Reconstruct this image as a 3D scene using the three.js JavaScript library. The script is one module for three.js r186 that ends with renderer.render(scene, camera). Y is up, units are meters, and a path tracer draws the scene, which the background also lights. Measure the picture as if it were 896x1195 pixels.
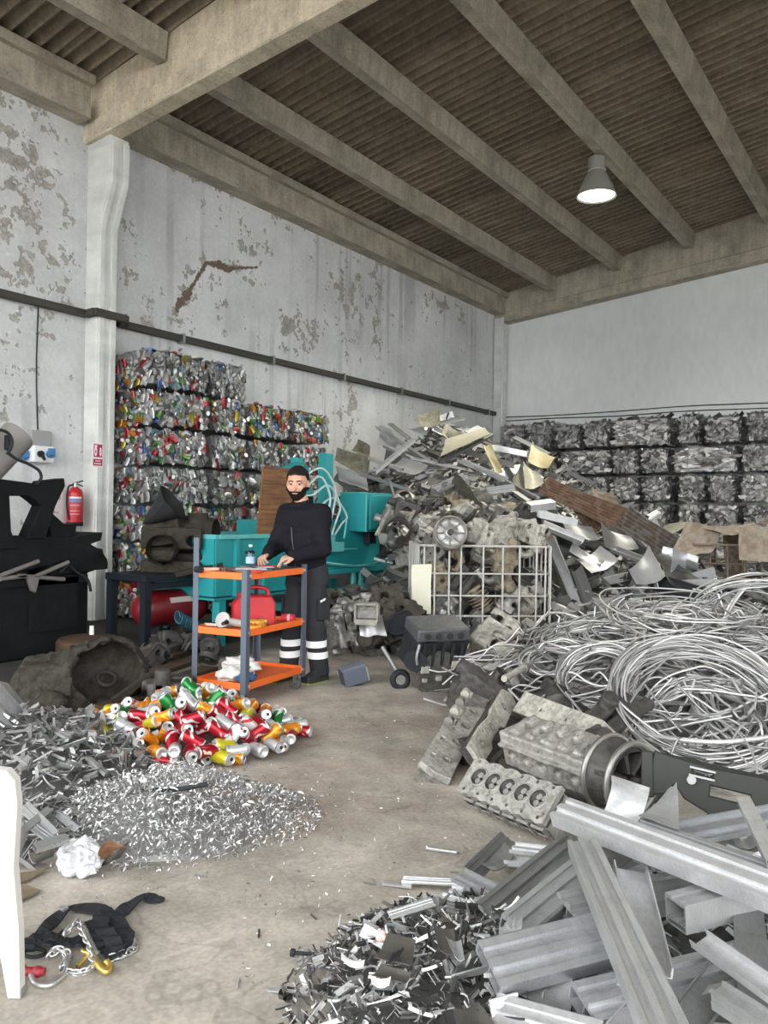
import * as THREE from 'three';
import { RoundedBoxGeometry } from 'three/addons/geometries/RoundedBoxGeometry.js';
import { MarchingCubes } from 'three/addons/objects/MarchingCubes.js';
import { mergeGeometries, mergeVertices, toCreasedNormals } from 'three/addons/utils/BufferGeometryUtils.js';
import { RectAreaLightUniformsLib } from 'three/addons/lights/RectAreaLightUniformsLib.js';

// ---------- camera, sky, exposure ----------
const scene = new THREE.Scene();
const camera = new THREE.PerspectiveCamera(64.12, 896 / 1195, 0.05, 200);
camera.rotation.order = 'YXZ';
camera.position.set(0, 1.4214, 0);
camera.rotation.set(0.0015, 0.6011, 0.0154);
camera.updateMatrixWorld(true);
scene.add(camera);
const SKY = 7.4;                                    // overcast sky, bright and even
scene.background = new THREE.Color().setRGB(0.97 * SKY, 0.985 * SKY, 0.98 * SKY);
const renderer = new THREE.WebGLRenderer({ antialias: true });
renderer.toneMapping = THREE.LinearToneMapping;
renderer.toneMappingExposure = 1.0;
renderer.shadowMap.enabled = true;
RectAreaLightUniformsLib.init();

// ---------- helpers ----------
let seed = 1;
const reseed = (s) => { seed = s >>> 0; };
const rnd = () => { seed = (seed + 0x6D2B79F5) >>> 0; let t = seed; t = Math.imul(t ^ (t >>> 15), t | 1); t ^= t + Math.imul(t ^ (t >>> 7), t | 61); return ((t ^ (t >>> 14)) >>> 0) / 4294967296; };
const rr = (a, b) => a + (b - a) * rnd();
const pick = (a) => a[Math.floor(rnd() * a.length)];
const V = (x, y, z) => new THREE.Vector3(x, y, z);
const clamp = (x, a, b) => Math.min(b, Math.max(a, x));
const sm = (a, b, x) => { const t = clamp((x - a) / (b - a), 0, 1); return t * t * (3 - 2 * t); };
const mix = (a, b, t) => a + (b - a) * t;
// survey: the place in the hall at height h that lies on the sight line of a point of the photograph
const FPX = 597.5 / Math.tan(THREE.MathUtils.degToRad(64.12 / 2));
const sight = (px, py) => V((px - 448) / FPX, (597.5 - py) / FPX, -1).applyQuaternion(camera.quaternion);
const spot = (px, py, h = 0) => { const d = sight(px, py); return d.multiplyScalar((h - camera.position.y) / d.y).add(camera.position); };
const onX = (px, py, x) => { const d = sight(px, py); return d.multiplyScalar(x / d.x).add(camera.position); };
const onZ = (px, py, z) => { const d = sight(px, py); return d.multiplyScalar(z / d.z).add(camera.position); };
const away = (px, py, m) => { const d = sight(px, py); return d.multiplyScalar(m).add(camera.position); };   // m metres deep

// noise
const HT = new Float32Array(65536); reseed(77); for (let i = 0; i < 65536; i++) HT[i] = rnd();
const h2 = (x, y) => HT[((x * 73 + y * 179 + ((x * y) & 255) * 31) ^ (y << 7)) & 65535];
function vn(x, y, p = 0) {
  const xi = Math.floor(x), yi = Math.floor(y), fx = x - xi, fy = y - yi, u = fx * fx * (3 - 2 * fx), v = fy * fy * (3 - 2 * fy);
  const w = (a) => (p ? ((a % p) + p) % p : a & 1023);
  const a = w(xi), b = w(xi + 1), c = w(yi), d = w(yi + 1);
  return mix(mix(h2(a, c), h2(b, c), u), mix(h2(a, d), h2(b, d), u), v);
}
function fbm(x, y, o = 4, p = 0) { let s = 0, a = 0.5, t = 0; for (let i = 0; i < o; i++) { s += a * vn(x, y, p); t += a; x *= 2; y *= 2; if (p) p *= 2; else { x += 17.3; y += 9.1; } a *= 0.5; } return s / t; }
function vn3(x, y, z) { const zi = Math.floor(z), f = z - zi, u = f * f * (3 - 2 * f); return mix(vn(x + zi * 37.7, y + zi * 11.3), vn(x + (zi + 1) * 37.7, y + (zi + 1) * 11.3), u); }
function fbm3(x, y, z) { return 0.6 * vn3(x, y, z) + 0.3 * vn3(2 * x + 5, 2 * y, 2 * z) + 0.1 * vn3(4 * x, 4 * y + 7, 4 * z); }

// a texture computed pixel by pixel: f(u, v) -> [r, g, b] in sRGB 0..255
function tex(w, h, f, { srgb = true, repeat = true } = {}) {
  const d = new Uint8Array(w * h * 4);
  for (let j = 0, k = 0; j < h; j++) for (let i = 0; i < w; i++, k += 4) { const c = f((i + 0.5) / w, (j + 0.5) / h, i, j); d[k] = clamp(c[0], 0, 255); d[k + 1] = clamp(c[1], 0, 255); d[k + 2] = clamp(c[2], 0, 255); d[k + 3] = 255; }
  const t = new THREE.DataTexture(d, w, h); t.magFilter = THREE.LinearFilter; t.minFilter = THREE.LinearMipmapLinearFilter; t.generateMipmaps = true;
  t.wrapS = t.wrapT = repeat ? THREE.RepeatWrapping : THREE.ClampToEdgeWrapping; if (srgb) t.colorSpace = THREE.SRGBColorSpace; t.needsUpdate = true; return t;
}
const mat = ({ spec, ...o }) => (spec === undefined ? new THREE.MeshStandardMaterial({ roughness: 0.8, side: THREE.DoubleSide, ...o }) : new THREE.MeshPhysicalMaterial({ roughness: 0.8, side: THREE.DoubleSide, specularIntensity: spec, ...o }));
const C = (r, g, b) => new THREE.Color().setRGB(r, g, b);

// names, things and parts
const taken = {};
const numbered = (n) => { const k = taken[n] = (taken[n] ?? -1) + 1; return k ? `${n}_${String(k).padStart(3, '0')}` : n; };
const shade = (o) => { o.castShadow = o.receiveShadow = true; return o; };
function tag(o, label, category, group, kind) { if (label) o.userData.label = label; if (category) o.userData.category = category; if (group) o.userData.group = group; if (kind) o.userData.kind = kind; return o; }
function mesh(name, geo, m, parent) { const o = shade(new THREE.Mesh(geo, m)); o.name = parent ? name : numbered(name); (parent || scene).add(o); return o; }
function thing(name, label, category, group, pos = [0, 0, 0], turn = 0) { const o = new THREE.Group(); o.name = numbered(name); scene.add(o); o.position.set(...pos); o.rotation.y = turn; return tag(o, label, category, group); }
function copyOf(src, label, group) { const o = src.clone(); o.name = numbered(src.name.replace(/_\d{3}$/, '')); o.userData = { ...src.userData }; if (label) o.userData.label = label; if (group) o.userData.group = group; scene.add(o); return o; }
const structure = (o) => { o.userData.kind = 'structure'; return o; };

// geometry builders
const M4 = () => new THREE.Matrix4();
const xf = (p = [0, 0, 0], e = [0, 0, 0], s = [1, 1, 1]) => M4().compose(V(...p), new THREE.Quaternion().setFromEuler(new THREE.Euler(...e)), V(...s));
const bx = (w, h, d, p = [0, 0, 0], e = [0, 0, 0]) => new THREE.BoxGeometry(w, h, d).applyMatrix4(xf(p, e));
const rbx = (w, h, d, r, p = [0, 0, 0], e = [0, 0, 0]) => new RoundedBoxGeometry(w, h, d, 2, Math.min(r, w / 2.01, h / 2.01, d / 2.01)).applyMatrix4(xf(p, e));
const cyl = (r1, r2, h, n, p = [0, 0, 0], e = [0, 0, 0], open = false) => new THREE.CylinderGeometry(r1, r2, h, n, 1, open).applyMatrix4(xf(p, e));
const tube = (pts, r, n = 6, seg = 0, closed = false) => new THREE.TubeGeometry(new THREE.CatmullRomCurve3(pts.map((p) => (p.isVector3 ? p : V(...p))), closed), seg || pts.length * 5, r, n, closed);
const ring = (R, r, n = 24, m = 8, p = [0, 0, 0], e = [0, 0, 0]) => new THREE.TorusGeometry(R, r, m, n).applyMatrix4(xf(p, e));
function rod(a, b, r, n = 6) { a = a.isVector3 ? a : V(...a); b = b.isVector3 ? b : V(...b); const d = b.clone().sub(a), L = d.length(); const g = new THREE.CylinderGeometry(r, r, L, n); g.applyQuaternion(new THREE.Quaternion().setFromUnitVectors(V(0, 1, 0), d.normalize())); g.translate((a.x + b.x) / 2, (a.y + b.y) / 2, (a.z + b.z) / 2); return g; }
function bar(a, b, w, h, roll = 0) { const g = new THREE.BoxGeometry(w, h, a.distanceTo(b)); return g.applyMatrix4(along(a, b, roll)); }
// a frame whose z axis runs from a to b, middle at their middle
function along(a, b, roll = 0, mid = true) {
  const z = b.clone().sub(a).normalize(), up = Math.abs(z.y) > 0.98 ? V(1, 0, 0) : V(0, 1, 0), x = up.clone().cross(z).normalize(), y = z.clone().cross(x);
  const m = M4().makeBasis(x, y, z); m.multiply(M4().makeRotationZ(roll)); m.setPosition(mid ? a.clone().add(b).multiplyScalar(0.5) : a); return m;
}
const lathe = (pts, n = 24, p = [0, 0, 0], e = [0, 0, 0]) => new THREE.LatheGeometry(pts.map(([x, y]) => new THREE.Vector2(x, y)), n).applyMatrix4(xf(p, e));
function shapeOf(pts, holes = []) { const s = new THREE.Shape(pts.map(([x, y]) => new THREE.Vector2(x, y))); for (const h of holes) s.holes.push(new THREE.Path(h.map(([x, y]) => new THREE.Vector2(x, y)))); return s; }
const circlePts = (cx, cy, r, n = 12, squash = 1) => Array.from({ length: n }, (_, i) => [cx + r * Math.cos(i * 2 * Math.PI / n), cy + squash * r * Math.sin(i * 2 * Math.PI / n)]);
const rectPts = (cx, cy, w, h) => [[cx - w / 2, cy - h / 2], [cx + w / 2, cy - h / 2], [cx + w / 2, cy + h / 2], [cx - w / 2, cy + h / 2]];
function ext(pts, depth, holes = [], bevel = 0) { const g = new THREE.ExtrudeGeometry(shapeOf(pts, holes), { depth, bevelEnabled: bevel > 0, bevelSize: bevel, bevelThickness: bevel, bevelSegments: 1, curveSegments: 4 }); g.translate(0, 0, -depth / 2); return g; }
// every geometry merged: only position, normal, uv (and colour)
function join(list, colours) {
  const out = list.map((g, i) => { let q = g.index ? g.toNonIndexed() : g.clone(); for (const k of Object.keys(q.attributes)) if (!['position', 'normal', 'uv', 'color'].includes(k)) q.deleteAttribute(k); if (!q.attributes.normal) q.computeVertexNormals(); if (!q.attributes.uv) q.setAttribute('uv', new THREE.BufferAttribute(new Float32Array(q.attributes.position.count * 2), 2));
    if (colours) { const c = colours[i], a = new Float32Array(q.attributes.position.count * 3); for (let k = 0; k < a.length; k += 3) { a[k] = c[0]; a[k + 1] = c[1]; a[k + 2] = c[2]; } q.setAttribute('color', new THREE.BufferAttribute(a, 3)); } return q; });
  return mergeGeometries(out);
}
// uv in metres by the face's main direction
function uvBox(g, s = 1, ox = 0, oy = 0) {
  const q = g.index ? g.toNonIndexed() : g, p = q.attributes.position, n = q.attributes.normal, uv = new Float32Array(p.count * 2);
  for (let i = 0; i < p.count; i++) { const ax = Math.abs(n.getX(i)), ay = Math.abs(n.getY(i)), az = Math.abs(n.getZ(i)); const [u, v] = ax >= ay && ax >= az ? [p.getZ(i), p.getY(i)] : ay >= az ? [p.getX(i), p.getZ(i)] : [p.getX(i), p.getY(i)]; uv[2 * i] = u * s + ox; uv[2 * i + 1] = v * s + oy; }
  q.setAttribute('uv', new THREE.BufferAttribute(uv, 2)); return q;
}
// push every vertex about by noise (shared places move together)
function rough(g, amp, freq, off = 0) {
  const p = g.attributes.position, v = V();
  for (let i = 0; i < p.count; i++) { v.fromBufferAttribute(p, i); const a = v.x * freq + off + 50, b = v.y * freq + 50, c = v.z * freq + 50; p.setXYZ(i, v.x + amp * (vn3(a, b, c) - 0.5) * 2, v.y + amp * (vn3(a + 31, b, c) - 0.5) * 2, v.z + amp * (vn3(a, b + 47, c) - 0.5) * 2); }
  g.computeVertexNormals(); return g;
}
// append many turned copies of small shapes into one coloured mesh
class Heap {
  constructor() { this.p = []; this.n = []; this.c = []; this.u = []; }
  add(g, m, c, us = 1) {
    const q = g.userData.flat ?? (g.userData.flat = g.index ? g.toNonIndexed() : g), P = q.attributes.position, N = q.attributes.normal, U = q.attributes.uv, v = V(), nm = new THREE.Matrix3().getNormalMatrix(m);
    const ou = rnd(), ov = rnd();
    for (let i = 0; i < P.count; i++) { v.fromBufferAttribute(P, i).applyMatrix4(m); this.p.push(v.x, v.y, v.z); v.fromBufferAttribute(N, i).applyMatrix3(nm).normalize(); this.n.push(v.x, v.y, v.z); this.c.push(c[0], c[1], c[2]); this.u.push(U ? U.getX(i) * us + ou : 0, U ? U.getY(i) * us + ov : 0); }
  }
  geo() { const g = new THREE.BufferGeometry(); for (const [k, a, s] of [['position', this.p, 3], ['normal', this.n, 3], ['color', this.c, 3], ['uv', this.u, 2]]) g.setAttribute(k, new THREE.BufferAttribute(new Float32Array(a), s)); return g; }
}
// surface of a distance field, meshed on a grid: box from lo to hi, cells of about "cell" metres
function meshField(f, lo, hi, cell) {
  const ctr = V(...lo).add(V(...hi)).multiplyScalar(0.5), half = Math.max(hi[0] - lo[0], hi[1] - lo[1], hi[2] - lo[2]) / 2, n = Math.ceil(2 * half / cell) + 4, mc = new MarchingCubes(n, new THREE.MeshBasicMaterial(), false, false, 600000);
  mc.isolation = 0; const hs = n / 2;
  for (let k = 0, q = 0; k < n; k++) for (let j = 0; j < n; j++) for (let i = 0; i < n; i++, q++) mc.field[q] = -f(ctr.x + (i - hs) / hs * half, ctr.y + (j - hs) / hs * half, ctr.z + (k - hs) / hs * half);
  mc.update(); const c = mc.count, g = new THREE.BufferGeometry(), P = new Float32Array(mc.positionArray.slice(0, c * 3));
  for (let i = 0; i < c; i++) { P[3 * i] = ctr.x + P[3 * i] * half; P[3 * i + 1] = ctr.y + P[3 * i + 1] * half; P[3 * i + 2] = ctr.z + P[3 * i + 2] * half; }
  g.setAttribute('position', new THREE.BufferAttribute(P, 3)); const w = mergeVertices(g, 1e-5); w.computeVertexNormals(); return w;
}
const smin = (a, b, k) => { const h = Math.max(k - Math.abs(a - b), 0) / k; return Math.min(a, b) - h * h * k * 0.25; };
const sdBox = (x, y, z, a, b, c) => { const X = Math.abs(x) - a, Y = Math.abs(y) - b, Z = Math.abs(z) - c; return Math.hypot(Math.max(X, 0), Math.max(Y, 0), Math.max(Z, 0)) + Math.min(Math.max(X, Y, Z), 0); };
function capsule(x, y, z, a, b, ra, rb) { const bx_ = b[0] - a[0], by_ = b[1] - a[1], bz_ = b[2] - a[2], px = x - a[0], py = y - a[1], pz = z - a[2]; const t = clamp((px * bx_ + py * by_ + pz * bz_) / (bx_ * bx_ + by_ * by_ + bz_ * bz_ + 1e-9), 0, 1); return Math.hypot(px - bx_ * t, py - by_ * t, pz - bz_ * t) - mix(ra, rb, t); }
const UP = V(0, 1, 0);
const qRand = () => new THREE.Quaternion().setFromEuler(new THREE.Euler(rr(0, 6.28), rr(0, 6.28), rr(0, 6.28)));
// ---------- surfaces ----------
const tConcrete = tex(1024, 1024, (u, v) => { const a = fbm(u * 6, v * 6, 5, 6), b = fbm(u * 64 + 3, v * 64, 3, 64), s = fbm(u * 40, v * 4, 3, 40); const k = 164 + 60 * (a - 0.5) + 38 * (b - 0.5) + 26 * (s - 0.5) - (b > 0.72 ? 30 : 0); return [k * 1.0, k * 0.96, k * 0.88]; });
const tMetal = tex(512, 512, (u, v) => { const a = fbm(u * 5, v * 5, 4, 5), b = fbm(u * 90, v * 6, 2, 90), c = fbm(u * 60 + 9, v * 60, 3, 60); const k = 218 + 22 * (a - 0.5) + 22 * (b - 0.5) + 14 * (c - 0.5) - (c > 0.72 ? 22 : 0); return [k, k, k * 1.005]; });
const tGrime = tex(1024, 1024, (u, v) => { const a = fbm(u * 9, v * 9, 5, 9), c = fbm(u * 70 + 9, v * 70, 3, 70), e = fbm(u * 26 + 4, v * 26, 4, 26); const d = 0.45 * sm(0.36, 0.7, a * 0.4 + c * 0.25 + e * 0.35); const k = 212 + 36 * (c - 0.5); return [mix(k, 84, d), mix(k, 80, d), mix(k * 0.99, 75, d)]; });
const tRough = tex(512, 512, (u, v) => { const a = fbm(u * 7, v * 7, 4, 7), b = fbm(u * 50, v * 50, 3, 50); const k = 128 + 150 * (a - 0.5) + 60 * (b - 0.5); return [k, k, k]; }, { srgb: false });
const tDent = tex(512, 512, (u, v) => { const a = fbm(u * 8, v * 8, 4, 8), r = Math.abs(fbm(u * 12 + 3, v * 12, 3, 12) - 0.5) * 2; const k = 255 * (0.5 * a + 0.5 * r); return [k, k, k]; }, { srgb: false });
const tRust = tex(512, 512, (u, v) => { const a = fbm(u * 10, v * 10, 5, 10), b = fbm(u * 60, v * 60, 3, 60); const t = sm(0.4, 0.65, a * 0.75 + b * 0.25); const k = 0.85 + 0.4 * (b - 0.5); return [mix(140, 112, t) * k, mix(130, 88, t) * k, mix(118, 70, t) * k]; });
const tWood = tex(512, 512, (u, v) => { const g = fbm(u * 3 + 0.3 * Math.sin(v * 6.28), v * 40, 4, 0), a = fbm(u * 3, v * 3, 4, 3); const k = 0.75 + 0.5 * (g - 0.5) + 0.35 * (a - 0.5); return [158 * k, 128 * k, 98 * k]; });
// floor: worn concrete, pale with reddish stains, tyre dirt and specks
const FL = { x0: -9.6, x1: 4.4, z0: -12, z1: 2 };
const tFloor = tex(2048, 2048, (u, v) => {
  const x = FL.x0 + u * (FL.x1 - FL.x0), z = FL.z0 + v * (FL.z1 - FL.z0);
  const a = fbm(x * 0.7 + 40, z * 0.7 + 40, 5), b = fbm(x * 7 + 90, z * 7 + 20, 4), c = vn(u * 1500, v * 1500), d = fbm(x * 2.2 + 200, z * 2.2 + 70, 5);
  let k = 158 + 34 * (a - 0.5) + 44 * (b - 0.5) + 26 * (c - 0.5) + 40 * (d - 0.5);
  const st = sm(0.53, 0.68, fbm(x * 1.1 + 13, z * 1.1 + 66, 5)); k -= 13 * st;
  const crack = Math.abs(fbm(x * 1.4 + 5, z * 1.4 + 8, 4) - 0.5); if (crack < 0.004) k -= 14;
  const red = sm(0.56, 0.66, fbm(x * 1.3 + 300, z * 1.3 + 110, 4)) * 0.55;
  const scr = fbm(x * 30 + z * 9, z * 2.5 - x * 0.7, 2); if (scr > 0.8) k += 8;
  // oily soot where the machines stand
  const soot = sm(-5.2, -6.2, x + 0.55 * (fbm(x * 2, z * 2 + 9, 4) - 0.5) * 3) * sm(-2.4, -3.4, z + (fbm(x * 3 + 7, z * 3, 3) - 0.5)); k *= 1 - 0.7 * soot;
  return [k * (1.01 + 0.03 * red), k * (0.97 - 0.03 * red), k * (0.91 - 0.04 * red)];
}, { repeat: false });
// left wall: white limewash peeling off grey cement, one patch down to brick
const WL = { z0: -18.4, z1: 2.8, y1: 6.6 };
const peels = [];   // [z, y, radius z, radius y, weight]
{ const P = (px, py, rz, ry, w) => { const q = onX(px, py, -9.13); peels.push([q.z, q.y, rz, ry, w]); };
  P(22, 185, 0.25, 0.55, 0.25); P(18, 250, 0.3, 0.5, 0.2); P(40, 310, 0.45, 0.6, 0.2); P(8, 125, 0.5, 0.25, 0.2); P(60, 225, 0.25, 0.3, 0.12); P(5, 440, 0.35, 0.6, 0.1);
  P(345, 392, 0.5, 0.25, 0.25); P(375, 385, 0.3, 0.15, 0.18); P(400, 330, 0.45, 0.55, 0.16); P(412, 365, 0.35, 0.7, 0.2); P(440, 345, 0.35, 0.6, 0.2); P(437, 390, 0.3, 0.4, 0.16); P(518, 362, 0.7, 0.28, 0.18); P(300, 300, 0.35, 0.45, 0.16); P(303, 275, 0.15, 0.2, 0.2); P(150, 305, 0.15, 0.35, 0.18); P(165, 365, 0.3, 0.2, 0.14); P(245, 215, 0.5, 0.16, 0.2); P(405, 492, 0.3, 0.5, 0.18); P(258, 350, 0.16, 0.5, 0.16); P(210, 372, 0.3, 0.15, 0.14); P(330, 255, 0.6, 0.15, 0.1); P(470, 470, 0.4, 0.2, 0.1); P(255, 312, 0.5, 0.14, 0.22); P(222, 342, 0.24, 0.3, 0.2); P(288, 314, 0.4, 0.1, 0.2); }
const crackLine = [[206, 361, 0.06], [212, 352, 0.1], [219, 344, 0.08], [226, 332, 0.035], [241, 306, 0.04], [252, 308, 0.07], [262, 313, 0.09], [272, 313, 0.03], [300, 312, 0.02]].map(([a, b, w]) => Object.assign(onX(a, b, -9.13), { w }));
const wallPx = (u, v) => {
  const z = WL.z0 + u * (WL.z1 - WL.z0), y = v * WL.y1;
  let w = 0; for (const [pz, py, rz, ry, k] of peels) { const e = ((z - pz) / rz) ** 2 + ((y - py) / ry) ** 2; if (e < 3) w = Math.max(w, 0.8 * k * sm(3, 0.2, e)); }
  const n = fbm(z * 6.5 + 70, y * 6.5 + 10, 4), fine = fbm(z * 22 + 5, y * 22, 3), grain = fbm(z * 60, y * 60, 2), cloud = fbm(z * 0.55 + 9, y * 0.55 + 3, 4), mid = fbm(z * 2.3 + 3, y * 2.3, 4);
  let m = n * 0.62 + fine * 0.38 + w, br = 0;                // above 0.7 the coat is off
  for (let i = 0; i + 1 < crackLine.length; i++) { const a = crackLine[i], b = crackLine[i + 1], dz = b.z - a.z, dy = b.y - a.y, t = clamp(((z - a.z) * dz + (y - a.y) * dy) / (dz * dz + dy * dy), 0, 1), d = Math.hypot(z - a.z - dz * t, y - a.y - dy * t), wd = mix(a.w, b.w, t); const k = sm(wd, wd * 0.5, d + (fine - 0.5) * wd * 1.4); m = Math.max(m, 0.6 + 0.2 * k); br = Math.max(br, k); }
  const off = sm(0.705, 0.72, m), rim = sm(0.67, 0.705, m) - off;
  const run = fbm(z * 9 + 33, y * 0.35 + 4, 3), streak = sm(0.55, 0.72, run) * sm(0.35, 0.7, fbm(z * 0.8 + 60, y * 0.5 + 60, 3));
  let k = 203 + 40 * (cloud - 0.5) + 26 * (mid - 0.5) + 14 * (fine - 0.5) + 12 * (grain - 0.5) - 24 * streak;
  let c = [k * 0.99, k, k * 1.005];
  k = 152 + 60 * (fine - 0.5) + 40 * (grain - 0.5); const g = [k, k * 0.985, k * 0.95];
  const t = off, b3 = [mix(g[0], 96, br * 0.8), mix(g[1], 80, br * 0.8), mix(g[2], 68, br * 0.8)];
  for (let i = 0; i < 3; i++) c[i] = mix(c[i], b3[i], t) + 16 * rim;
  return [c, off, br];
};
const tWallL = tex(2048, 640, (u, v) => wallPx(u, v)[0], { repeat: false });
const tWallLB = tex(2048, 640, (u, v) => { const z = WL.z0 + u * (WL.z1 - WL.z0), y = v * WL.y1, [, o, br] = wallPx(u, v); const k = 200 - 120 * o * (1 + br * 0.5) + 50 * (fbm(z * 4, y * 4, 4) - 0.5); return [k, k, k]; }, { srgb: false, repeat: false });
const tWallB = tex(1024, 512, (u, v) => { const x = u * 18, y = v * 8, a = fbm(x * 0.5 + 3, y * 0.9, 4), b = fbm(x * 12, y * 12, 3), s = fbm(x * 0.3, y * 2.4 + 7, 3); const k = 217 + 20 * (a - 0.5) + 12 * (b - 0.5) + 24 * (s - 0.5); return [k * 0.985, k, k]; });
const tRoof = tex(512, 512, (u, v) => { const a = fbm(u * 5, v * 5, 5, 5), b = fbm(u * 50, v * 50, 3, 50); const k = 134 + 40 * (a - 0.5) + 34 * (b - 0.5); return [k, k * 0.93, k * 0.83]; });

const mFloor = mat({ map: tFloor, roughness: 0.85, bumpMap: tRough, bumpScale: 0.004 });
const mWallL = mat({ map: tWallL, bumpMap: tWallLB, bumpScale: 0.02, roughness: 0.92 });
const mWallB = mat({ map: tWallB, roughness: 0.92, bumpMap: tRough, bumpScale: 0.006 });
const mBeam = mat({ map: tConcrete, roughness: 0.9, bumpMap: tRough, bumpScale: 0.006 });
const mCream = mat({ map: tConcrete, color: C(1.5, 1.44, 1.34), roughness: 0.9, bumpMap: tRough, bumpScale: 0.006 });
const mColumn = mat({ map: tWallB, color: C(0.92, 0.91, 0.88), roughness: 0.9, bumpMap: tRough, bumpScale: 0.008 });
const tStain = tex(512, 512, (u, v) => { const a = fbm(u * 5, v * 9, 5, 0), b = fbm(u * 40, v * 40, 3, 40), t = sm(0.3, 0.75, a * 0.6 + b * 0.4); const k = 1 + 0.25 * (b - 0.5); return [mix(156, 122, t) * k, mix(148, 106, t) * k, mix(136, 92, t) * k]; });
const mRoof = mat({ map: tRoof, roughness: 0.95 });
const mYard = mat({ color: C(0.36, 0.35, 0.33), map: tConcrete, roughness: 0.9 });
const mGrey = mat({ color: C(0.62, 0.63, 0.63), roughness: 0.9 });

// ---------- the hall ----------
const X0 = -9.13, Z0 = -18.28, ZF = 3.0, XR = 6.5, roofY = (x) => 7.0 + 0.15 * (x + 7.67);
{ const g = bx(FL.x1 - FL.x0, 0.3, FL.z1 - FL.z0, [(FL.x0 + FL.x1) / 2, -0.15, (FL.z0 + FL.z1) / 2]); const p = g.attributes.position, uv = g.attributes.uv; for (let i = 0; i < p.count; i++) uv.setXY(i, (p.getX(i) - FL.x0) / (FL.x1 - FL.x0), (p.getZ(i) - FL.z0) / (FL.z1 - FL.z0));
  const fl = structure(mesh('floor', g, mFloor)); fl.userData.label = 'worn pale concrete floor with stains'; fl.userData.category = 'floor';
  const y = structure(mesh('floor', uvBox(join([bx(14, 0.3, 7, [-2.6, -0.15, -15.5]), bx(36, 0.3, 50, [22.4, -0.15, 6.5]), bx(14, 0.3, 29.5, [-2.6, -0.15, 16.75]), bx(20, 0.3, 50, [-19.6, -0.15, 6.5])]), 0.4), mYard)); y.userData.label = 'plain concrete ground round the worn hall floor'; y.userData.category = 'ground'; }
{ const g = bx(0.3, 6.6, 21.2, [X0 - 0.15, 3.3, -7.8]); const p = g.attributes.position, uv = g.attributes.uv; for (let i = 0; i < p.count; i++) uv.setXY(i, (p.getZ(i) - WL.z0) / (WL.z1 - WL.z0), p.getY(i) / WL.y1);
  const w = structure(mesh('wall_left', g, mWallL)); tag(w, 'white limewashed side wall with peeling patches', 'wall');
  const post = new THREE.Group(); post.name = 'trim_1'; scene.add(structure(post)); tag(post, 'tall white washed concrete column with a stepped corbel', 'column');
  // column with a corbel that carries the roof beam
  const prof = [[X0 - 0.1, 0], [-8.91, 0], [-8.91, 5.0], [-8.7, 5.55], [-8.7, 6.12], [X0 - 0.1, 6.32]];
  mesh('column', uvBox(ext(prof, 0.27, [], 0.012).translate(0, 0, -6.615), 0.5), mColumn, post);
  const rib = [[-8.92, 0.02], [-8.875, 0.02], [-8.875, 5.01], [-8.655, 5.56], [-8.655, 6.06], [-8.71, 6.06], [-8.71, 5.55], [-8.92, 5.0]];
  for (const z of [-6.7, -6.53]) mesh('column_rib', uvBox(ext(rib, 0.07, [], 0.008).translate(0, 0, z), 0.5), mColumn, post);
  tag(structure(mesh('trim_2', uvBox(bx(0.2, 6.2, 0.32, [X0 + 0.12, 3.1, Z0 + 0.2]), 0.5), mColumn)), 'pale concrete post in the far corner', 'post'); }
{ const g = uvBox(bx(15.9, 8.4, 0.3, [-1.3, 4.2, Z0 - 0.15]), 0.055); tag(structure(mesh('wall_back', g, mWallB)), 'whitewashed end wall behind the stacked metal bales', 'wall'); }
// the far side, out of view: a plain wall with two wide doorways
{ const gs = [bx(0.3, 8.9, 1.9, [XR, 4.45, -17.45]), bx(0.3, 8.9, 7.9, [XR, 4.45, -7.25]), bx(0.3, 8.9, 1.0, [XR, 4.45, 2.5]), bx(0.3, 3.4, 5.3, [XR, 7.2, -13.85]), bx(0.3, 2.9, 5.3, [XR, 7.45, -0.65])]; tag(structure(mesh('wall_right', join(gs), mGrey)), 'plain side wall with two wide doorways, out of view', 'wall'); }
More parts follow.
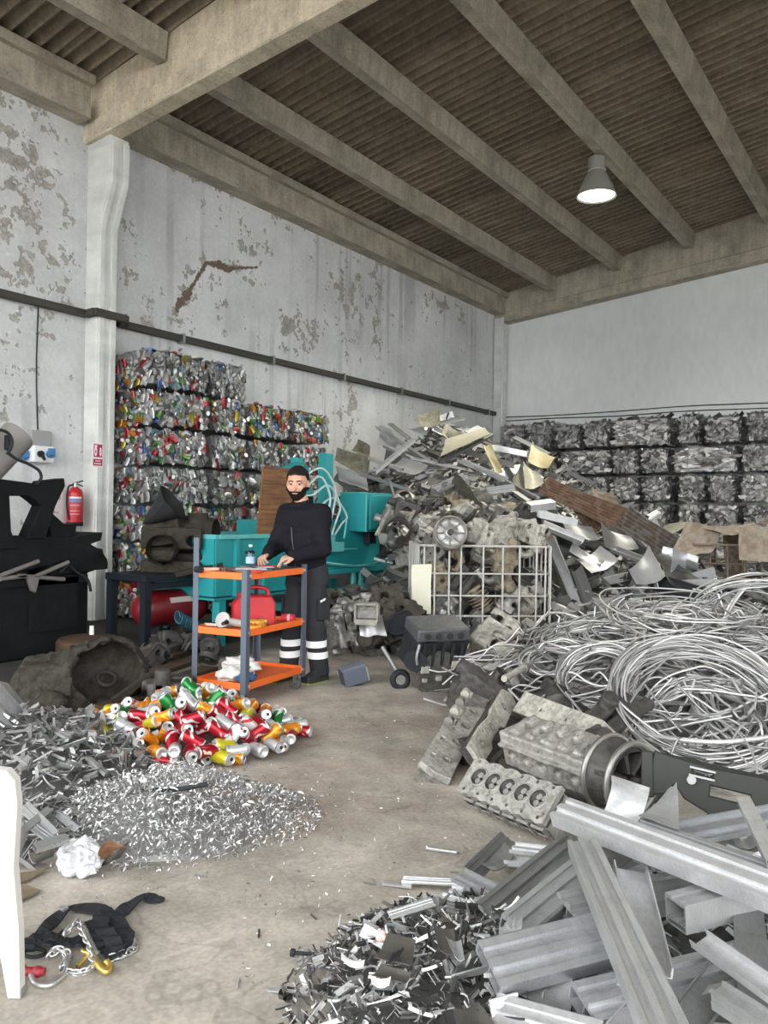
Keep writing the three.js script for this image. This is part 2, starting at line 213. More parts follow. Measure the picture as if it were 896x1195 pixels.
// roof
const roof = new THREE.Group(); roof.name = 'ceiling'; scene.add(roof); structure(roof); tag(roof, 'dark corrugated fibre cement roof on concrete purlins', 'roof');
{ const step = 1.56, w = 1.05, waves = 6, n = 48, th = 0.01, sheet = (L) => { const top = [], bot = []; for (let i = 0; i <= n; i++) { const z = (i / n - 0.5) * (w + 0.05), y = 0.062 * Math.cos(2 * Math.PI * waves * i / n); top.push([z, y + th]); bot.unshift([z, y]); } const g = ext([...bot, ...top], L); g.rotateY(Math.PI / 2); const p = g.attributes.position, uv = g.attributes.uv; for (let i = 0; i < p.count; i++) uv.setXY(i, p.getX(i) * 0.6, p.getZ(i) * 0.6); return g; };
  const shapes = [sheet(step + 0.18)], mats = [0, 1, 2].map((i) => mat({ map: tRoof, roughness: 0.95, color: C(...[[1, 1, 1], [0.86, 0.85, 0.83], [1.1, 1.08, 1.05]][i]) }));
  reseed(5); const sl = Math.atan(0.15);
  for (let k = -1; k < 10; k++) for (let j = 0; j < 21; j++) { const x = -7.67 + step * (k + 0.5), o = mesh('roof_sheet', shapes[0], pick(mats), roof); o.position.set(x, roofY(x) + 0.05 + 0.03 * (j % 2) , Z0 + 0.4 + j * w); o.rotation.z = sl + 0.018; }
  const sect = [[-0.07, 0], [0.07, 0], [0.105, 0.3], [-0.105, 0.3]];
  for (let k = 0; k < 10; k++) { const x = -7.67 + step * k; if (x > XR) break; mesh('purlin', uvBox(ext(sect, 11.5, [], 0.01).translate(x, roofY(x) - 0.3, -12.6), 0.5), mBeam, roof); mesh('purlin', uvBox(ext(sect, 9.4, [], 0.01).translate(x, roofY(x) - 0.3, -1.7), 0.5), mBeam, roof); }
  // roof beams across: one over the column, one on the end wall, one over the way in
  const rafter = (z, t, d) => { const s = [[X0 - 0.1, 6.09], [XR, 6.09 + 0.102 * (XR - X0)], [XR, roofY(XR) + 0.02], [X0 - 0.1, roofY(X0 - 0.1) + 0.02]]; const lo = [[X0 - 0.1, 6.09], [XR, 6.09 + 0.102 * (XR - X0)], [XR, 6.3 + 0.102 * (XR - X0)], [X0 - 0.1, 6.3]]; return uvBox(join([ext(s, t).translate(0, 0, z), ext(lo, t + d, [], 0.02).translate(0, 0, z)]), 0.5); };
  mesh('rafter', rafter(-6.52, 0.16, 0.06), mCream, roof); mesh('rafter', rafter(Z0 + 0.15, 0.3, 0.0), mBeam, roof); mesh('rafter', rafter(2.8, 0.16, 0.06), mCream, roof);
  mesh('edge_beam', uvBox(join([bx(0.36, 0.42, 11.3, [X0 + 0.1, 6.5, -12.5]), bx(0.5, 0.12, 11.3, [X0 + 0.12, 6.74, -12.5])]), 0.5), mBeam, roof);
  mesh('edge_beam', uvBox(join([bx(0.36, 0.42, 9.0, [X0 + 0.1, 6.5, -1.8]), bx(0.5, 0.12, 9.0, [X0 + 0.12, 6.74, -1.8])]), 0.5), mBeam, roof); }
// ---------- shared materials ----------
const mAlu = mat({ color: C(0.7, 0.71, 0.72), map: tMetal, metalness: 0.65, roughness: 0.36 });
const mAluOld = mat({ color: C(0.4, 0.405, 0.405), map: tMetal, metalness: 0.4, roughness: 0.55 });
const mAluWhite = mat({ color: C(0.76, 0.77, 0.78), map: tMetal, metalness: 0.6, roughness: 0.34 });
const mAluDark = mat({ color: C(0.2, 0.2, 0.195), map: tGrime, metalness: 0.5, roughness: 0.55 });
const mCast = mat({ color: C(0.46, 0.455, 0.44), map: tGrime, metalness: 0.65, roughness: 0.45, bumpMap: tRough, bumpScale: 0.004 });
const mCastPale = mat({ color: C(0.7, 0.68, 0.62), map: tGrime, metalness: 0.25, roughness: 0.6, bumpMap: tRough, bumpScale: 0.003 });
const mCastDark = mat({ color: C(0.11, 0.105, 0.1), map: tGrime, metalness: 0.35, roughness: 0.6, bumpMap: tRough, bumpScale: 0.004 });
const mBlack = mat({ color: C(0.02, 0.022, 0.026), roughness: 0.6, spec: 0.4, bumpMap: tRough, bumpScale: 0.002 });
const mSoot = mat({ color: C(0.02, 0.024, 0.032), map: tConcrete, roughness: 0.75, spec: 0.25, bumpMap: tRough, bumpScale: 0.004 });
const mWhite = mat({ color: C(0.78, 0.78, 0.74), roughness: 0.5 });
const mHole = mat({ color: C(0.02, 0.02, 0.02), roughness: 0.9 });
const mRust = mat({ map: tRust, roughness: 0.85, metalness: 0.15, bumpMap: tRough, bumpScale: 0.004 });
const mWood = mat({ map: tWood, roughness: 0.8 });
const mRed = mat({ color: C(0.5, 0.03, 0.035), roughness: 0.4 });
const mVert = mat({ vertexColors: true, roughness: 0.5, metalness: 0.3, map: tMetal });
const mVertMatte = mat({ vertexColors: true, roughness: 0.75, metalness: 0.15 });
const mSteel = mat({ color: C(0.55, 0.55, 0.55), metalness: 0.85, roughness: 0.35 });

// ---------- fittings on the walls ----------
{ const g = [], y = 3.9, r = 0.045, xw = X0 + 0.09, seg = (a, b) => g.push(bar(V(...a), V(...b), 0.085, 0.085));
  seg([xw, y, 2.2], [xw, y, -6.42]); seg([xw, y, -6.42], [-8.83, y, -6.4]); seg([-8.83, y, -6.38], [-8.83, y, -6.86]); seg([-8.83, y, -6.86], [xw, y - 0.02, -6.98]); seg([xw, y - 0.02, -6.9], [xw, y - 0.02, Z0 + 0.4]);
  const t = thing('conduit', 'grey square conduit running along the left wall and round the column', 'conduit'); mesh('duct', join(g), mat({ color: C(0.13, 0.135, 0.135), roughness: 0.7, map: tConcrete }), t);
  for (let z = -8; z > -18; z -= 1.9) mesh('clip', bx(0.13, 0.13, 0.04, [X0 + 0.078, y - 0.02, z]), mAluOld, t); }
{ const p = onX(43, 521, X0), t = thing('socket_box', 'grey wall socket box with blue sockets beside the column', 'socket box', null, [X0, p.y, p.z]);
  mesh('casing', rbx(0.1, 0.2, 0.28, 0.015, [0.05, 0.09, 0]), mat({ color: C(0.3, 0.3, 0.3) }), t); mesh('panel', rbx(0.16, 0.2, 0.28, 0.02, [0.08, -0.1, 0]), mat({ color: C(0.72, 0.74, 0.75) }), t);
  const blue = mat({ color: C(0.05, 0.2, 0.42) }); for (const [z, y] of [[-0.07, -0.09], [0.2, -0.13]]) { const s = mesh('socket', cyl(0.045, 0.05, 0.06, 12, [z > 0 ? 0.04 : 0.17, y, z], [0, 0, Math.PI / 2]), blue, t); mesh('cap', rbx(0.03, 0.09, 0.09, 0.01, [z > 0 ? 0.08 : 0.2, y + 0.02, z]), blue, s); }
  mesh('switch', cyl(0.04, 0.04, 0.05, 10, [0.17, -0.1, 0.06], [0, 0, Math.PI / 2]), mBlack, t); mesh('switch_lever', bx(0.03, 0.12, 0.025, [0.2, -0.12, 0.05], [0.5, 0, 0]), mBlack, t);
  tag(mesh('power_cable', tube([[X0 + 0.015, p.y + 0.2, p.z], [X0 + 0.013, p.y + 0.9, p.z + 0.03], [X0 + 0.015, 3.86, p.z + 0.02]], 0.008), mBlack), 'thin black cable dropping from the conduit to the socket box', 'cable'); }
{ // safety sign: red print on white card
  const p = onX(114, 531, -8.87), c = document.createElement('canvas'); c.width = 128; c.height = 256; const x = c.getContext('2d');
  x.fillStyle = '#e9d3da'; x.fillRect(0, 0, 128, 256); x.fillStyle = '#96163f'; x.fillRect(12, 12, 104, 140); x.fillRect(8, 172, 112, 72);
  x.fillStyle = '#f0dfe4'; x.beginPath(); x.ellipse(36, 90, 17, 52, 0, 0, 7); x.fill(); x.fillRect(22, 22, 30, 22); x.beginPath(); x.ellipse(96, 100, 13, 40, 0, 0, 7); x.fill(); x.fillRect(86, 48, 18, 20);
  x.fillStyle = '#96163f'; x.fillRect(30, 76, 13, 34); x.beginPath(); x.arc(96, 98, 6, 0, 7); x.fill(); x.fillStyle = '#f0dfe4'; for (let i = 0; i < 6; i++) { x.fillRect(34 + i * 11, 186, 7, 13); x.fillRect(24 + i * 14, 214, 9, 16); }
  const ct = new THREE.CanvasTexture(c); ct.colorSpace = THREE.SRGBColorSpace; const t = thing('safety_sign', 'small red and white fire extinguisher sign on the column', 'sign', null, [-8.87, p.y, p.z]);
  mesh('card', bx(0.008, 0.31, 0.16), mWhite, t); const f = mesh('print', new THREE.PlaneGeometry(0.155, 0.3), mat({ map: ct, roughness: 0.4 }), t); f.rotation.y = Math.PI / 2; f.position.x = 0.0055; }
{ const p = onX(87, 612, X0 + 0.14), t = thing('fire_extinguisher', 'red fire extinguisher with black hose hung on the white wall', 'extinguisher', null, [X0 + 0.14, p.y, p.z]);
  mesh('cylinder', lathe([[0, 0], [0.09, 0], [0.1, 0.02], [0.1, 0.38], [0.085, 0.43], [0.04, 0.46], [0.03, 0.47], [0, 0.47]], 24), mat({ color: C(0.5, 0.015, 0.025), roughness: 0.35 }), t);
  mesh('label_band', lathe([[0.1015, 0.2], [0.1015, 0.34]], 16).rotateY(0.6), mat({ color: C(0.5, 0.06, 0.07), roughness: 0.5 }), t); mesh('blue_panel', new THREE.CylinderGeometry(0.1025, 0.1025, 0.04, 10, 1, true, 0.2, 1.6).translate(0, 0.3, 0), mat({ color: C(0.2, 0.25, 0.5) }), t); mesh('white_panel', new THREE.CylinderGeometry(0.1025, 0.1025, 0.022, 10, 1, true, 0.2, 1.6).translate(0, 0.335, 0), mWhite, t);
  for (const y of [0.13, 0.17, 0.24]) mesh('text_line', new THREE.CylinderGeometry(0.1025, 0.1025, 0.012, 8, 1, true, 0.3, 1.3).translate(0, y, 0), mat({ color: C(0.65, 0.35, 0.36) }), t);
  mesh('base_ring', cyl(0.102, 0.1, 0.05, 20, [0, 0.005, 0]), mBlack, t); mesh('valve', cyl(0.02, 0.03, 0.06, 10, [0, 0.49, 0]), mSteel, t); mesh('handle', join([bx(0.02, 0.014, 0.15, [0, 0.53, -0.04], [0.3, 0, 0]), bx(0.02, 0.012, 0.13, [0, 0.5, -0.05], [-0.25, 0, 0])]), mBlack, t);
  mesh('hose', tube([[0, 0.49, 0.02], [0.02, 0.48, 0.1], [0.03, 0.36, 0.135], [0.03, 0.2, 0.13], [0.04, 0.06, 0.11]], 0.011), mBlack, t); }
for (const [i, dy] of [0, 0.09].entries()) { const pts = [[583, 487], [640, 485 - 2 * i], [720, 480], [800, 474], [900, 470]].map(([a, b]) => { const q = onZ(a, b, Z0 + 0.02); q.y -= dy * 1.2; return q; }); tag(mesh('wall_wire', tube(pts, 0.012), mBlack), i ? 'lower of two thin dark wires along the end wall' : 'upper of two thin dark wires along the end wall', 'wire'); }
tag(mesh('drop_pipe', join([cyl(0.03, 0.03, 2.6, 8, [X0 + 0.28, 4.9, Z0 + 0.42]), cyl(0.05, 0.05, 0.2, 8, [X0 + 0.28, 3.65, Z0 + 0.42])]), mColumn), 'pale pipe running down the corner beside the end wall', 'pipe');
// hanging lamp
{ const p = onX(696, 220, -4.6), t = thing('pendant_lamp', 'lit bell shaped industrial lamp hanging under a roof purlin', 'lamp', null, [p.x, p.y - 0.1, p.z]), grey = mat({ color: C(0.36, 0.37, 0.33), metalness: 0.3, roughness: 0.5 });
  const top = roofY(p.x) - 0.3 - (p.y - 0.1);
  mesh('reflector', lathe([[0.13, 0.36], [0.17, 0.3], [0.24, 0.15], [0.3, 0.0], [0.312, -0.03], [0.305, -0.03], [0.29, 0.01], [0.23, 0.15], [0.15, 0.3]], 32), grey, t); mesh('housing', join([cyl(0.13, 0.14, 0.2, 20, [0, 0.48, 0]), cyl(0.12, 0.12, 0.05, 20, [0, 0.36, 0])]), grey, t); mesh('hook', join([rod([0, 0.57, 0], [0, top, 0], 0.012), ring(0.05, 0.01, 12, 6, [0, 0.62, 0])]), mSteel, t);
  mesh('bulb', new THREE.CircleGeometry(0.285, 28).rotateX(Math.PI / 2).translate(0, -0.01, 0), new THREE.MeshStandardMaterial({ color: 0xffffff, emissive: new THREE.Color(1, 0.98, 0.86), emissiveIntensity: 3.2, side: THREE.DoubleSide }), t);
  const l = new THREE.SpotLight(new THREE.Color(1, 0.96, 0.82), 140, 0, 1.2, 0.6, 2); l.position.set(p.x, p.y - 0.18, p.z); l.target.position.set(p.x, 0, p.z); l.castShadow = true; l.shadow.radius = 12; scene.add(l, l.target); }
// ---------- bales of drink cans by the left wall ----------
const canShapes = []; reseed(11);
for (let k = 0; k < 8; k++) { const g = new THREE.CylinderGeometry(0.033, 0.033, rr(0.085, 0.12), 9, 2); const fl = rr(0.3, 0.75), bend = rr(-0.03, 0.03), p = g.attributes.position; for (let i = 0; i < p.count; i++) { const y = p.getY(i); p.setXYZ(i, p.getX(i) * 1.2 + (Math.abs(y) < 0.02 ? bend : 0), y, p.getZ(i) * (Math.abs(y) < 0.02 ? fl * 0.6 : fl)); } g.computeVertexNormals(); canShapes.push(g.toNonIndexed()); }
const discShape = new THREE.CylinderGeometry(0.03, 0.033, 0.016, 10, 1).toNonIndexed();
const canColour = (mood) => { const r = rnd(); const s = rr(0.75, 1.1), grey = rnd() < 0.3 ? rr(0.45, 0.8) : rr(0.14, 0.42); if (r > mood) return [grey, grey * 1.01, grey * 0.99]; const c = pick([[0.55, 0.03, 0.05], [0.5, 0.04, 0.06], [0.62, 0.12, 0.1], [0.6, 0.26, 0.04], [0.52, 0.42, 0.06], [0.09, 0.3, 0.08], [0.2, 0.4, 0.12], [0.06, 0.14, 0.38], [0.25, 0.4, 0.5], [0.7, 0.7, 0.68], [0.7, 0.7, 0.68], [0.62, 0.6, 0.55]]); return c.map((v) => v * s); };
const mCanSkin = mat({ vertexColors: true, roughness: 0.32, metalness: 0.6, map: tMetal });
const mCanCore = mat({ color: C(0.42, 0.42, 0.42), roughness: 0.5, metalness: 0.45, map: tMetal, bumpMap: tDent, bumpScale: 0.02 });
function canBale(x0, x1, y0, y1, z0, z1, mood, faces, label) {
  const t = thing('can_bale', label, 'bale', 'bales of crushed drink cans by the left wall', [(x0 + x1) / 2, y0, (z0 + z1) / 2]), w = x1 - x0, h = y1 - y0, d = z1 - z0, H = new Heap();
  mesh('core', rough(new THREE.BoxGeometry(w - 0.1, h - 0.07, d - 0.1, 6, 5, 8).translate(0, h / 2, 0), 0.02, 7, x0 + y0 * 3 + z0), mCanCore, t);
  const put = (p, n, big) => { const q = new THREE.Quaternion().setFromUnitVectors(V(0, 0, 1), n).multiply(new THREE.Quaternion().setFromEuler(new THREE.Euler(rr(-0.25, 0.25), rr(-0.25, 0.25), pick([0, 0, 1.57, 0.6, -0.7]) + rr(-0.3, 0.3)))); const s = rr(0.95, 1.35) * big; H.add(pick(canShapes), M4().compose(p, q, V(s, s, s * 0.8)), canColour(clamp(mood * (0.1 + 1.15 * vn(p.z * 6 + p.x * 5 + y0 * 9 + 30, p.y * 6 + 30 + z0 * 7)), 0, 0.8))); if (rnd() < 0.42) { const q2 = new THREE.Quaternion().setFromUnitVectors(UP, n.clone().add(V(rr(-0.5, 0.5), rr(-0.5, 0.5), rr(-0.5, 0.5))).normalize()); const g = rr(0.55, 0.85); H.add(discShape, M4().compose(p.clone().addScaledVector(n, 0.02).add(V(rr(-0.05, 0.05), rr(-0.05, 0.05), rr(-0.05, 0.05))), q2, V(1, 1, rr(0.5, 1))), [g, g, g]); } };
  const grid = (a, b, f) => { const na = Math.round(a / 0.078), nb = Math.round(b / 0.078); for (let i = 0; i < na; i++) for (let j = 0; j < nb; j++) if (rnd() < 0.92) f(((i + rr(0.25, 0.75)) / na - 0.5) * 0.9, 0.07 + 0.85 * (j + rr(0.25, 0.75)) / nb); };
  grid(d, h, (a, b) => put(V(w / 2 - 0.015 + rr(-0.02, 0.015), b * h, a * d), V(1, 0, 0), 1));
  if (faces.includes('end')) grid(w, h, (a, b) => put(V(a * w, b * h, d / 2 - 0.015 + rr(-0.02, 0.015)), V(0, 0, 1), 1));
  if (faces.includes('top')) grid(w, d, (a, b) => put(V(a * w, h - 0.012 + rr(-0.02, 0.03), (b - 0.5) * d), V(0, 1, 0), 1));
  const o = mesh('crushed_cans', H.geo(), mCanSkin, t); o.userData.kind = 'stuff';
  const strap = mAluOld; for (const f of [-0.3, 0, 0.3]) mesh('wire_tie', join([rod([w / 2 + 0.012, 0.02, f * d], [w / 2 + 0.012, h - 0.02, f * d + 0.01], 0.004, 5)]), strap, t);
}
{ reseed(21); const lay = 0.498, xf = -8.3, xb = -9.1, row = ['lowest', 'second', 'third', 'fourth', 'fifth', 'sixth', 'top'];
  const cols = [[-6.86, -7.88, 7, [0.7, 0.75, 0.62, 0.3, 0.55, 0.65, 0.7]], [-7.9, -8.6, 7, [0.5, 0.5, 0.45, 0.25, 0.3, 0.65, 0.12]], [-8.63, -9.55, 6, [0.4, 0.4, 0.4, 0.3, 0.35, 0.75]], [-9.58, -10.5, 6, [0.4, 0.4, 0.4, 0.3, 0.4, 0.8]]];
  const moodOf = [0.55, 0.6, 0.5, 0.3, 0.45, 0.6, 0.5];
  cols.forEach(([za, zb, n, m], c) => { for (let i = 0; i < n; i++) canBale(xb, xf + rr(-0.02, 0.03), i * lay + 0.012, (i + 1) * lay - 0.012, zb + 0.02, za - 0.01, m[i], [...(c === 0 || (c === 1 && i === 6) ? ['end'] : []), ...(i === n - 1 ? ['top'] : [])], `bale of crushed cans, ${i === n - 1 ? 'topmost' : row[i] + ' layer up'}, ${['next to the column', 'second stack from the column', 'third stack from the column', 'stack farthest from the column'][c]}`); }); }
// ---------- bales of crumpled aluminium along the end wall ----------
const crumples = []; reseed(31);
for (let k = 0; k < 10; k++) {
  // a block pressed from sheets: flat folded plates on a lumpy face
  const H = new Heap(), w = 1, h = 1;
  const gr = new THREE.PlaneGeometry(1, 1, 18, 12), p = gr.attributes.position; for (let i = 0; i < p.count; i++) { const x = p.getX(i), y = p.getY(i), r = Math.abs(fbm(x * 5 + k * 9 + 40, y * 4 + 30, 3) - 0.5) * 2; p.setZ(i, -0.1 + 0.3 * r + 0.08 * (vn(x * 14 + k * 5 + 60, y * 12 + 60) - 0.5)); p.setXY(i, x + 0.03 * (vn(x * 9 + k + 80, y * 9) - 0.5), y + 0.03 * (vn(x * 9 + 50, y * 9 + k) - 0.5)); }
  const flat = gr.toNonIndexed(); flat.computeVertexNormals(); flat.deleteAttribute('color'); H.add(flat, M4(), [0.5, 0.5, 0.5]);
  const N = 80; for (let i = 0; i < N; i++) { const L = rr(0.1, 0.4), W = rr(0.03, 0.17), pg = new THREE.PlaneGeometry(L, W, 4, 2), q = pg.attributes.position, cu = rr(-14, 14), cv = rr(-10, 10), kink = rr(-0.08, 0.08); for (let j = 0; j < q.count; j++) { const X = q.getX(j), Y = q.getY(j); q.setXYZ(j, X, Y + cv * 0.06 * X * X * 4, cu * 0.12 * X * X + (X > 0 ? kink * X * 6 : 0) * 0.5 + cv * 0.3 * Y * Y); } pg.computeVertexNormals(); const s = rnd() < 0.6 ? rr(0.75, 0.92) : rr(0.25, 0.55); H.add(pg.toNonIndexed(), M4().compose(V(rr(-0.4, 0.4), rr(-0.39, 0.39), rr(-0.02, 0.08)), new THREE.Quaternion().setFromEuler(new THREE.Euler(rr(-0.6, 0.6), rr(-0.6, 0.6), pick([0, 1.57, 0.7, -0.6, 0.3]) + rr(-0.6, 0.6))), V(1, 1, 1)), [s, s, s * 1.005]); }
  crumples.push(H.geo());
}
const mCrumple = mat({ vertexColors: true, metalness: 0.8, roughness: 0.3, bumpMap: tDent, bumpScale: 0.01, map: tMetal });
const mBaleCore = mat({ color: C(0.6, 0.6, 0.6), roughness: 0.5, metalness: 0.35, map: tMetal, bumpMap: tDent, bumpScale: 0.02 });
function metalBale(x0, x1, y0, y1, z1, d, label) {
  const w = x1 - x0, h = y1 - y0, t = thing('aluminium_bale', label, 'bale', 'bales of crumpled aluminium along the end wall', [(x0 + x1) / 2, y0, z1 - d / 2]);
  mesh('core', rough(new THREE.BoxGeometry(w - 0.12, h - 0.08, d - 0.06, 8, 6, 4).translate(0, h / 2, 0), 0.022, 6, x0 * 3 + y0), mBaleCore, t);
  const f = mesh('crumpled_face', pick(crumples), mCrumple, t); f.scale.set((w - 0.03) * (rnd() < 0.5 ? -1 : 1), (h - 0.05) * (rnd() < 0.5 ? -1 : 1), rr(0.7, 1)); f.position.set(0, h / 2, d / 2 - 0.01); f.userData.kind = 'stuff';
  const r = mesh('crumpled_side', pick(crumples), mCrumple, t); r.scale.set(d - 0.05, h - 0.02, 0.6); r.position.set(w / 2 - 0.02, h / 2, 0); r.rotation.y = Math.PI / 2; r.userData.kind = 'stuff';
  if (y1 > 2.9) { const u = mesh('crumpled_top', pick(crumples), mCrumple, t); u.scale.set(w - 0.04, d - 0.05, 0.7); u.position.set(0, h - 0.03, 0); u.rotation.x = -Math.PI / 2; u.userData.kind = 'stuff'; }
  for (const s of [-0.25, 0.22]) mesh('wire_tie', rod([s * w, 0.01, d / 2 + 0.06], [s * w + 0.01, h - 0.01, d / 2 + 0.055], 0.006, 5), mAluOld, t);
}
{ reseed(33); const rows = [[490, 585, 613, 646, 679, 713, 784, 821, 869, 912, 955], [522, 585, 612, 650, 713, 746, 783, 864, 905, 945], [554, 585, 630, 668, 711, 748, 784, 827, 863, 912, 950], [586, 590, 640, 690, 748, 784, 822, 866, 910, 950], [618, 600, 660, 720, 784, 830, 880, 930], [650, 600, 670, 730, 784, 840, 890, 940]];
  const zf = -17.05, hts = [3.46, 2.88, 2.3, 1.725, 1.15, 0.575, 0]; const rowName = ['top row', 'second row from the top', 'third row from the top', 'fourth row from the top', 'second row from the floor', 'floor row'];
  rows.forEach(([py, ...b], i) => { for (let k = 0; k + 1 < b.length; k++) { let xa = onZ(b[k], py, zf).x + 0.045, xb = onZ(b[k + 1], py, zf).x - 0.045; if (b[k] === 784) xa += 0.1; if (b[k + 1] > 960) break; const ju = rr(-0.03, 0.04); metalBale(Math.max(xa, -8.98), xb, hts[i + 1] + 0.016, hts[i] - 0.016 + (i === 0 ? rr(-0.04, 0.06) : 0), zf + (b[k] >= 784 ? 0.12 : 0) + ju, 1.0, `crumpled aluminium bale, ${rowName[i]}, number ${['one', 'two', 'three', 'four', 'five', 'six', 'seven', 'eight', 'nine', 'ten'][k]} from the corner`); } }); }
// ---------- teal can press, board, bench, compressor ----------
const mTeal = mat({ color: C(0.014, 0.26, 0.28), roughness: 0.5, bumpMap: tRough, bumpScale: 0.002 });
const mTealPale = mat({ color: C(0.1, 0.4, 0.4), roughness: 0.5 });
{ const t = thing('can_press', 'teal hydraulic can press with open trough and hoses behind the man', 'press'), xs = -6.2;   // stands along the wall, near side at x = -6.2
  const zA = -6.0, zB = -7.15, zE = -9.15, W = 0.9, plate = 0.025;
  // trough with flared lip
  mesh('trough', join([bx(plate, 0.62, 1.3, [xs, 0.84, (zA + zB) / 2 - 0.05]), bx(plate, 0.62, 1.3, [xs - W, 0.84, (zA + zB) / 2 - 0.05]), bx(W, 0.62, plate, [xs - W / 2, 0.84, zA + 0.03]), bx(W, plate, 1.3, [xs - W / 2, 0.5, (zA + zB) / 2 - 0.05])]), mTeal, t);
  mesh('trough_lip', join([bar(V(xs + 0.02, 1.15, zA), V(xs + 0.02, 1.15, zB - 0.1), 0.07, 0.045), bar(V(xs - W - 0.02, 1.15, zA), V(xs - W - 0.02, 1.15, zB - 0.1), 0.07, 0.045), bar(V(xs - W, 1.15, zA + 0.02), V(xs + 0.03, 1.15, zA + 0.02), 0.06, 0.045)]), mTealPale, t);
  for (const z of [-6.25, -6.68, -7.1]) mesh('stiffener', join([bar(V(xs + 0.03, 0.52, z), V(xs + 0.03, 1.13, z), 0.05, 0.06)]), mTeal, t);
  mesh('stiffener', bar(V(xs + 0.03, 1.1, -6.72), V(xs + 0.03, 0.98, -7.05), 0.03, 0.04), mTealPale, t); mesh('hinge', bx(0.05, 0.03, 0.1, [xs + 0.03, 0.98, -6.45]), mBlack, t);
  for (const [z, x] of [[-6.1, xs - 0.06], [-6.1, xs - W + 0.06], [-9.0, xs - 0.06], [-9.0, xs - W + 0.06]]) mesh('leg', bx(0.1, 0.5, 0.1, [x, 0.25, z]), mTeal, t);
  // press body: upper chamber, lower frame with ribs
  mesh('body', join([bx(W - 0.1, 0.6, zB - zE - 0.1, [xs - W / 2 - 0.06, 1.02, (zB + zE) / 2]), bx(W - 0.02, 0.06, zB - zE, [xs - W / 2, 0.72, (zB + zE) / 2])]), mTeal, t);
  mesh('lower_frame', join([bx(W - 0.1, 0.1, zB - zE, [xs - W / 2, 0.32, (zB + zE) / 2]), bar(V(xs, 0.34, zB), V(xs, 0.34, zE), 0.05, 0.18), bar(V(xs + 0.02, 0.7, zB), V(xs + 0.02, 0.7, zE), 0.09, 0.06), bx(0.04, 0.4, 0.22, [xs - 0.02, 0.5, zB - 0.25]), bx(0.5, 0.4, 0.04, [xs - 0.3, 0.5, zE + 0.02])]), mTeal, t);
  for (const z of [-7.62, -7.74, -8.35, -8.5]) mesh('rib', bar(V(xs + 0.02, 0.42, z), V(xs + 0.02, 0.68, z), 0.05, 0.04), mTealPale, t);
  mesh('brace', bar(V(xs + 0.04, 0.38, -7.9), V(xs + 0.04, 0.56, -9.1), 0.03, 0.05), mTealPale, t);
  mesh('table_edge', tube([[xs + 0.05, 0.82, -7.65], [xs + 0.07, 0.76, -8.2], [xs + 0.07, 0.75, -8.6], [xs + 0.04, 0.82, -9.15]], 0.018), mTealPale, t);
  const cab = mesh('control_cabinet', rbx(0.42, 0.5, 0.6, 0.015, [xs - 0.06, 1.43, -8.72]), mTeal, t); mesh('cabinet_door', rbx(0.02, 0.44, 0.5, 0.008, [xs + 0.158, 1.43, -8.74]), mTeal, cab); mesh('cabinet_edge', join([bx(0.012, 0.5, 0.012, [xs + 0.155, 1.43, -8.42]), bx(0.42, 0.012, 0.012, [xs - 0.06, 1.68, -8.42])]), mTealPale, cab);
  mesh('cabinet_bracket', bx(0.1, 0.16, 0.14, [xs - 0.02, 1.1, -8.75]), mBlack, t);
  mesh('post', bx(0.11, 1.0, 0.11, [xs - 0.5, 1.6, -7.82]), mTeal, t); mesh('post', bx(0.13, 1.12, 0.16, [xs - 0.75, 1.66, -8.72]), mTeal, t);
  mesh('cylinder', join([cyl(0.16, 0.16, 1.2, 20, [xs - 0.3, 1.42, -7.75], [0.45, 0, 0]), cyl(0.2, 0.2, 0.08, 20, [xs - 0.3, 1.88, -7.53], [0.45, 0, 0])]), mTeal, t);
  mesh('valve_block', join([bx(0.14, 0.2, 0.14, [xs - 0.02, 1.05, -7.85]), bx(0.08, 0.12, 0.28, [xs + 0.02, 1.0, -7.95]), cyl(0.03, 0.03, 0.3, 8, [xs, 1.2, -7.8])]), mTealPale, t);
  for (const [a, b, h] of [[-7.45, -7.95, 1.95], [-7.5, -7.85, 1.85], [-7.6, -8.05, 1.75], [-7.66, -8.2, 1.6]]) mesh('hose', tube([[xs - 0.15, 1.6, a + 0.1], [xs - 0.05, h - 0.12, a], [xs, h, (a + b) / 2], [xs + 0.02, h - 0.25, b], [xs, 1.3, b + 0.06], [xs, 1.02, -7.85]], 0.014, 7, 30), mat({ color: C(0.42, 0.56, 0.56), roughness: 0.5 }), t);
  mesh('lever', join([rod([xs + 0.05, 0.97, -8.0], [xs + 0.07, 0.965, -8.35], 0.008), rod([xs + 0.05, 1.1, -8.1], [xs + 0.05, 1.32, -8.15], 0.014)]), mTealPale, t); }
{ const a = onX(294, 544, -6.42), b = onX(338, 544, -6.42), c = onX(301, 628, -6.35), w = b.clone().sub(a).setY(0), h = a.y - 0.66, g = uvBox(bx(w.length(), h, 0.025, [0, h / 2, 0]), 1.3), t = thing('plywood_board', 'brown weathered wooden board leaning up in the teal trough', 'board', null, [(c.x - 0.03), 0.66, (a.z + b.z) / 2], Math.atan2(-w.z, w.x));
  t.rotation.order = 'YXZ'; t.rotation.x = 0.1; mesh('panel', g, mat({ map: tWood, color: C(0.9, 0.66, 0.46), roughness: 0.75 }), t); mesh('batten', bx(w.length() * 0.9, 0.06, 0.03, [0, 0.1, -0.025]), mWood, t); }
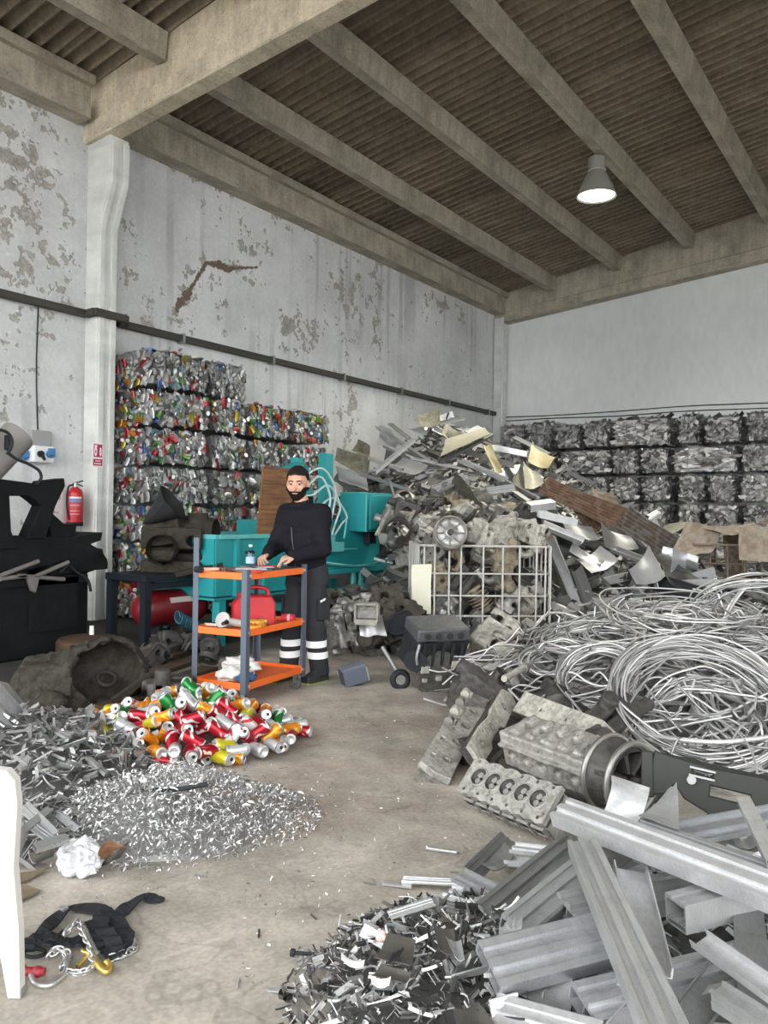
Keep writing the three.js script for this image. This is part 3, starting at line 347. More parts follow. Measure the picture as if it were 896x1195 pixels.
// bench with an engine block on it and an air compressor below
{ const t = thing('work_bench', 'black steel bench carrying a dirty engine block by the can bales', 'bench', null, [-6.75, 0, -5.85]), dark = mat({ color: C(0.01, 0.013, 0.018), roughness: 0.6, spec: 0.3 });
  mesh('bench_top', rbx(0.62, 0.07, 1.15, 0.01, [0, 0.74, 0]), dark, t); for (const [x, z] of [[-0.26, 0.52], [0.26, 0.52], [-0.26, -0.52], [0.26, -0.52]]) mesh('leg', bx(0.08, 0.705, 0.08, [x, 0.3525, z]), dark, t); mesh('rail', bx(0.05, 0.06, 1.0, [0.27, 0.66, 0]), dark, t); }
// lumpy castings from distance fields: bosses, ribs, bores
function castShape(sd, w, h, d, cell = 0.022) {
  reseed(sd); const boss = [], bore = [], rib = [];
  for (let i = 0; i < 6; i++) { const ax = Math.floor(rnd() * 3); boss.push([ax, rr(-w, w) * 0.4, rr(-h, h) * 0.4, rr(-d, d) * 0.4, rr(0.12, 0.3) * Math.min(w, h, d), rr(0.3, 0.6)]); }
  for (let i = 0; i < 4; i++) { const ax = Math.floor(rnd() * 3); bore.push([ax, rr(-w, w) * 0.35, rr(-h, h) * 0.35, rr(-d, d) * 0.35, rr(0.08, 0.17) * Math.min(w, h, d)]); }
  for (let i = 0; i < 4; i++) rib.push([rr(-w, w) * 0.45, pick([0, 2]), rr(0.01, 0.018)]);
  const f = (x, y, z) => {
    let v = sdBox(x, y, z, w * 0.36, h * 0.34, d * 0.36) - 0.02 + (fbm3(x * 8 + sd, y * 8, z * 8) - 0.5) * 0.05 * Math.min(1, 3 * Math.min(w, h, d));
    for (const [ax, a, b, c, r, l] of boss) { const p = [x - a, y - b, z - c], L = [w, h, d][ax] * l, q = Math.abs(p[ax]) - L, rad = Math.hypot(...p.filter((_, i) => i !== ax)) - r; v = smin(v, Math.max(q, rad), 0.015); }
    for (const [o, ax, th] of rib) { const q = ax ? Math.abs(z - o * d / w) : Math.abs(x - o); v = smin(v, Math.max(q - th, sdBox(x, y, z, w * 0.44, h * 0.42, d * 0.44)), 0.01); }
    for (const [ax, a, b, c, r] of bore) { const p = [x - a, y - b, z - c]; v = Math.max(v, r - Math.hypot(...p.filter((_, i) => i !== ax))); }
    return v;
  };
  return uvBox(meshField(f, [-w * 0.6, -h * 0.6, -d * 0.6], [w * 0.6, h * 0.6, d * 0.6], cell), 2.2, rnd(), rnd());
}
const castings = [castShape(101, 0.42, 0.3, 0.34), castShape(102, 0.3, 0.26, 0.4), castShape(103, 0.5, 0.22, 0.3), castShape(104, 0.28, 0.34, 0.28), castShape(105, 0.36, 0.2, 0.44), castShape(106, 0.3, 0.3, 0.3), castShape(107, 0.55, 0.3, 0.3), castShape(108, 0.24, 0.2, 0.5)];
// turned and pressed parts: pulley, bracket, pipe bend, finned barrel, open pan
castings.push(uvBox(lathe([[0.02, -0.05], [0.05, -0.05], [0.05, -0.02], [0.12, -0.03], [0.15, -0.05], [0.16, -0.02], [0.13, 0], [0.16, 0.02], [0.15, 0.05], [0.12, 0.03], [0.05, 0.02], [0.05, 0.07], [0.02, 0.07]], 22), 2.2),
  uvBox(ext([[-0.18, -0.08], [-0.06, -0.12], [0.16, -0.1], [0.2, 0.0], [0.12, 0.1], [0.0, 0.08], [-0.12, 0.14], [-0.2, 0.06]], 0.07, [circlePts(-0.12, 0.02, 0.03, 12), circlePts(0.1, 0, 0.045, 14), circlePts(0, -0.05, 0.018, 10)], 0.01), 2.2),
  uvBox(join([tube([[-0.16, 0, 0], [-0.05, 0.02, 0.02], [0.04, 0.08, 0.02], [0.06, 0.2, 0]], 0.05, 12, 18), cyl(0.085, 0.085, 0.025, 16, [-0.16, 0, 0], [0, 0, 1.57]), cyl(0.085, 0.085, 0.025, 16, [0.06, 0.2, 0])]), 2.2),
  uvBox(join([cyl(0.07, 0.07, 0.3, 16), ...[-0.1, -0.06, -0.02, 0.02, 0.06, 0.1].map((y) => cyl(0.13, 0.13, 0.012, 16, [0, y, 0])), bx(0.2, 0.03, 0.2, [0, -0.15, 0])]), 2.2),
  uvBox(join([bx(0.4, 0.015, 0.26, [0, -0.07, 0]), bx(0.4, 0.14, 0.015, [0, 0, 0.125]), bx(0.4, 0.14, 0.015, [0, 0, -0.125]), bx(0.015, 0.14, 0.25, [0.195, 0, 0]), bx(0.015, 0.14, 0.25, [-0.195, 0, 0]), bx(0.46, 0.012, 0.03, [0, 0.07, 0.14]), bx(0.46, 0.012, 0.03, [0, 0.07, -0.14]), cyl(0.04, 0.04, 0.08, 12, [0.08, -0.02, 0])]), 2.2));
const bigCast = castShape(127, 0.75, 0.6, 0.6, 0.026);
{ const t = thing('engine_block', 'dirty brown engine block lying on the black bench', 'engine block', null, [-6.72, 0.99, -5.95], 0.5), mDirt = mat({ color: C(0.06, 0.052, 0.042), map: tGrime, roughness: 0.75, spec: 0.4, bumpMap: tRough, bumpScale: 0.01 });
  mesh('block', bigCast, mDirt, t); mesh('sump', rough(new THREE.BoxGeometry(0.4, 0.3, 0.35, 8, 6, 6).translate(-0.1, 0.22, 0.05), 0.05, 5), mDirt, t); mesh('intake', rough(new THREE.ConeGeometry(0.2, 0.4, 12, 4, true).rotateZ(2.2).translate(-0.15, 0.4, 0.25), 0.03, 6), mat({ color: C(0.022, 0.022, 0.024), roughness: 0.7, spec: 0.4 }), t); mesh('flange', ring(0.12, 0.035, 18, 8, [0.3, 0.05, 0.1], [0, 1.2, 0]), mDirt, t); mesh('bracket', bx(0.5, 0.05, 0.1, [0.3, -0.18, 0.25], [0, 0.4, 0.2]), mDirt, t); }
{ const t = thing('air_compressor', 'red air compressor tank on the floor under the black bench', 'compressor', null, [-6.72, 0, -5.85]);
  mesh('tank', join([new THREE.CapsuleGeometry(0.19, 0.55, 6, 20).rotateX(Math.PI / 2).translate(0, 0.4, 0)]), mat({ color: C(0.15, 0.007, 0.012), roughness: 0.4 }), t); for (const z of [-0.22, 0.22]) mesh('foot', bx(0.22, 0.24, 0.05, [0, 0.12, z]), mBlack, t); mesh('nameplate', bx(0.01, 0.06, 0.3, [0.17, 0.49, 0], [0, 0, 0.5]), mat({ color: C(0.5, 0.42, 0.4) }), t);
  const h = []; for (let i = 0; i <= 90; i++) { const a = i / 90; h.push(V(0.33 + 0.05 * Math.cos(i * 1.26), 0.34 - 0.25 * a + 0.06 * Math.sin(i * 1.26), 0.2 - 0.5 * a)); } const o = tag(mesh('coil_hose', tube(h, 0.011, 6, 360), mat({ color: C(0.02, 0.09, 0.13), roughness: 0.4 })), 'dark blue coiled air hose hanging beside the red compressor', 'hose'); o.position.set(-6.72, 0, -5.85); }
// ---------- dark shear machine at the left edge ----------
{ const t = thing('scrap_shear', 'soot black scrap shear with slanted frame at the left wall', 'machine'); const X = -7.05, P = (px, py) => { const q = onX(px, py, X); return [q.z, q.y]; };
  const slab = (pts, th, x = X) => { const g = ext(pts.map(([a, b]) => P(a, b)).map(([z, y]) => [-z, y]), th, [], 0.006); return g.rotateY(Math.PI / 2).translate(x, 0, 0); };
  mesh('base', rbx(1.3, 0.78, 1.9, 0.03, [-7.72, 0.39, -4.15]), mSoot, t); mesh('base_plate', join([bx(0.04, 0.5, 0.5, [-7.05, 0.5, -4.7]), bx(0.04, 0.06, 1.7, [-7.05, 0.72, -4.2])]), mSoot, t);
  mesh('bed', slab([[-60, 660], [-30, 622], [20, 626], [80, 628], [119, 622], [117, 630], [106, 634], [105, 644], [60, 658], [0, 672]], 0.5, X - 0.25), mSoot, t);
  mesh('frame_plate', slab([[-60, 560], [0, 560], [46, 566], [48, 562], [72, 559], [73, 567], [62, 590], [50, 628], [30, 628], [47, 590], [40, 584], [32, 578], [8, 578], [10, 620], [18, 640], [-60, 640]], 0.16, X - 0.05), mSoot, t);
  mesh('frame_plate', slab([[-60, 545], [5, 560], [5, 640], [-60, 640]], 0.2, X - 0.4), mSoot, t);
  mesh('strut', slab([[58, 590], [66, 600], [86, 618], [92, 632], [66, 632], [64, 616], [52, 602]], 0.1, X - 0.12), mSoot, t);
  mesh('jaw', slab([[66, 614], [96, 612], [94, 632], [64, 632]], 0.3, X - 0.25), mSoot, t);
  mesh('motor', join([cyl(0.16, 0.16, 0.55, 18, [X - 0.3, 1.92, -4.3], [-0.75, 0, 0]), cyl(0.12, 0.17, 0.12, 18, [X - 0.3, 2.12, -4.1], [-0.75, 0, 0])]), mat({ color: C(0.22, 0.21, 0.2), roughness: 0.55 }), t);
  mesh('motor_cap', cyl(0.1, 0.12, 0.14, 14, [X - 0.15, 2.02, -3.98], [-0.75, 0, 0]), mat({ color: C(0.25, 0.05, 0.035), roughness: 0.6 }), t); mesh('grip', rbx(0.05, 0.14, 0.05, 0.01, [X - 0.1, 2.02, -4.26]), mBlack, t);
  const cab = (pts) => mesh('cable', tube(pts.map(([a, b]) => onX(a, b, X + 0.02)), 0.014, 6, 30), mBlack, t); cab([[-6, 503], [2, 502], [10, 506], [14, 515], [12, 524], [8, 530]]); cab([[8, 528], [20, 536], [34, 542], [46, 550], [48, 558], [42, 566]]); cab([[70, 668], [80, 660], [90, 668], [102, 676], [106, 690]]);
  const bare = mat({ color: C(0.12, 0.11, 0.105), roughness: 0.7 }); for (const [a, b] of [[[0, 672], [45, 655]], [[0, 676], [30, 672]], [[34, 676], [80, 656]], [[20, 672], [75, 676]]]) mesh('linkage', rod(onX(...a, X + 0.05), onX(...b, X + 0.05), 0.022), bare, t); mesh('linkage', slab([[28, 672], [40, 674], [36, 690], [33, 688]], 0.05, X + 0.05), bare, t);
  mesh('scrap_guard', rough(new THREE.BoxGeometry(0.5, 0.3, 0.6, 8, 5, 8).translate(X - 0.25, 0.92, -4.95), 0.07, 4), mSoot, t); }
{ reseed(44); const c = spot(100, 757, 0.13), t = thing('round_stool_top', 'round worn wooden block standing behind the gearbox housing', 'block', null, [c.x - 0.35, 0, c.z - 0.28]), w = mat({ map: tWood, color: C(0.3, 0.25, 0.2), roughness: 0.85 }); mesh('block', lathe([[0, 0], [0.27, 0], [0.3, 0.06], [0.3, 0.13], [0.27, 0.17], [0.06, 0.2], [0, 0.2]], 28), w, t); mesh('peg', cyl(0.022, 0.024, 0.09, 8, [0.05, 0.24, 0]), mWhite, t); }
{ const c = spot(97, 833, 0), t = thing('gearbox_housing', 'dirty cast gearbox housing with an open ragged bell on the floor', 'gearbox', null, [c.x - 0.12, 0, c.z - 0.12], 0.85); t.scale.setScalar(0.9); const m = mat({ color: C(0.075, 0.068, 0.058), map: tGrime, spec: 0.4, roughness: 0.75, metalness: 0.2, bumpMap: tRough, bumpScale: 0.008 });
  // a hollow lump lying on its side, broken open towards the camera
  const shell = (x, y, z) => { let v = capsule(x, y, z, [-0.38, 0.2, -0.05], [0.18, 0.29, 0], 0.17, 0.27); v = smin(v, sdBox(x + 0.15, y - 0.2, z + 0.05, 0.3, 0.16, 0.2) - 0.03, 0.08); v = smin(v, capsule(x, y, z, [-0.5, 0.1, 0.15], [-0.2, 0.12, 0.3], 0.09, 0.08), 0.06); for (let i = 0; i < 4; i++) v = smin(v, Math.max(Math.abs(x + 0.42 - i * 0.14) - 0.012, capsule(x, y, z, [-0.38, 0.2, -0.05], [0.18, 0.29, 0], 0.2, 0.295)), 0.02); v += (fbm3(x * 9 + 4, y * 9, z * 9) - 0.5) * 0.07; const hole = Math.hypot((x - 0.17) / 1.0, (y - 0.31) / 0.95, (z - 0.2) / 1.1) - 0.27 + 0.06 * (vn3(x * 16 + 30, y * 16 + 30, z * 16 + 30) - 0.5); v = Math.max(v, -hole, -capsule(x, y, z, [-0.3, 0.22, -0.03], [0.18, 0.29, 0.02], 0.11, 0.225)); return Math.max(v, 0.004 - y); };
  mesh('housing', uvBox(meshField(shell, [-0.66, -0.02, -0.4], [0.56, 0.66, 0.46], 0.019), 2), m, t); mesh('bearing', join([ring(0.07, 0.018, 20, 8, [0.14, 0.22, -0.04], [-0.9, 0.2, 0])]), mat({ color: C(0.03, 0.028, 0.025), roughness: 0.7, spec: 0.3 }), t); mesh('arm', bx(0.34, 0.03, 0.05, [0.34, 0.2, 0.24], [0, 0.5, 0.5]), m, t); mesh('side_plate', rbx(0.2, 0.12, 0.02, 0.006, [-0.2, 0.2, 0.22], [-0.4, 0, 0.1]), m, t);
  const d = thing('engine_cover', 'flat dark engine cover leaning against the gearbox housing', 'engine part', null, [c.x + 0.3, 0.12, c.z - 0.5], 0.9); mesh('plate', castings[4], mCastDark, d); mesh('rim', ring(0.12, 0.02, 16, 6, [0.05, 0.08, 0.02], [1.3, 0, 0]), mCastDark, d); }
{ // boards under the gearbox and the bench
  reseed(46); const w = [0, 1, 2].map((i) => mat({ map: tWood, color: C(...[[0.2, 0.165, 0.135], [0.15, 0.13, 0.11], [0.26, 0.215, 0.175]][i]), roughness: 0.85 })); const rows = [[[90, 835], [245, 782]], [[105, 842], [250, 792]], [[80, 820], [235, 770]], [[70, 806], [225, 760]], [[120, 795], [215, 752]], [[118, 838], [225, 806]]]; const say = ['third', 'nearest', 'fourth', 'fifth', 'farthest', 'second'];
  rows.forEach(([a, b], i) => { const A = spot(...a), B = spot(...b); A.y = B.y = i === 5 ? 0.06 : 0.02 + 0.001 * i; tag(mesh('plank', uvBox(bar(A, B, 0.16, i === 5 ? 0.05 : 0.035), 1), w[i % 3]), `${say[i]} of the worn dark planks on the floor by the bench`, 'plank', 'planks on the floor by the bench'); }); }
// ---------- orange trolley ----------
const mOrange = mat({ color: C(0.72, 0.13, 0.015), roughness: 0.45, bumpMap: tRough, bumpScale: 0.001 }), mPost = mat({ color: C(0.085, 0.105, 0.14), roughness: 0.5, metalness: 0.3 });
const CT = { x: -4.41, z: -4.645, a: Math.atan2(-0.12, -0.8) };       // local z runs from the near end to the far end
const ctPos = (x, y, z) => V(x, y, z).applyAxisAngle(UP, CT.a).add(V(CT.x, 0, CT.z));   // local +z is away from the viewer
{ const t = thing('tool_trolley', 'orange three shelf trolley with grey posts beside the man', 'trolley', null, [CT.x, 0, CT.z], CT.a), w = 0.46, d = 0.8;
  for (const y of [0.15, 0.535, 0.945]) { const s = mesh('shelf', rbx(w, 0.012, d, 0.004, [0, y, 0]), mOrange, t); mesh('shelf_rim', join([rbx(w, 0.05, 0.014, 0.004, [0, y + 0.018 - 0.012, d / 2]), rbx(w, 0.05, 0.014, 0.004, [0, y + 0.006, -d / 2]), rbx(0.014, 0.05, d, 0.004, [w / 2, y + 0.006, 0]), rbx(0.014, 0.05, d, 0.004, [-w / 2, y + 0.006, 0])]), mOrange, s); for (const [a, b] of [[1, 1], [1, -1], [-1, 1], [-1, -1]]) mesh('bolt', cyl(0.012, 0.012, 0.012, 8, [a * (w / 2 + 0.012), y + 0.01, b * (d / 2 - 0.03)], [0, 0, 1.57]), mSteel, s); }
  const L = (x, z, h) => { const sx = Math.sign(x), sz = Math.sign(z); return join([rbx(0.05, h, 0.006, 0.002, [x - sx * 0.02, 0.1 + h / 2, z]), rbx(0.006, h, 0.05, 0.002, [x, 0.1 + h / 2, z - sz * 0.02])]); };
  for (const [a, b, h] of [[1, 1, 0.9], [1, -1, 1.12], [-1, 1, 0.9], [-1, -1, 0.9]]) mesh('post', L(a * (w / 2 + 0.008), b * (d / 2 + 0.008), h), mPost, t);
  mesh('work_mat', rbx(0.44, 0.022, 0.5, 0.006, [0, 0.965, 0.2]), mat({ color: C(0.06, 0.06, 0.058), roughness: 0.7 }), t);
  for (const [a, b] of [[1, 1], [1, -1], [-1, 1], [-1, -1]]) { const c = mesh('caster', join([bx(0.03, 0.07, 0.004, [a * 0.19, 0.085, b * 0.35 + 0.02]), bx(0.03, 0.07, 0.004, [a * 0.19, 0.085, b * 0.35 - 0.02]), bx(0.06, 0.008, 0.06, [a * 0.19, 0.124, b * 0.35])]), mSteel, t); mesh('wheel', cyl(0.045, 0.045, 0.03, 18, [a * 0.19, 0.045, b * 0.35], [1.57, 0, 0]), mat({ color: C(0.1, 0.1, 0.1) }), c); } }
const onCart = (name, label, cat, x, y, z, turn = 0) => { const p = ctPos(x, y, z); return thing(name, label, cat, null, [p.x, p.y, p.z], turn); };
{ const t = onCart('fuel_canister', 'red plastic canister standing on the middle trolley shelf', 'canister', 0.02, 0.545, 0.05, 0.9), m = mat({ color: C(0.42, 0.012, 0.02), roughness: 0.35 });
  mesh('body', ext([[-0.14, 0], [0.14, 0], [0.15, 0.02], [0.15, 0.16], [0.12, 0.21], [-0.1, 0.21], [-0.15, 0.15], [-0.15, 0.02]], 0.13, [], 0.012), m, t); mesh('handle', tube([[-0.06, 0.21, 0], [-0.05, 0.27, 0], [0.02, 0.285, 0], [0.1, 0.265, 0], [0.12, 0.2, 0]], 0.016, 8), m, t); mesh('cap', cyl(0.028, 0.028, 0.035, 14, [-0.1, 0.23, 0]), mat({ color: C(0.3, 0.02, 0.02) }), t); }
{ reseed(51); const t = onCart('work_glove', 'yellow work glove crumpled on the middle trolley shelf', 'glove', -0.13, 0.545, -0.12, 0.4), y = mat({ color: C(0.65, 0.33, 0.04), roughness: 0.85 }), f = (x, yy, z) => { let v = sdBox(x, yy - 0.025, z, 0.045, 0.02, 0.05) - 0.012; for (let i = 0; i < 4; i++) v = smin(v, capsule(x, yy, z, [-0.036 + i * 0.024, 0.03, 0.05], [-0.05 + i * 0.032, 0.045, 0.115 - Math.abs(i - 1.5) * 0.012], 0.012, 0.01), 0.008); v = smin(v, capsule(x, yy, z, [0.045, 0.03, 0], [0.09, 0.06, 0.04], 0.013, 0.011), 0.01); return v + (fbm3(x * 30, yy * 30, z * 30) - 0.5) * 0.012; };
  mesh('palm', meshField(f, [-0.1, -0.01, -0.09], [0.11, 0.09, 0.14], 0.006), y, t); mesh('cuff', rough(new THREE.CylinderGeometry(0.05, 0.055, 0.06, 16, 3, true).scale(1, 1, 0.5).rotateX(1.57).translate(0, 0.03, -0.08), 0.008, 30), mat({ color: C(0.1, 0.1, 0.1), roughness: 0.9 }), t); }
{ const t = onCart('red_cap_roll', 'small red and white roll at the far end of the middle shelf', 'roll', -0.14, 0.575, 0.3, 0.4); mesh('roll', cyl(0.03, 0.03, 0.1, 16, [0, 0, 0], [0, 0, 1.57]), mat({ color: C(0.55, 0.03, 0.06), roughness: 0.4 }), t); mesh('band', cyl(0.0305, 0.0305, 0.02, 16, [0.01, 0, 0], [0, 0, 1.57]), mat({ color: C(0.7, 0.4, 0.42) }), t); }
{ const t = onCart('grinder', 'grey angle grinder lying on the middle trolley shelf', 'tool', -0.02, 0.58, -0.2, 0.5), g = mat({ color: C(0.3, 0.29, 0.27), roughness: 0.5 }); mesh('body', new THREE.CapsuleGeometry(0.03, 0.16, 6, 14).rotateZ(1.45), g, t); mesh('disc_guard', cyl(0.06, 0.06, 0.02, 20, [-0.12, 0.02, 0], [1.2, 0, 0.3]), mat({ color: C(0.4, 0.4, 0.39), roughness: 0.5 }), t); mesh('side_handle', cyl(0.014, 0.017, 0.1, 10, [-0.08, 0.01, 0.08], [1.57, 0, 0]), mBlack, t); }
for (const [i, x, z, a] of [[0, 0.12, -0.25, 0.3], [1, 0.15, -0.12, 1.2]]) { const t = onCart('chisel', ['pale handled chisel near the front post on middle shelf', 'dark steel bar beside the chisel on middle shelf'][i], 'tool', x, 0.56, z, a); mesh('handle', cyl(0.013, 0.012, 0.1, 10, [-0.07, 0, 0], [0, 0, 1.57]), i ? mBlack : mat({ color: C(0.6, 0.5, 0.42) }), t); mesh('blade', bx(0.14, 0.006, 0.018, [0.05, 0, 0]), mAluDark, t); }
{ // rags on the bottom shelf
  const rag = (name, label, x, z, m, s, sd) => { const t = onCart(name, label, 'cloth', x, 0.158, z, sd); const g = new THREE.SphereGeometry(0.13, 28, 20), p = g.attributes.position; for (let i = 0; i < p.count; i++) { const v = V().fromBufferAttribute(p, i), r = 0.6 + 0.75 * Math.abs(fbm3(v.x * 13 + sd, v.y * 13 + 20, v.z * 13 + 20) - 0.5) * 2 + 0.3 * vn3(v.x * 30 + 9, v.y * 30 + 9, v.z * 30 + 9); v.multiplyScalar(r); p.setXYZ(i, v.x * 1.25, Math.max(0, v.y * 0.6 + 0.055), v.z); } g.computeVertexNormals(); const o = mesh('cloth', g, m, t); t.scale.setScalar(s); return o; };
  rag('white_rag', 'larger white crumpled rag on the bottom trolley shelf', 0.1, 0.02, mat({ color: C(0.75, 0.76, 0.75), roughness: 0.95 }), 1.0, 3); rag('white_rag', 'smaller white rag behind the front post on bottom shelf', 0.02, -0.2, mat({ color: C(0.68, 0.69, 0.68), roughness: 0.95 }), 0.85, 8); rag('blue_rag', 'blue rag on the bottom trolley shelf at its left', -0.13, -0.24, mat({ color: C(0.03, 0.11, 0.25), roughness: 0.9 }), 0.55, 5); }
{ const t = onCart('water_bottle', 'small clear bottle with blue label on the trolley top', 'bottle', 0.12, 0.977, 0.14), cl = new THREE.MeshPhysicalMaterial({ color: 0xe8f2fa, transmission: 1, thickness: 0, roughness: 0.08, side: THREE.DoubleSide }); mesh('bottle', lathe([[0, 0], [0.034, 0], [0.036, 0.01], [0.036, 0.1], [0.03, 0.125], [0.013, 0.15], [0.013, 0.165]], 20), cl, t); mesh('label', cyl(0.0368, 0.0368, 0.05, 20, [0, 0.055, 0], [0, 0, 0], true), mat({ color: C(0.35, 0.45, 0.65) }), t); mesh('cap', cyl(0.0145, 0.0145, 0.015, 14, [0, 0.17, 0]), mWhite, t); }
{ const pl = (label, x, z, a, m) => { const t = onCart('pliers', label, 'tool', x, 0.982, z, a); mesh('handle', join([tube([[0.02, 0, 0.005], [0.08, 0, 0.02], [0.16, 0, 0.025]], 0.009), tube([[0.02, 0, -0.005], [0.08, 0, -0.02], [0.16, 0, -0.025]], 0.009)]), m, t); mesh('jaw', join([bx(0.06, 0.012, 0.02, [-0.02, 0, 0]), cyl(0.014, 0.014, 0.016, 10, [0.015, 0, 0])]), mAluDark, t); };
  pl('red handled pliers at the near left corner of trolley top', -0.12, -0.3, 0.3, mRed); pl('red handled pliers at the near front corner of trolley top', 0.08, -0.28, 2.6, mRed); pl('red handled pliers on the mat by the hands', 0.05, 0.14, 1.4, mRed); }
{ const t = onCart('wooden_handle_tool', 'pale handled mallet on the near corner of trolley top', 'tool', 0.14, 0.985, -0.36, 1.3); mesh('handle', cyl(0.015, 0.013, 0.16, 10, [0, 0, 0], [0, 0, 1.57]), mat({ color: C(0.7, 0.45, 0.33), roughness: 0.6 }), t); mesh('head', cyl(0.025, 0.025, 0.07, 12, [-0.08, 0.002, 0], [1.57, 0, 0]), mBlack, t); }
for (const [i, x, z, a, L] of [[0, -0.1, -0.15, 0.5, 0.3], [1, 0.02, -0.02, -0.4, 0.26], [2, -0.05, 0.05, 1.0, 0.22]]) { const t = onCart('metal_strip', ['longest grey metal strip on the trolley top', 'grey metal strip across the middle of trolley top', 'short grey strip near the bottle on trolley top'][i], 'scrap', x, 0.985, z, a); mesh('strip', rough(new THREE.BoxGeometry(L, 0.006, 0.05, 8, 1, 2), 0.012, 12, i * 9), mAluDark, t); mesh('edge', bx(L * 0.8, 0.012, 0.006, [0, 0.004, 0.026]), mAluOld, t); }
// ---------- the man ----------
{ const FA = -0.05, t = thing('person', 'man in black jacket and reflective banded trousers standing at the trolley', 'person', null, [-4.42, 0, -5.32], FA);
  const mSkin = mat({ color: C(0.5, 0.28, 0.2), roughness: 0.55, spec: 0.5 }), mJacket = mat({ color: C(0.012, 0.012, 0.016), roughness: 0.95, spec: 0.15, bumpMap: tRough, bumpScale: 0.004 }), mTrouser = mat({ color: C(0.03, 0.031, 0.036), roughness: 0.9, spec: 0.25, bumpMap: tRough, bumpScale: 0.003 }), mHair = mat({ color: C(0.012, 0.009, 0.008), roughness: 0.75, spec: 0.3 }), mBand = mat({ color: C(0.82, 0.83, 0.84), roughness: 0.4 });
  const J = { neck: [-0.035, 1.47, 0.03], head: [-0.06, 1.63, 0.07], shL: [0.14, 1.4, 0.01], shR: [-0.195, 1.4, 0.035], elL: [0.235, 1.12, 0.08], elR: [-0.215, 1.13, 0.17], wrL: [0.15, 1.065, 0.33], wrR: [-0.11, 1.075, 0.36], hipL: [0.085, 0.9, 0], hipR: [-0.085, 0.9, 0.01], knL: [0.11, 0.5, 0.03], knR: [-0.1, 0.5, 0.06], anL: [0.11, 0.09, -0.05], anR: [-0.11, 0.09, 0.1] };
  const ell = (x, y, z, cx, cz, a, b) => (Math.hypot((x - cx) / a, (z - cz) / b) - 1) * Math.min(a, b);
  const torso = (x, y, z, add) => { const k = clamp((y - 0.92) / 0.5, 0, 1), a = mix(0.155, 0.165, k) + add, b = mix(0.115, 0.12, Math.sin(k * 3.1)) + add; return Math.max(ell(x, y, z, -0.03 * k, 0.005 + 0.025 * k, a, b), y - 1.43, 0.88 - y); };
  const arm = (x, y, z, s, add) => smin(capsule(x, y, z, J['sh' + s], J['el' + s], 0.055 + add, 0.042 + add), capsule(x, y, z, J['el' + s], J['wr' + s], 0.042 + add, 0.03 + add * 0.75), 0.02);
  const leg = (x, y, z, s, a1, a2, a3) => smin(capsule(x, y, z, J['hip' + s], J['kn' + s], a1, a2), capsule(x, y, z, J['kn' + s], J['an' + s], a2, a3), 0.03);
  const shoulders = (x, y, z, add) => smin(capsule(x, y, z, J.shL, J.shR, 0.06 + add, 0.06 + add), capsule(x, y, z, [-0.03, 1.37, 0.02], [-0.035, 1.49, 0.03], 0.1 + add, 0.055), 0.08);
  const body = (x, y, z) => { let v = smin(torso(x, y, z, -0.01), shoulders(x, y, z, -0.005), 0.05); v = smin(v, arm(x, y, z, 'L', 0), 0.03); v = smin(v, arm(x, y, z, 'R', 0), 0.03); v = smin(v, leg(x, y, z, 'L', 0.08, 0.055, 0.042), 0.04); v = smin(v, leg(x, y, z, 'R', 0.08, 0.055, 0.042), 0.04); v = smin(v, capsule(x, y, z, J.neck, [J.head[0], 1.58, 0.055], 0.058, 0.055), 0.03); return v; };
  // head in its own frame, turned to the camera, chin a little down
  const hy = 0.5, hx = 0.1, HS = 1.1, hc = Math.cos(hy), hs = Math.sin(hy), tc = Math.cos(hx), ts = Math.sin(hx);
  const toHead = (x, y, z) => { const X = (x - J.head[0]) / HS, Y = (y - 1.655) / HS, Z = (z - J.head[2]) / HS, a = X * hc - Z * hs, b = X * hs + Z * hc; return [a, Y * tc + b * ts, b * tc - Y * ts]; };
  const elp = (x, y, z, a, b, c) => { const k = Math.hypot(x / a, y / b, z / c); return (k - 1) * Math.min(a, b, c); };
  const headF = (a, b, c) => { let v = elp(a, b - 0.025, c + 0.008, 0.078, 0.1, 0.098); v = smin(v, elp(a, b + 0.05, c - 0.025, 0.058, 0.072, 0.066), 0.035); v = smin(v, capsule(a, b, c, [0, 0.0, 0.088], [0, -0.032, 0.112], 0.008, 0.014), 0.012); v = smin(v, capsule(a, b, c, [-0.045, 0.022, 0.078], [0.045, 0.022, 0.078], 0.01, 0.01), 0.012); v = smin(v, capsule(a, b, c, [-0.02, -0.062, 0.084], [0.02, -0.062, 0.084], 0.008, 0.008), 0.008); for (const s of [-1, 1]) { v = smin(v, elp(a - s * 0.08, b + 0.008, c + 0.012, 0.012, 0.032, 0.02), 0.008); v = Math.max(v, -(Math.hypot(a - s * 0.031, (b - 0.002) * 1.5, c - 0.098) - 0.014)); v = smin(v, elp(a - s * 0.045, b + 0.028, c - 0.065, 0.022, 0.02, 0.022), 0.02); } return v; };
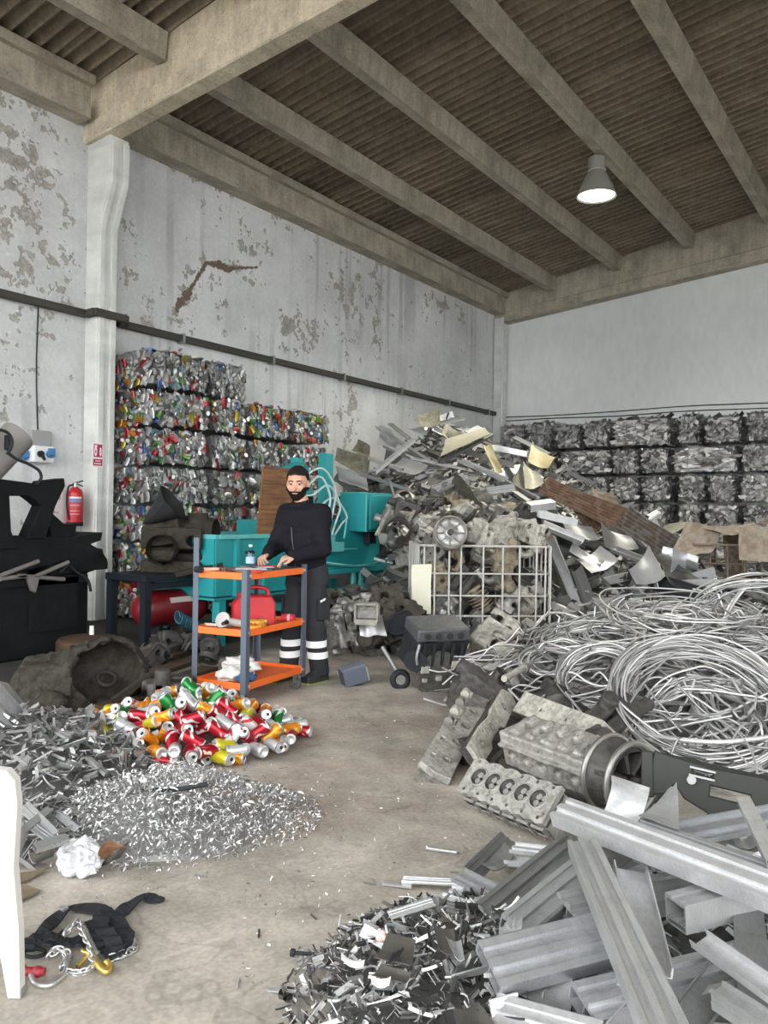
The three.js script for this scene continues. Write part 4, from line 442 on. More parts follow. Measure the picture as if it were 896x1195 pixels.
  const hand = (x, y, z, W, F, N, S, curl) => { let v = 1; const at = (f, n, s) => [W[0] + F[0] * f + N[0] * n + S[0] * s, W[1] + F[1] * f + N[1] * n + S[1] * s, W[2] + F[2] * f + N[2] * n + S[2] * s]; const len = [0.072, 0.082, 0.076, 0.06];
    for (let i = 0; i < 4; i++) { const s = 0.03 - i * 0.02, k = at(0.088 - 0.004 * i, 0, s); v = smin(v, capsule(x, y, z, at(-0.02, 0, s * 0.5), k, 0.018, 0.013), 0.012); let p = k, f = 0.088 - 0.004 * i, n = 0, b = 0.2; for (let j = 0; j < 3; j++) { b += curl[i]; const L = len[i] * [0.45, 0.32, 0.25][j]; f += Math.cos(b) * L; n -= Math.sin(b) * L; const q = at(f, n, s * (1 + 0.12 * (j + 1))); v = Math.min(v, capsule(x, y, z, p, q, 0.0098 - j * 0.0006, 0.0092 - j * 0.0006)); p = q; } }
    const t1 = at(0.03, -0.006, 0.04), t2 = at(0.065, -0.018, 0.055), t3 = at(0.095, -0.028, 0.048); v = smin(v, capsule(x, y, z, at(0.0, 0, 0.015), t1, 0.018, 0.014), 0.012); v = Math.min(v, capsule(x, y, z, t1, t2, 0.0125, 0.011)); v = Math.min(v, capsule(x, y, z, t2, t3, 0.0108, 0.009)); return v; };
  const nrm = (v) => { const l = Math.hypot(...v); return v.map((k) => k / l); }, crs = (a, b) => [a[1] * b[2] - a[2] * b[1], a[2] * b[0] - a[0] * b[2], a[0] * b[1] - a[1] * b[0]];
  const handSet = [['L', nrm([-0.45, -0.2, 0.85]), nrm([0.1, 0.95, 0.25]), -1, [0.2, 0.42, 0.5, 0.55]], ['R', nrm([0.15, -0.35, 0.9]), nrm([-0.25, 0.85, 0.35]), 1, [0.55, 0.6, 0.62, 0.62]]].map(([s, F, N0, sg, curl]) => { const S0 = crs(F, N0), S = nrm(S0.map((k) => -k * (s === 'L' ? 1 : -1) )), N = nrm(crs(S, F).map((k) => k * 1)); const up = N[1] > 0 ? N : N.map((k) => -k); return [s, F, up, S, curl]; });
  const parts = [meshField(body, [-0.45, 0.02, -0.3], [0.45, 1.62, 0.5], 0.016), meshField((x, y, z) => { const [a, b, c] = toHead(x, y, z); return smin(headF(a, b, c), capsule(x, y, z, J.neck, [J.head[0], 1.6, 0.055], 0.058, 0.05), 0.015); }, [-0.2, 1.5, -0.1], [0.09, 1.82, 0.24], 0.006)];
  for (const [s, F, N, S, curl] of handSet) { const W = J['wr' + s]; parts.push(meshField((x, y, z) => smin(hand(x, y, z, W, F, N, S, curl), capsule(x, y, z, J['el' + s].map((k, i) => mix(k, W[i], 0.7)), W, 0.03, 0.024), 0.012), [W[0] - 0.13, W[1] - 0.13, W[2] - 0.09], [W[0] + 0.13, W[1] + 0.11, W[2] + 0.2], 0.0045)); }
  mesh('body', join(parts), mSkin, t);
  const headMesh = (fn, cell) => meshField((x, y, z) => fn(...toHead(x, y, z)), [-0.2, 1.48, -0.1], [0.1, 1.84, 0.25], cell);
  const grain = (a, b, c) => (fbm3(a * 90 + 40, b * 90 + 40, c * 90 + 40) - 0.5) * 0.006;
  mesh('hair', headMesh((a, b, c) => { const front = 0.078 - 0.012 * Math.abs(a) / 0.08, lower = c > 0.03 ? front : mix(front, c > -0.03 ? 0.03 : -0.03, sm(0.035, 0.005, c)); return Math.max(headF(a, b, c) - mix(0.004, 0.014, sm(0.02, 0.09, b)) + grain(a, b, c), lower - b); }, 0.006), mHair, t);
  mesh('beard', headMesh((a, b, c) => { const lip = Math.max(Math.hypot(a / 0.024, (b + 0.064) / 0.0075) - 1, 0.06 - c) * 0.007; return Math.max(headF(a, b, c) - 0.0065 + grain(a, b, c), b + mix(0.05, 0.02, sm(0.04, 0.07, Math.abs(a))), -0.14 - b, 0.005 - c, -lip); }, 0.005), mHair, t);
  const eyes = []; for (const s of [-1, 1]) { const p = V(s * 0.031, 0.004, 0.083), v = V(p.x, p.y * tc - p.z * ts, p.y * ts + p.z * tc); eyes.push(new THREE.SphereGeometry(0.0115, 12, 10).scale(1.3, 0.7, 0.7).translate((v.x * hc + v.z * hs) * HS + J.head[0], v.y * HS + 1.655, (-v.x * hs + v.z * hc) * HS + J.head[2])); }
  for (const e of eyes) mesh('eye', e, mat({ color: C(0.05, 0.035, 0.03), roughness: 0.25 }), t);
  const brow = []; for (const s of [-1, 1]) { const pts = [[s * 0.014, 0.024, 0.097], [s * 0.032, 0.03, 0.094], [s * 0.052, 0.024, 0.082]].map(([a, b, c]) => { const v = V(a, b * tc - c * ts, b * ts + c * tc); return V((v.x * hc + v.z * hs) * HS + J.head[0], v.y * HS + 1.655, (-v.x * hs + v.z * hc) * HS + J.head[2]); }); mesh('eyebrow', tube(pts, 0.0042, 6), mHair, t); }
  const wr = (x, y, z, k, a) => (fbm3(x * k + 11, y * k * 1.6 + 11, z * k + 11) - 0.5) * a;
  const jk = mesh('jacket', uvBox(meshField((x, y, z) => { let v = smin(torso(x, y, z, 0.025), shoulders(x, y, z, 0.02), 0.11); v = smin(v, arm(x, y, z, 'L', 0.03), 0.06); v = smin(v, arm(x, y, z, 'R', 0.03), 0.06); v += wr(x, y, z, 9, 0.022) + wr(x, y, z, 22, 0.008); v = smin(v, Math.max(Math.abs(Math.hypot(x + 0.04, z - 0.035) - 0.08) - 0.011, y - 1.53 + (z - 0.03) * 0.35, 1.42 - y), 0.02); return Math.max(v, 0.885 - y, Math.min(capsule(x, y, z, [-0.04, 1.47, 0.035], [-0.04, 1.9, 0.035], 0.068, 0.085) * -1, 1) ); }, [-0.46, 0.85, -0.3], [0.46, 1.56, 0.46], 0.011), 3), mJacket, t);
  mesh('zip', tube([[-0.04, 1.46, 0.125], [-0.035, 1.36, 0.165], [-0.02, 1.2, 0.172], [-0.005, 1.05, 0.155], [0, 0.93, 0.14]], 0.005, 6), mat({ color: C(0.05, 0.05, 0.055), roughness: 0.4 }), jk);
  const tr = mesh('trousers', uvBox(meshField((x, y, z) => { let v = smin(leg(x, y, z, 'L', 0.105, 0.082, 0.08), leg(x, y, z, 'R', 0.105, 0.082, 0.08), 0.02); v = smin(v, Math.max(ell(x, y, z, 0, 0, 0.17, 0.125), y - 1.0, 0.84 - y), 0.06); v += wr(x, y, z, 11, 0.016) * sm(0.36, 0.45, y); for (const s of [1, -1]) v = smin(v, sdBox(x - s * 0.205, y - 0.62, z - 0.02, 0.008, 0.08, 0.06) - 0.008, 0.01); return Math.max(v, 0.055 - y); }, [-0.3, 0.02, -0.2], [0.3, 1.02, 0.25], 0.0115), 3), mTrouser, t);
  for (const s of ['L', 'R']) for (const y of [0.33, 0.235]) { const k = (0.5 - y) / 0.41, A = J['kn' + s], B = J['an' + s], r = mix(0.082, 0.08, k) + 0.006; mesh('reflective_band', cyl(r, r, 0.055, 24, [mix(A[0], B[0], k), y, mix(A[2], B[2], k)], [0.05, 0, 0], true), mBand, tr); }
  mesh('pocket_stripe', rbx(0.006, 0.018, 0.09, 0.002, [0.225, 0.7, 0.05], [0.15, 0.25, 0]), mBand, tr);
  for (const s of ['L', 'R']) { const A = J['an' + s], g = meshField((x, y, z) => { let v = sdBox(x - A[0], y - 0.035, z - A[2] - 0.06, 0.035, 0.02, 0.115) - 0.015; v = smin(v, capsule(x, y, z, [A[0], 0.11, A[2]], [A[0], 0.05, A[2] + 0.12], 0.05, 0.035), 0.03); return Math.max(v, -y + 0.004); }, [A[0] - 0.08, 0, A[2] - 0.1], [A[0] + 0.08, 0.17, A[2] + 0.22], 0.009); const sh = mesh('shoe', g, mat({ color: C(0.03, 0.03, 0.03), roughness: 0.6 }), t); mesh('sole', rbx(0.1, 0.02, 0.265, 0.01, [A[0], 0.01, A[2] + 0.06]), mat({ color: C(0.3, 0.34, 0.08), roughness: 0.6 }), sh); mesh('lace', join([0, 1, 2].map((i) => tube([[A[0] - 0.035, 0.085 - i * 0.012, A[2] + 0.06 + i * 0.025], [A[0], 0.105 - i * 0.012, A[2] + 0.065 + i * 0.025], [A[0] + 0.035, 0.085 - i * 0.012, A[2] + 0.06 + i * 0.025]], 0.004, 5))), mat({ color: C(0.4, 0.45, 0.1) }), sh); }
}
// ---------- scrap: sections, plates, heaps ----------
const SECT = {
  frame: [[[-0.04, -0.03], [0.03, -0.03], [0.03, -0.034], [0.045, -0.034], [0.045, -0.028], [0.035, -0.028], [0.035, 0.02], [0.02, 0.02], [0.02, 0.034], [0.012, 0.034], [0.012, 0.022], [-0.03, 0.022], [-0.03, 0.034], [-0.046, 0.034], [-0.046, 0.03], [-0.036, 0.03], [-0.036, 0.0], [-0.04, 0.0]], [rectPts(-0.018, -0.005, 0.03, 0.042), rectPts(0.016, -0.005, 0.028, 0.042)]],
  channel: [[[-0.045, -0.02], [0.045, -0.02], [0.045, 0.025], [0.041, 0.025], [0.041, -0.016], [-0.041, -0.016], [-0.041, 0.025], [-0.045, 0.025]], []],
  box: [[[-0.04, -0.025], [0.04, -0.025], [0.04, 0.025], [-0.04, 0.025]], [rectPts(-0.018, 0, 0.036, 0.044), rectPts(0.02, 0, 0.034, 0.044)]],
  angle: [[[-0.03, -0.03], [0.03, -0.03], [0.03, -0.026], [-0.026, -0.026], [-0.026, 0.03], [-0.03, 0.03]], []],
  slat: [[[-0.055, -0.006], [-0.02, -0.006], [-0.018, -0.011], [0.018, -0.011], [0.02, -0.006], [0.055, -0.006], [0.055, 0.004], [0.05, 0.007], [0.03, 0.007], [0.027, 0.003], [0.006, 0.003], [0.003, 0.008], [-0.003, 0.008], [-0.006, 0.003], [-0.027, 0.003], [-0.03, 0.007], [-0.05, 0.007], [-0.055, 0.004]], []],
  tee: [[[-0.04, 0.016], [-0.003, 0.016], [-0.003, -0.03], [0.003, -0.03], [0.003, 0.016], [0.04, 0.016], [0.04, 0.02], [-0.04, 0.02]], []],
  lipped: [[[-0.04, -0.04], [0.04, -0.04], [0.04, 0.04], [0.014, 0.04], [0.014, 0.036], [0.036, 0.036], [0.036, -0.036], [0.004, -0.036], [0.004, -0.026], [-0.004, -0.026], [-0.004, -0.036], [-0.036, -0.036], [-0.036, 0.036], [-0.014, 0.036], [-0.014, 0.04], [-0.04, 0.04]], []],
  ribbed: [[[-0.055, -0.03], [0.055, -0.03], [0.055, 0.012], [0.048, 0.02], [0.03, 0.02], [0.026, 0.012], [0.006, 0.012], [0.004, 0.024], [-0.016, 0.024], [-0.018, 0.012], [-0.036, 0.012], [-0.038, 0.018], [-0.055, 0.018]], [rectPts(-0.028, -0.01, 0.044, 0.032), rectPts(0.024, -0.01, 0.05, 0.032)]],
  hollow: [[[-0.045, -0.045], [0.045, -0.045], [0.045, 0.045], [0.016, 0.045], [0.016, 0.038], [-0.016, 0.038], [-0.016, 0.045], [-0.045, 0.045]], [[[-0.04, -0.04], [0.04, -0.04], [0.04, -0.028], [-0.04, -0.028]], [[-0.04, -0.024], [-0.008, -0.024], [-0.008, -0.012], [0.008, -0.012], [0.008, -0.024], [0.04, -0.024], [0.04, 0.033], [-0.04, 0.033]]]],
  wing: [[[-0.06, -0.004], [0.06, -0.004], [0.06, 0.02], [0.056, 0.02], [0.056, 0.0], [0.012, 0.0], [0.012, 0.014], [-0.012, 0.014], [-0.012, 0.0], [-0.056, 0.0], [-0.056, 0.02], [-0.06, 0.02]], []],
};
const profGeo = {}; for (const [k, [p, h]] of Object.entries(SECT)) { const g = ext(p, 1, h); profGeo[k] = uvBox(g, 3); }
const mProf = [mAlu, mAluOld, mAluWhite, mat({ color: C(0.29, 0.295, 0.29), map: tMetal, metalness: 0.6, roughness: 0.42 }), mat({ color: C(0.58, 0.595, 0.61), map: tMetal, metalness: 0.65, roughness: 0.36 })];
const mOlive = mat({ color: C(0.27, 0.26, 0.2), map: tGrime, roughness: 0.6, metalness: 0.2 }), mBeige = mat({ color: C(0.5, 0.47, 0.36), map: tMetal, roughness: 0.6, metalness: 0.1 }), mYellow = mat({ color: C(0.42, 0.36, 0.19), map: tMetal, roughness: 0.6 });
const at3 = (q) => (q.isVector3 ? q.clone() : away(q[0], q[1], q[2]));
function beamAt(a, b, sect, s, roll, m, label, group, name = 'aluminium_profile') {
  const A = at3(a), B = at3(b), o = tag(mesh(name, profGeo[sect], m), label, 'profile', group); const M = along(A, B, roll); M.decompose(o.position, o.quaternion, o.scale); const sc = Array.isArray(s) ? s : [s, s]; o.scale.set(sc[0], sc[1], A.distanceTo(B)); return o;
}
function patch(P, n, bend, sd, th = 0.004) {      // four corners -> a thin bent plate with thickness
  const c = P.reduce((s, p) => s.add(p), V(0, 0, 0)).multiplyScalar(0.25), N = P[1].clone().sub(P[0]).cross(P[3].clone().sub(P[0])).normalize(), pos = [], idx = [], uv = [], W = P[0].distanceTo(P[1]), Hh = P[0].distanceTo(P[3]);
  for (const side of [1, -1]) for (let j = 0; j <= n; j++) for (let i = 0; i <= n; i++) { const u = i / n, v = j / n, p = P[0].clone().multiplyScalar((1 - u) * (1 - v)).addScaledVector(P[1], u * (1 - v)).addScaledVector(P[2], u * v).addScaledVector(P[3], (1 - u) * v); p.addScaledVector(N, bend * (4 * u * (1 - u) - 0.6) + bend * 0.9 * (fbm(u * 3 + sd, v * 3 + sd * 2 + 9, 3) - 0.5) + side * th / 2).sub(c); pos.push(p.x, p.y, p.z); uv.push(u * W * 2, v * Hh * 2); }
  const K = (n + 1) * (n + 1), q = (a, b, c2, d) => idx.push(a, b, c2, a, c2, d);
  for (let j = 0; j < n; j++) for (let i = 0; i < n; i++) { const a = j * (n + 1) + i; q(a, a + 1, a + n + 2, a + n + 1); q(K + a, K + a + n + 1, K + a + n + 2, K + a + 1); }
  for (let i = 0; i < n; i++) { const e = [[i, i + 1], [n * (n + 1) + i + 1, n * (n + 1) + i], [(i + 1) * (n + 1), i * (n + 1)], [i * (n + 1) + n, (i + 1) * (n + 1) + n]]; for (const [a, b] of e) q(b, a, K + a, K + b); }
  const g = new THREE.BufferGeometry(); g.setAttribute('position', new THREE.BufferAttribute(new Float32Array(pos), 3)); g.setAttribute('uv', new THREE.BufferAttribute(new Float32Array(uv), 2)); g.setIndex(idx); const out = g.toNonIndexed(); out.computeVertexNormals(); return [toCreasedNormals(out, 0.6), c];
}
let plateNo = 0;
function plateAt(q, m, label, bend = 0.02, group, name = 'metal_sheet', category = 'sheet', th = 0.004) { const [g, c] = patch(q.map(at3), 6, bend, ++plateNo * 1.7, th), o = tag(mesh(name, g, m), label, category, group); o.position.copy(c); return o; }
// little shapes for loose piles
const bits = [];
{ reseed(61); for (let k = 0; k < 10; k++) { const L = 1, g = new THREE.BoxGeometry(rr(0.16, 0.4), rr(0.03, 0.1), L, 1, 1, 4), p = g.attributes.position, c = rr(-0.5, 0.5), tw = rr(-0.7, 0.7); for (let i = 0; i < p.count; i++) { const z = p.getZ(i), a = tw * z, x = p.getX(i), y = p.getY(i); p.setXYZ(i, x * Math.cos(a) - y * Math.sin(a), x * Math.sin(a) + y * Math.cos(a) + c * z * z, z); } g.computeVertexNormals(); bits.push(g.toNonIndexed()); }
  for (const k of ['channel', 'angle', 'tee', 'lipped']) bits.push(profGeo[k].clone().scale(6, 6, 1)); }
const curls = [];
{ reseed(62); for (let k = 0; k < 8; k++) { const R = rr(0.35, 0.9), a = rr(1.2, 4.2), n = 9, P = [], w = rr(0.1, 0.22), I = []; for (let i = 0; i <= n; i++) { const t = i / n * a, z = i / n * rr(0.2, 0.5); P.push(R * Math.cos(t), R * Math.sin(t), z, R * Math.cos(t) * 0.92, R * Math.sin(t) * 0.92, z + w); if (i < n) { const b = 2 * i; I.push(b, b + 1, b + 2, b + 2, b + 1, b + 3); } } const g = new THREE.BufferGeometry(); g.setAttribute('position', new THREE.BufferAttribute(new Float32Array(P), 3)); g.setAttribute('uv', new THREE.BufferAttribute(new Float32Array(P.length / 3 * 2), 2)); g.setIndex(I); g.computeVertexNormals(); g.center(); curls.push(g.toNonIndexed()); } }
const lieQ = (tilt) => new THREE.Quaternion().setFromEuler(new THREE.Euler(rr(-tilt, tilt), rr(0, 6.28), rr(-1.5, 1.5), 'YXZ'));
// ground mesh of a mound: only where it rises above the floor
function moundGeo(hf, x0, x1, z0, z1, cell, amp, freq) {
  const nx = Math.ceil((x1 - x0) / cell), nz = Math.ceil((z1 - z0) / cell), g = new THREE.PlaneGeometry(x1 - x0, z1 - z0, nx, nz).rotateX(-Math.PI / 2).translate((x0 + x1) / 2, 0, (z0 + z1) / 2), p = g.attributes.position;
  for (let i = 0; i < p.count; i++) { const x = p.getX(i), z = p.getZ(i), h = hf(x, z); p.setY(i, h <= 0.005 ? -0.02 : Math.max(0.002, h + amp * (fbm(x * freq + 90, z * freq + 90, 3) - 0.5) * 2 * Math.min(1, h * 5))); }
  const old = g.index.array, keep = []; for (let i = 0; i < old.length; i += 3) if (Math.max(p.getY(old[i]), p.getY(old[i + 1]), p.getY(old[i + 2])) > 0) keep.push(old[i], old[i + 1], old[i + 2]); g.setIndex(keep); const q = g.toNonIndexed(); q.computeVertexNormals(); return q;
}
const cone = (cx, cz, r, h, pw = 1, sx = 1, sz = 1) => (x, z) => h * Math.max(0, 1 - Math.hypot((x - cx) / sx, (z - cz) / sz) / r) ** pw;
const heapMax = (...f) => (x, z) => Math.max(...f.map((k) => k(x, z)));
// ---------- the big heap of sheets and profiles behind the cage ----------
const hBack = heapMax(cone(-7.6, -13.0, 4.2, 3.3, 1.1, 1, 1.0), cone(-7.4, -11.0, 2.4, 2.5, 0.9), cone(-5.4, -12.6, 3.6, 2.45, 1), cone(-4.1, -11.3, 3.2, 1.75, 1), cone(-5.2, -9.8, 2.4, 1.9, 0.9), cone(-2.6, -9.3, 2.8, 1.05, 1), cone(-2.0, -11.5, 2.8, 0.9, 1));
{ reseed(71); const H = new Heap();
  const core = moundGeo((x, z) => (x < -9.05 || z < -15.9 ? 0 : hBack(x, z) - 0.42), -9.05, 0, -15.9, -7.4, 0.16, 0.12, 5); H.add(core, M4(), [0.27, 0.268, 0.26]);
  for (let i = 0; i < 4200; i++) { const x = rr(-8.7, -0.6), z = rr(-15.4, -7.6), h = hBack(x, z); if (h < 0.3 || (x < -6 && z > -9.6)) continue; const L = rr(0.08, 0.35), w = L * rr(0.4, 1), s = rnd() < 0.35 ? rr(0.45, 0.75) : rr(0.06, 0.35), wm = rr(0.9, 1); H.add(pick(bits), M4().compose(V(x, h - 0.28 + rr(0, 0.24), z), lieQ(0.6), V(w, w, L)), [s, s * (0.97 + 0.03 * wm), s * wm]); }
  tag(mesh('scrap_heap', H.geo(), mVert), 'mixed small metal scrap filling the tall heap behind the cage', 'scrap', null, 'stuff'); }
{ const S = [
  [[[486, 486, 14], [512, 474, 14.2], [514, 496, 14], [489, 499, 13.8]], mOlive, 'dark grey square plate standing on top of the big scrap heap'],
  [[[440, 520, 13], [444, 497, 13.3], [472, 508, 13.2], [462, 524, 12.9]], mAluWhite, 'bright folded sheet near the top left of big scrap heap'],
  [[[390, 538, 12], [393, 524, 12.2], [432, 536, 12], [428, 560, 11.7]], mOlive, 'olive grey panel at the left end of the heap'],
  [[[396, 562, 11.2], [392, 545, 11.4], [428, 560, 11.2], [430, 575, 11]], mAluOld, 'grey curved panel below the olive panel at heap left'],
  [[[410, 527, 12.4], [418, 514, 12.6], [432, 522, 12.4], [430, 536, 12.2]], mOlive, 'small leaning olive sheet above the teal press'],
  [[[512, 536, 12], [520, 515, 12.4], [566, 500, 12.6], [574, 508, 12.2]], mBeige, 'long beige panel lying across the upper heap'],
  [[[561, 520, 12], [572, 519, 12.1], [586, 554, 11.6], [574, 548, 11.6]], mYellow, 'yellowish flat strip sticking out of the heap'],
  [[[598, 560, 11.2], [609, 538, 11.4], [613, 570, 11.1], [603, 578, 11]], mOlive, 'grey green sheet on edge at the right of heap'],
  [[[610, 540, 11.6], [628, 552, 11.4], [634, 566, 11.2], [612, 572, 11]], mBeige, 'pale brown bent sheet beside the rusty roofing'],
  [[[447, 545, 12], [470, 536, 12.2], [500, 545, 12], [480, 556, 11.8]], mAluOld, 'dull grey sheet lying flat in the middle of heap'],
  [[[520, 495, 13.2], [545, 508, 13], [540, 520, 12.8], [515, 508, 13]], mOlive, 'olive plate half buried near the heap top'],
  [[[545, 500, 13.2], [585, 520, 12.8], [590, 528, 12.6], [550, 512, 13]], mAluDark, 'dark narrow sheet on the right upper slope'],
  [[[620, 520, 13], [648, 535, 12.6], [640, 548, 12.4], [616, 540, 12.6]], mYellow, 'brownish yellow sheet near the aluminium bales'],
  [[[640, 645, 9.2], [648, 640, 9.3], [690, 735, 8.6], [668, 742, 8.5]], mAluDark, 'dark glossy panel leaning beside the white cage'],
  [[[640, 690, 9], [660, 700, 8.9], [676, 745, 8.6], [648, 745, 8.6]], mAluOld, 'grey sheet half hidden behind the leaning dark panel'],
  [[[665, 668, 8.9], [678, 661, 9], [706, 735, 8.3], [690, 735, 8.3]], mProf[3], 'grey flat bar leaning right of the dark panel'],
  [[[733, 668, 8.4], [757, 640, 8.7], [776, 676, 8.3], [742, 684, 8.2]], mAluWhite, 'shiny triangular sheet below the rusty roofing'],
  [[[757, 640, 8.7], [768, 648, 8.8], [836, 692, 8.2], [778, 682, 8.2]], mAluDark, 'dark folded sheet right of the shiny triangular one'],
  [[[672, 655, 9.3], [700, 640, 9.5], [722, 655, 9.2], [690, 672, 9]], mAluWhite, 'pale crumpled sheet above the wire tangle'],
  [[[700, 612, 10], [735, 628, 9.8], [745, 642, 9.6], [705, 640, 9.6]], mProf[3], 'grey bent sheet under the corrugated roofing'],
  [[[650, 600, 10.4], [690, 618, 10], [700, 632, 9.8], [660, 620, 10]], mAluOld, 'dull sheet between cage and corrugated roofing'],
  [[[690, 700, 8.2], [740, 690, 8.4], [752, 708, 8.2], [700, 716, 8]], mAluOld, 'flat grey sheet lying under the wire tangle'],
  [[[668, 635, 9.6], [705, 655, 9.3], [700, 662, 9.2], [664, 645, 9.5]], mAluWhite, 'white bent strip right of the cage top'],
  ];
  for (const [q, m, l] of S) plateAt(q, m, l, 0.05);
  const B = [
  [[436, 552, 11.6], [482, 514, 12.4], 'box', 1, 0, 2, 'white bar rising diagonally at the heap left'], [[420, 552, 11.6], [482, 572, 11], 'angle', 0.9, 0.4, 2, 'long thin pale strip crossing above the teal cabinet'], [[455, 494, 13.2], [478, 512, 13], 'slat', 1, 0.3, 3, 'dark strip sticking up at the heap top left'],
  [[440, 497, 13.4], [512, 545, 12.2], 'angle', 1.2, 0.8, 0, 'long angle bar across the middle of heap'], [[447, 520, 12.6], [510, 548, 12], 'tee', 1, 0.2, 1, 'grey tee bar below the long angle bar'], [[507, 500, 13.2], [545, 518, 12.8], 'angle', 0.8, 0.1, 2, 'short white angle bar near the beige panel'],
  [[513, 540, 12], [574, 507, 12.6], 'box', 0.8, 0.5, 3, 'olive bar running along the beige panel'], [[575, 522, 12.4], [616, 530, 12.2], 'box', 1.6, 0.1, 2, 'thick white box profile on the heap right'], [[536, 537, 12], [590, 560, 11.4], 'channel', 1.1, 0.2, 2, 'white channel sloping down the heap right'], [[590, 560, 11.3], [628, 580, 10.8], 'angle', 1, 0.7, 2, 'pale angle continuing below the white channel'],
  [[508, 572, 10.8], [545, 556, 11], 'wing', 1.5, 0.4, 2, 'wide white channel lying above the castings'], [[545, 505, 12.8], [560, 498, 13], 'slat', 1, 0.5, 2, 'short bright slat at the upper heap'], [[616, 592, 9.9], [645, 588, 10], 'box', 1.8, 0.3, 2, 'short white box section right of the castings'], [[628, 600, 9.8], [672, 610, 9.8], 'channel', 1.8, 0.1, 0, 'open grey channel end right of the castings'], [[632, 612, 9.6], [680, 632, 9.4], 'channel', 1.2, 0.5, 2, 'white channel sloping beside the cage corner'],
  [[642, 628, 9.2], [682, 725, 8.5], 'channel', 1.1, 0.9, 2, 'bright channel leaning down beside the cage'], [[768, 650, 8.8], [830, 690, 8.3], 'angle', 1.1, 0.5, 0, 'grey angle beside the black tray'], [[600, 575, 10.8], [640, 602, 10.2], 'tee', 1.2, 0, 3, 'dark tee bar above the cage corner'], [[480, 535, 12.2], [545, 548, 11.8], 'slat', 1.1, 0.3, 1, 'grey slat lying level across the heap'], [[455, 560, 11.2], [463, 590, 10.6], 'angle', 0.6, 0, 0, 'thin bent rod standing above the teal cabinet'],
  [[535, 525, 12.4], [600, 545, 11.9], 'tee', 1.3, 0.9, 3, 'dark bar under the yellowish strip'], [[430, 535, 12], [470, 548, 11.8], 'box', 0.9, 0.2, 1, 'grey bar tucked under the folded sheet'], [[600, 510, 13.4], [640, 530, 13], 'slat', 1.2, 0.3, 3, 'dark slat in front of the aluminium bales'], [[715, 640, 9.4], [765, 660, 8.9], 'channel', 1, 0.4, 1, 'grey channel under the shiny triangular sheet'],
  ];
  for (const [a, b, s, k, r, m, l] of B) beamAt(a, b, s, k, r, mProf[m], l); }
// loose bars and plates of the heap
{ reseed(73); const g = 'loose pieces in the big scrap heap'; let n = 0;
  for (let i = 0; i < 900 && n < 110; i++) { const x = rr(-8.8, -1.5), z = rr(-14.8, -8.2), h = hBack(x, z); if (h < 0.6 || (x < -6 && z > -9.6) || (x > -5.2 && z > -9.2 && x < -3.2)) continue; n++; const q = lieQ(0.5), L = rr(0.3, 1.0);
    if (rnd() < 0.6) { const o = tag(mesh('aluminium_profile', profGeo[pick(['channel', 'angle', 'box', 'slat', 'tee', 'frame'])], pick(mProf)), 'loose grey aluminium bar lying in the big scrap heap', 'profile', g); o.position.set(x, h - 0.02, z); o.quaternion.copy(q); o.scale.set(rr(0.8, 1.5), rr(0.8, 1.5), L); }
    else { const w = rr(0.15, 0.45), P = [V(-w, 0, -L / 2), V(w, 0, -L / 2), V(w * rr(0.5, 1), 0, L / 2), V(-w * rr(0.4, 1), 0, L / 2)].map((p) => p.multiplyScalar(0.7).applyQuaternion(q).add(V(x, h, z))); plateAt(P, pick([mAluOld, mAlu, mAluDark, mProf[3], mProf[4], mOlive, mAluWhite]), 'loose bent metal sheet lying in the big scrap heap', rr(-0.12, 0.12), g); } } }
// rusty corrugated roofing sliding down the heap
{ const cor = (q, m, label, waves) => { const P = q.map(at3), c = P.reduce((s, p) => s.add(p), V(0, 0, 0)).multiplyScalar(0.25), N = P[1].clone().sub(P[0]).cross(P[3].clone().sub(P[0])).normalize(), n = waves * 6, pos = [], uv = [], idx = []; for (let j = 0; j <= 8; j++) for (let i = 0; i <= n; i++) { const u = i / n, v = j / 8, p = P[0].clone().multiplyScalar((1 - u) * (1 - v)).addScaledVector(P[1], u * (1 - v)).addScaledVector(P[2], u * v).addScaledVector(P[3], (1 - u) * v).addScaledVector(N, 0.018 * Math.cos(u * waves * 6.283) + 0.05 * (fbm(u * 2 + 4, v * 3 + waves, 3) - 0.5)).sub(c); pos.push(p.x, p.y, p.z); uv.push(u * 0.6, v * 1.5); if (i < n && j < 8) { const a = j * (n + 1) + i; idx.push(a, a + 1, a + n + 2, a, a + n + 2, a + n + 1); } } const g = new THREE.BufferGeometry(); g.setAttribute('position', new THREE.BufferAttribute(new Float32Array(pos), 3)); g.setAttribute('uv', new THREE.BufferAttribute(new Float32Array(uv), 2)); g.setIndex(idx); g.computeVertexNormals(); const o = tag(mesh('corrugated_sheet', g, m), label, 'sheet'); o.position.copy(c); };
  const mRustGrey = mat({ map: tRust, color: C(0.62, 0.72, 0.82), roughness: 0.8, metalness: 0.3 });
  cor([[628, 572, 11], [640, 557, 11.3], [735, 595, 10.6], [716, 616, 10.2]].map((q) => q), mat({ map: tRust, color: C(0.7, 0.55, 0.45), roughness: 0.85 }), 'rusty brown corrugated sheet sloping down the heap', 7);
  cor([[716, 615, 10.1], [736, 590, 10.5], [792, 628, 9.8], [776, 652, 9.4]], mRustGrey, 'grey corrugated sheet below the rusty brown one', 7);
  cor([[664, 585, 10.9], [680, 575, 11.1], [712, 612, 10.5], [690, 625, 10.2]], mat({ map: tRust, color: C(0.6, 0.44, 0.34), roughness: 0.85 }), 'short dark rusty corrugated sheet under the long one', 5);
  plateAt([[690, 570, 11.4], [715, 576, 11.2], [722, 590, 11], [695, 590, 11.1]], mRust, 'rust brown flat plate above the corrugated sheets', 0.04); }
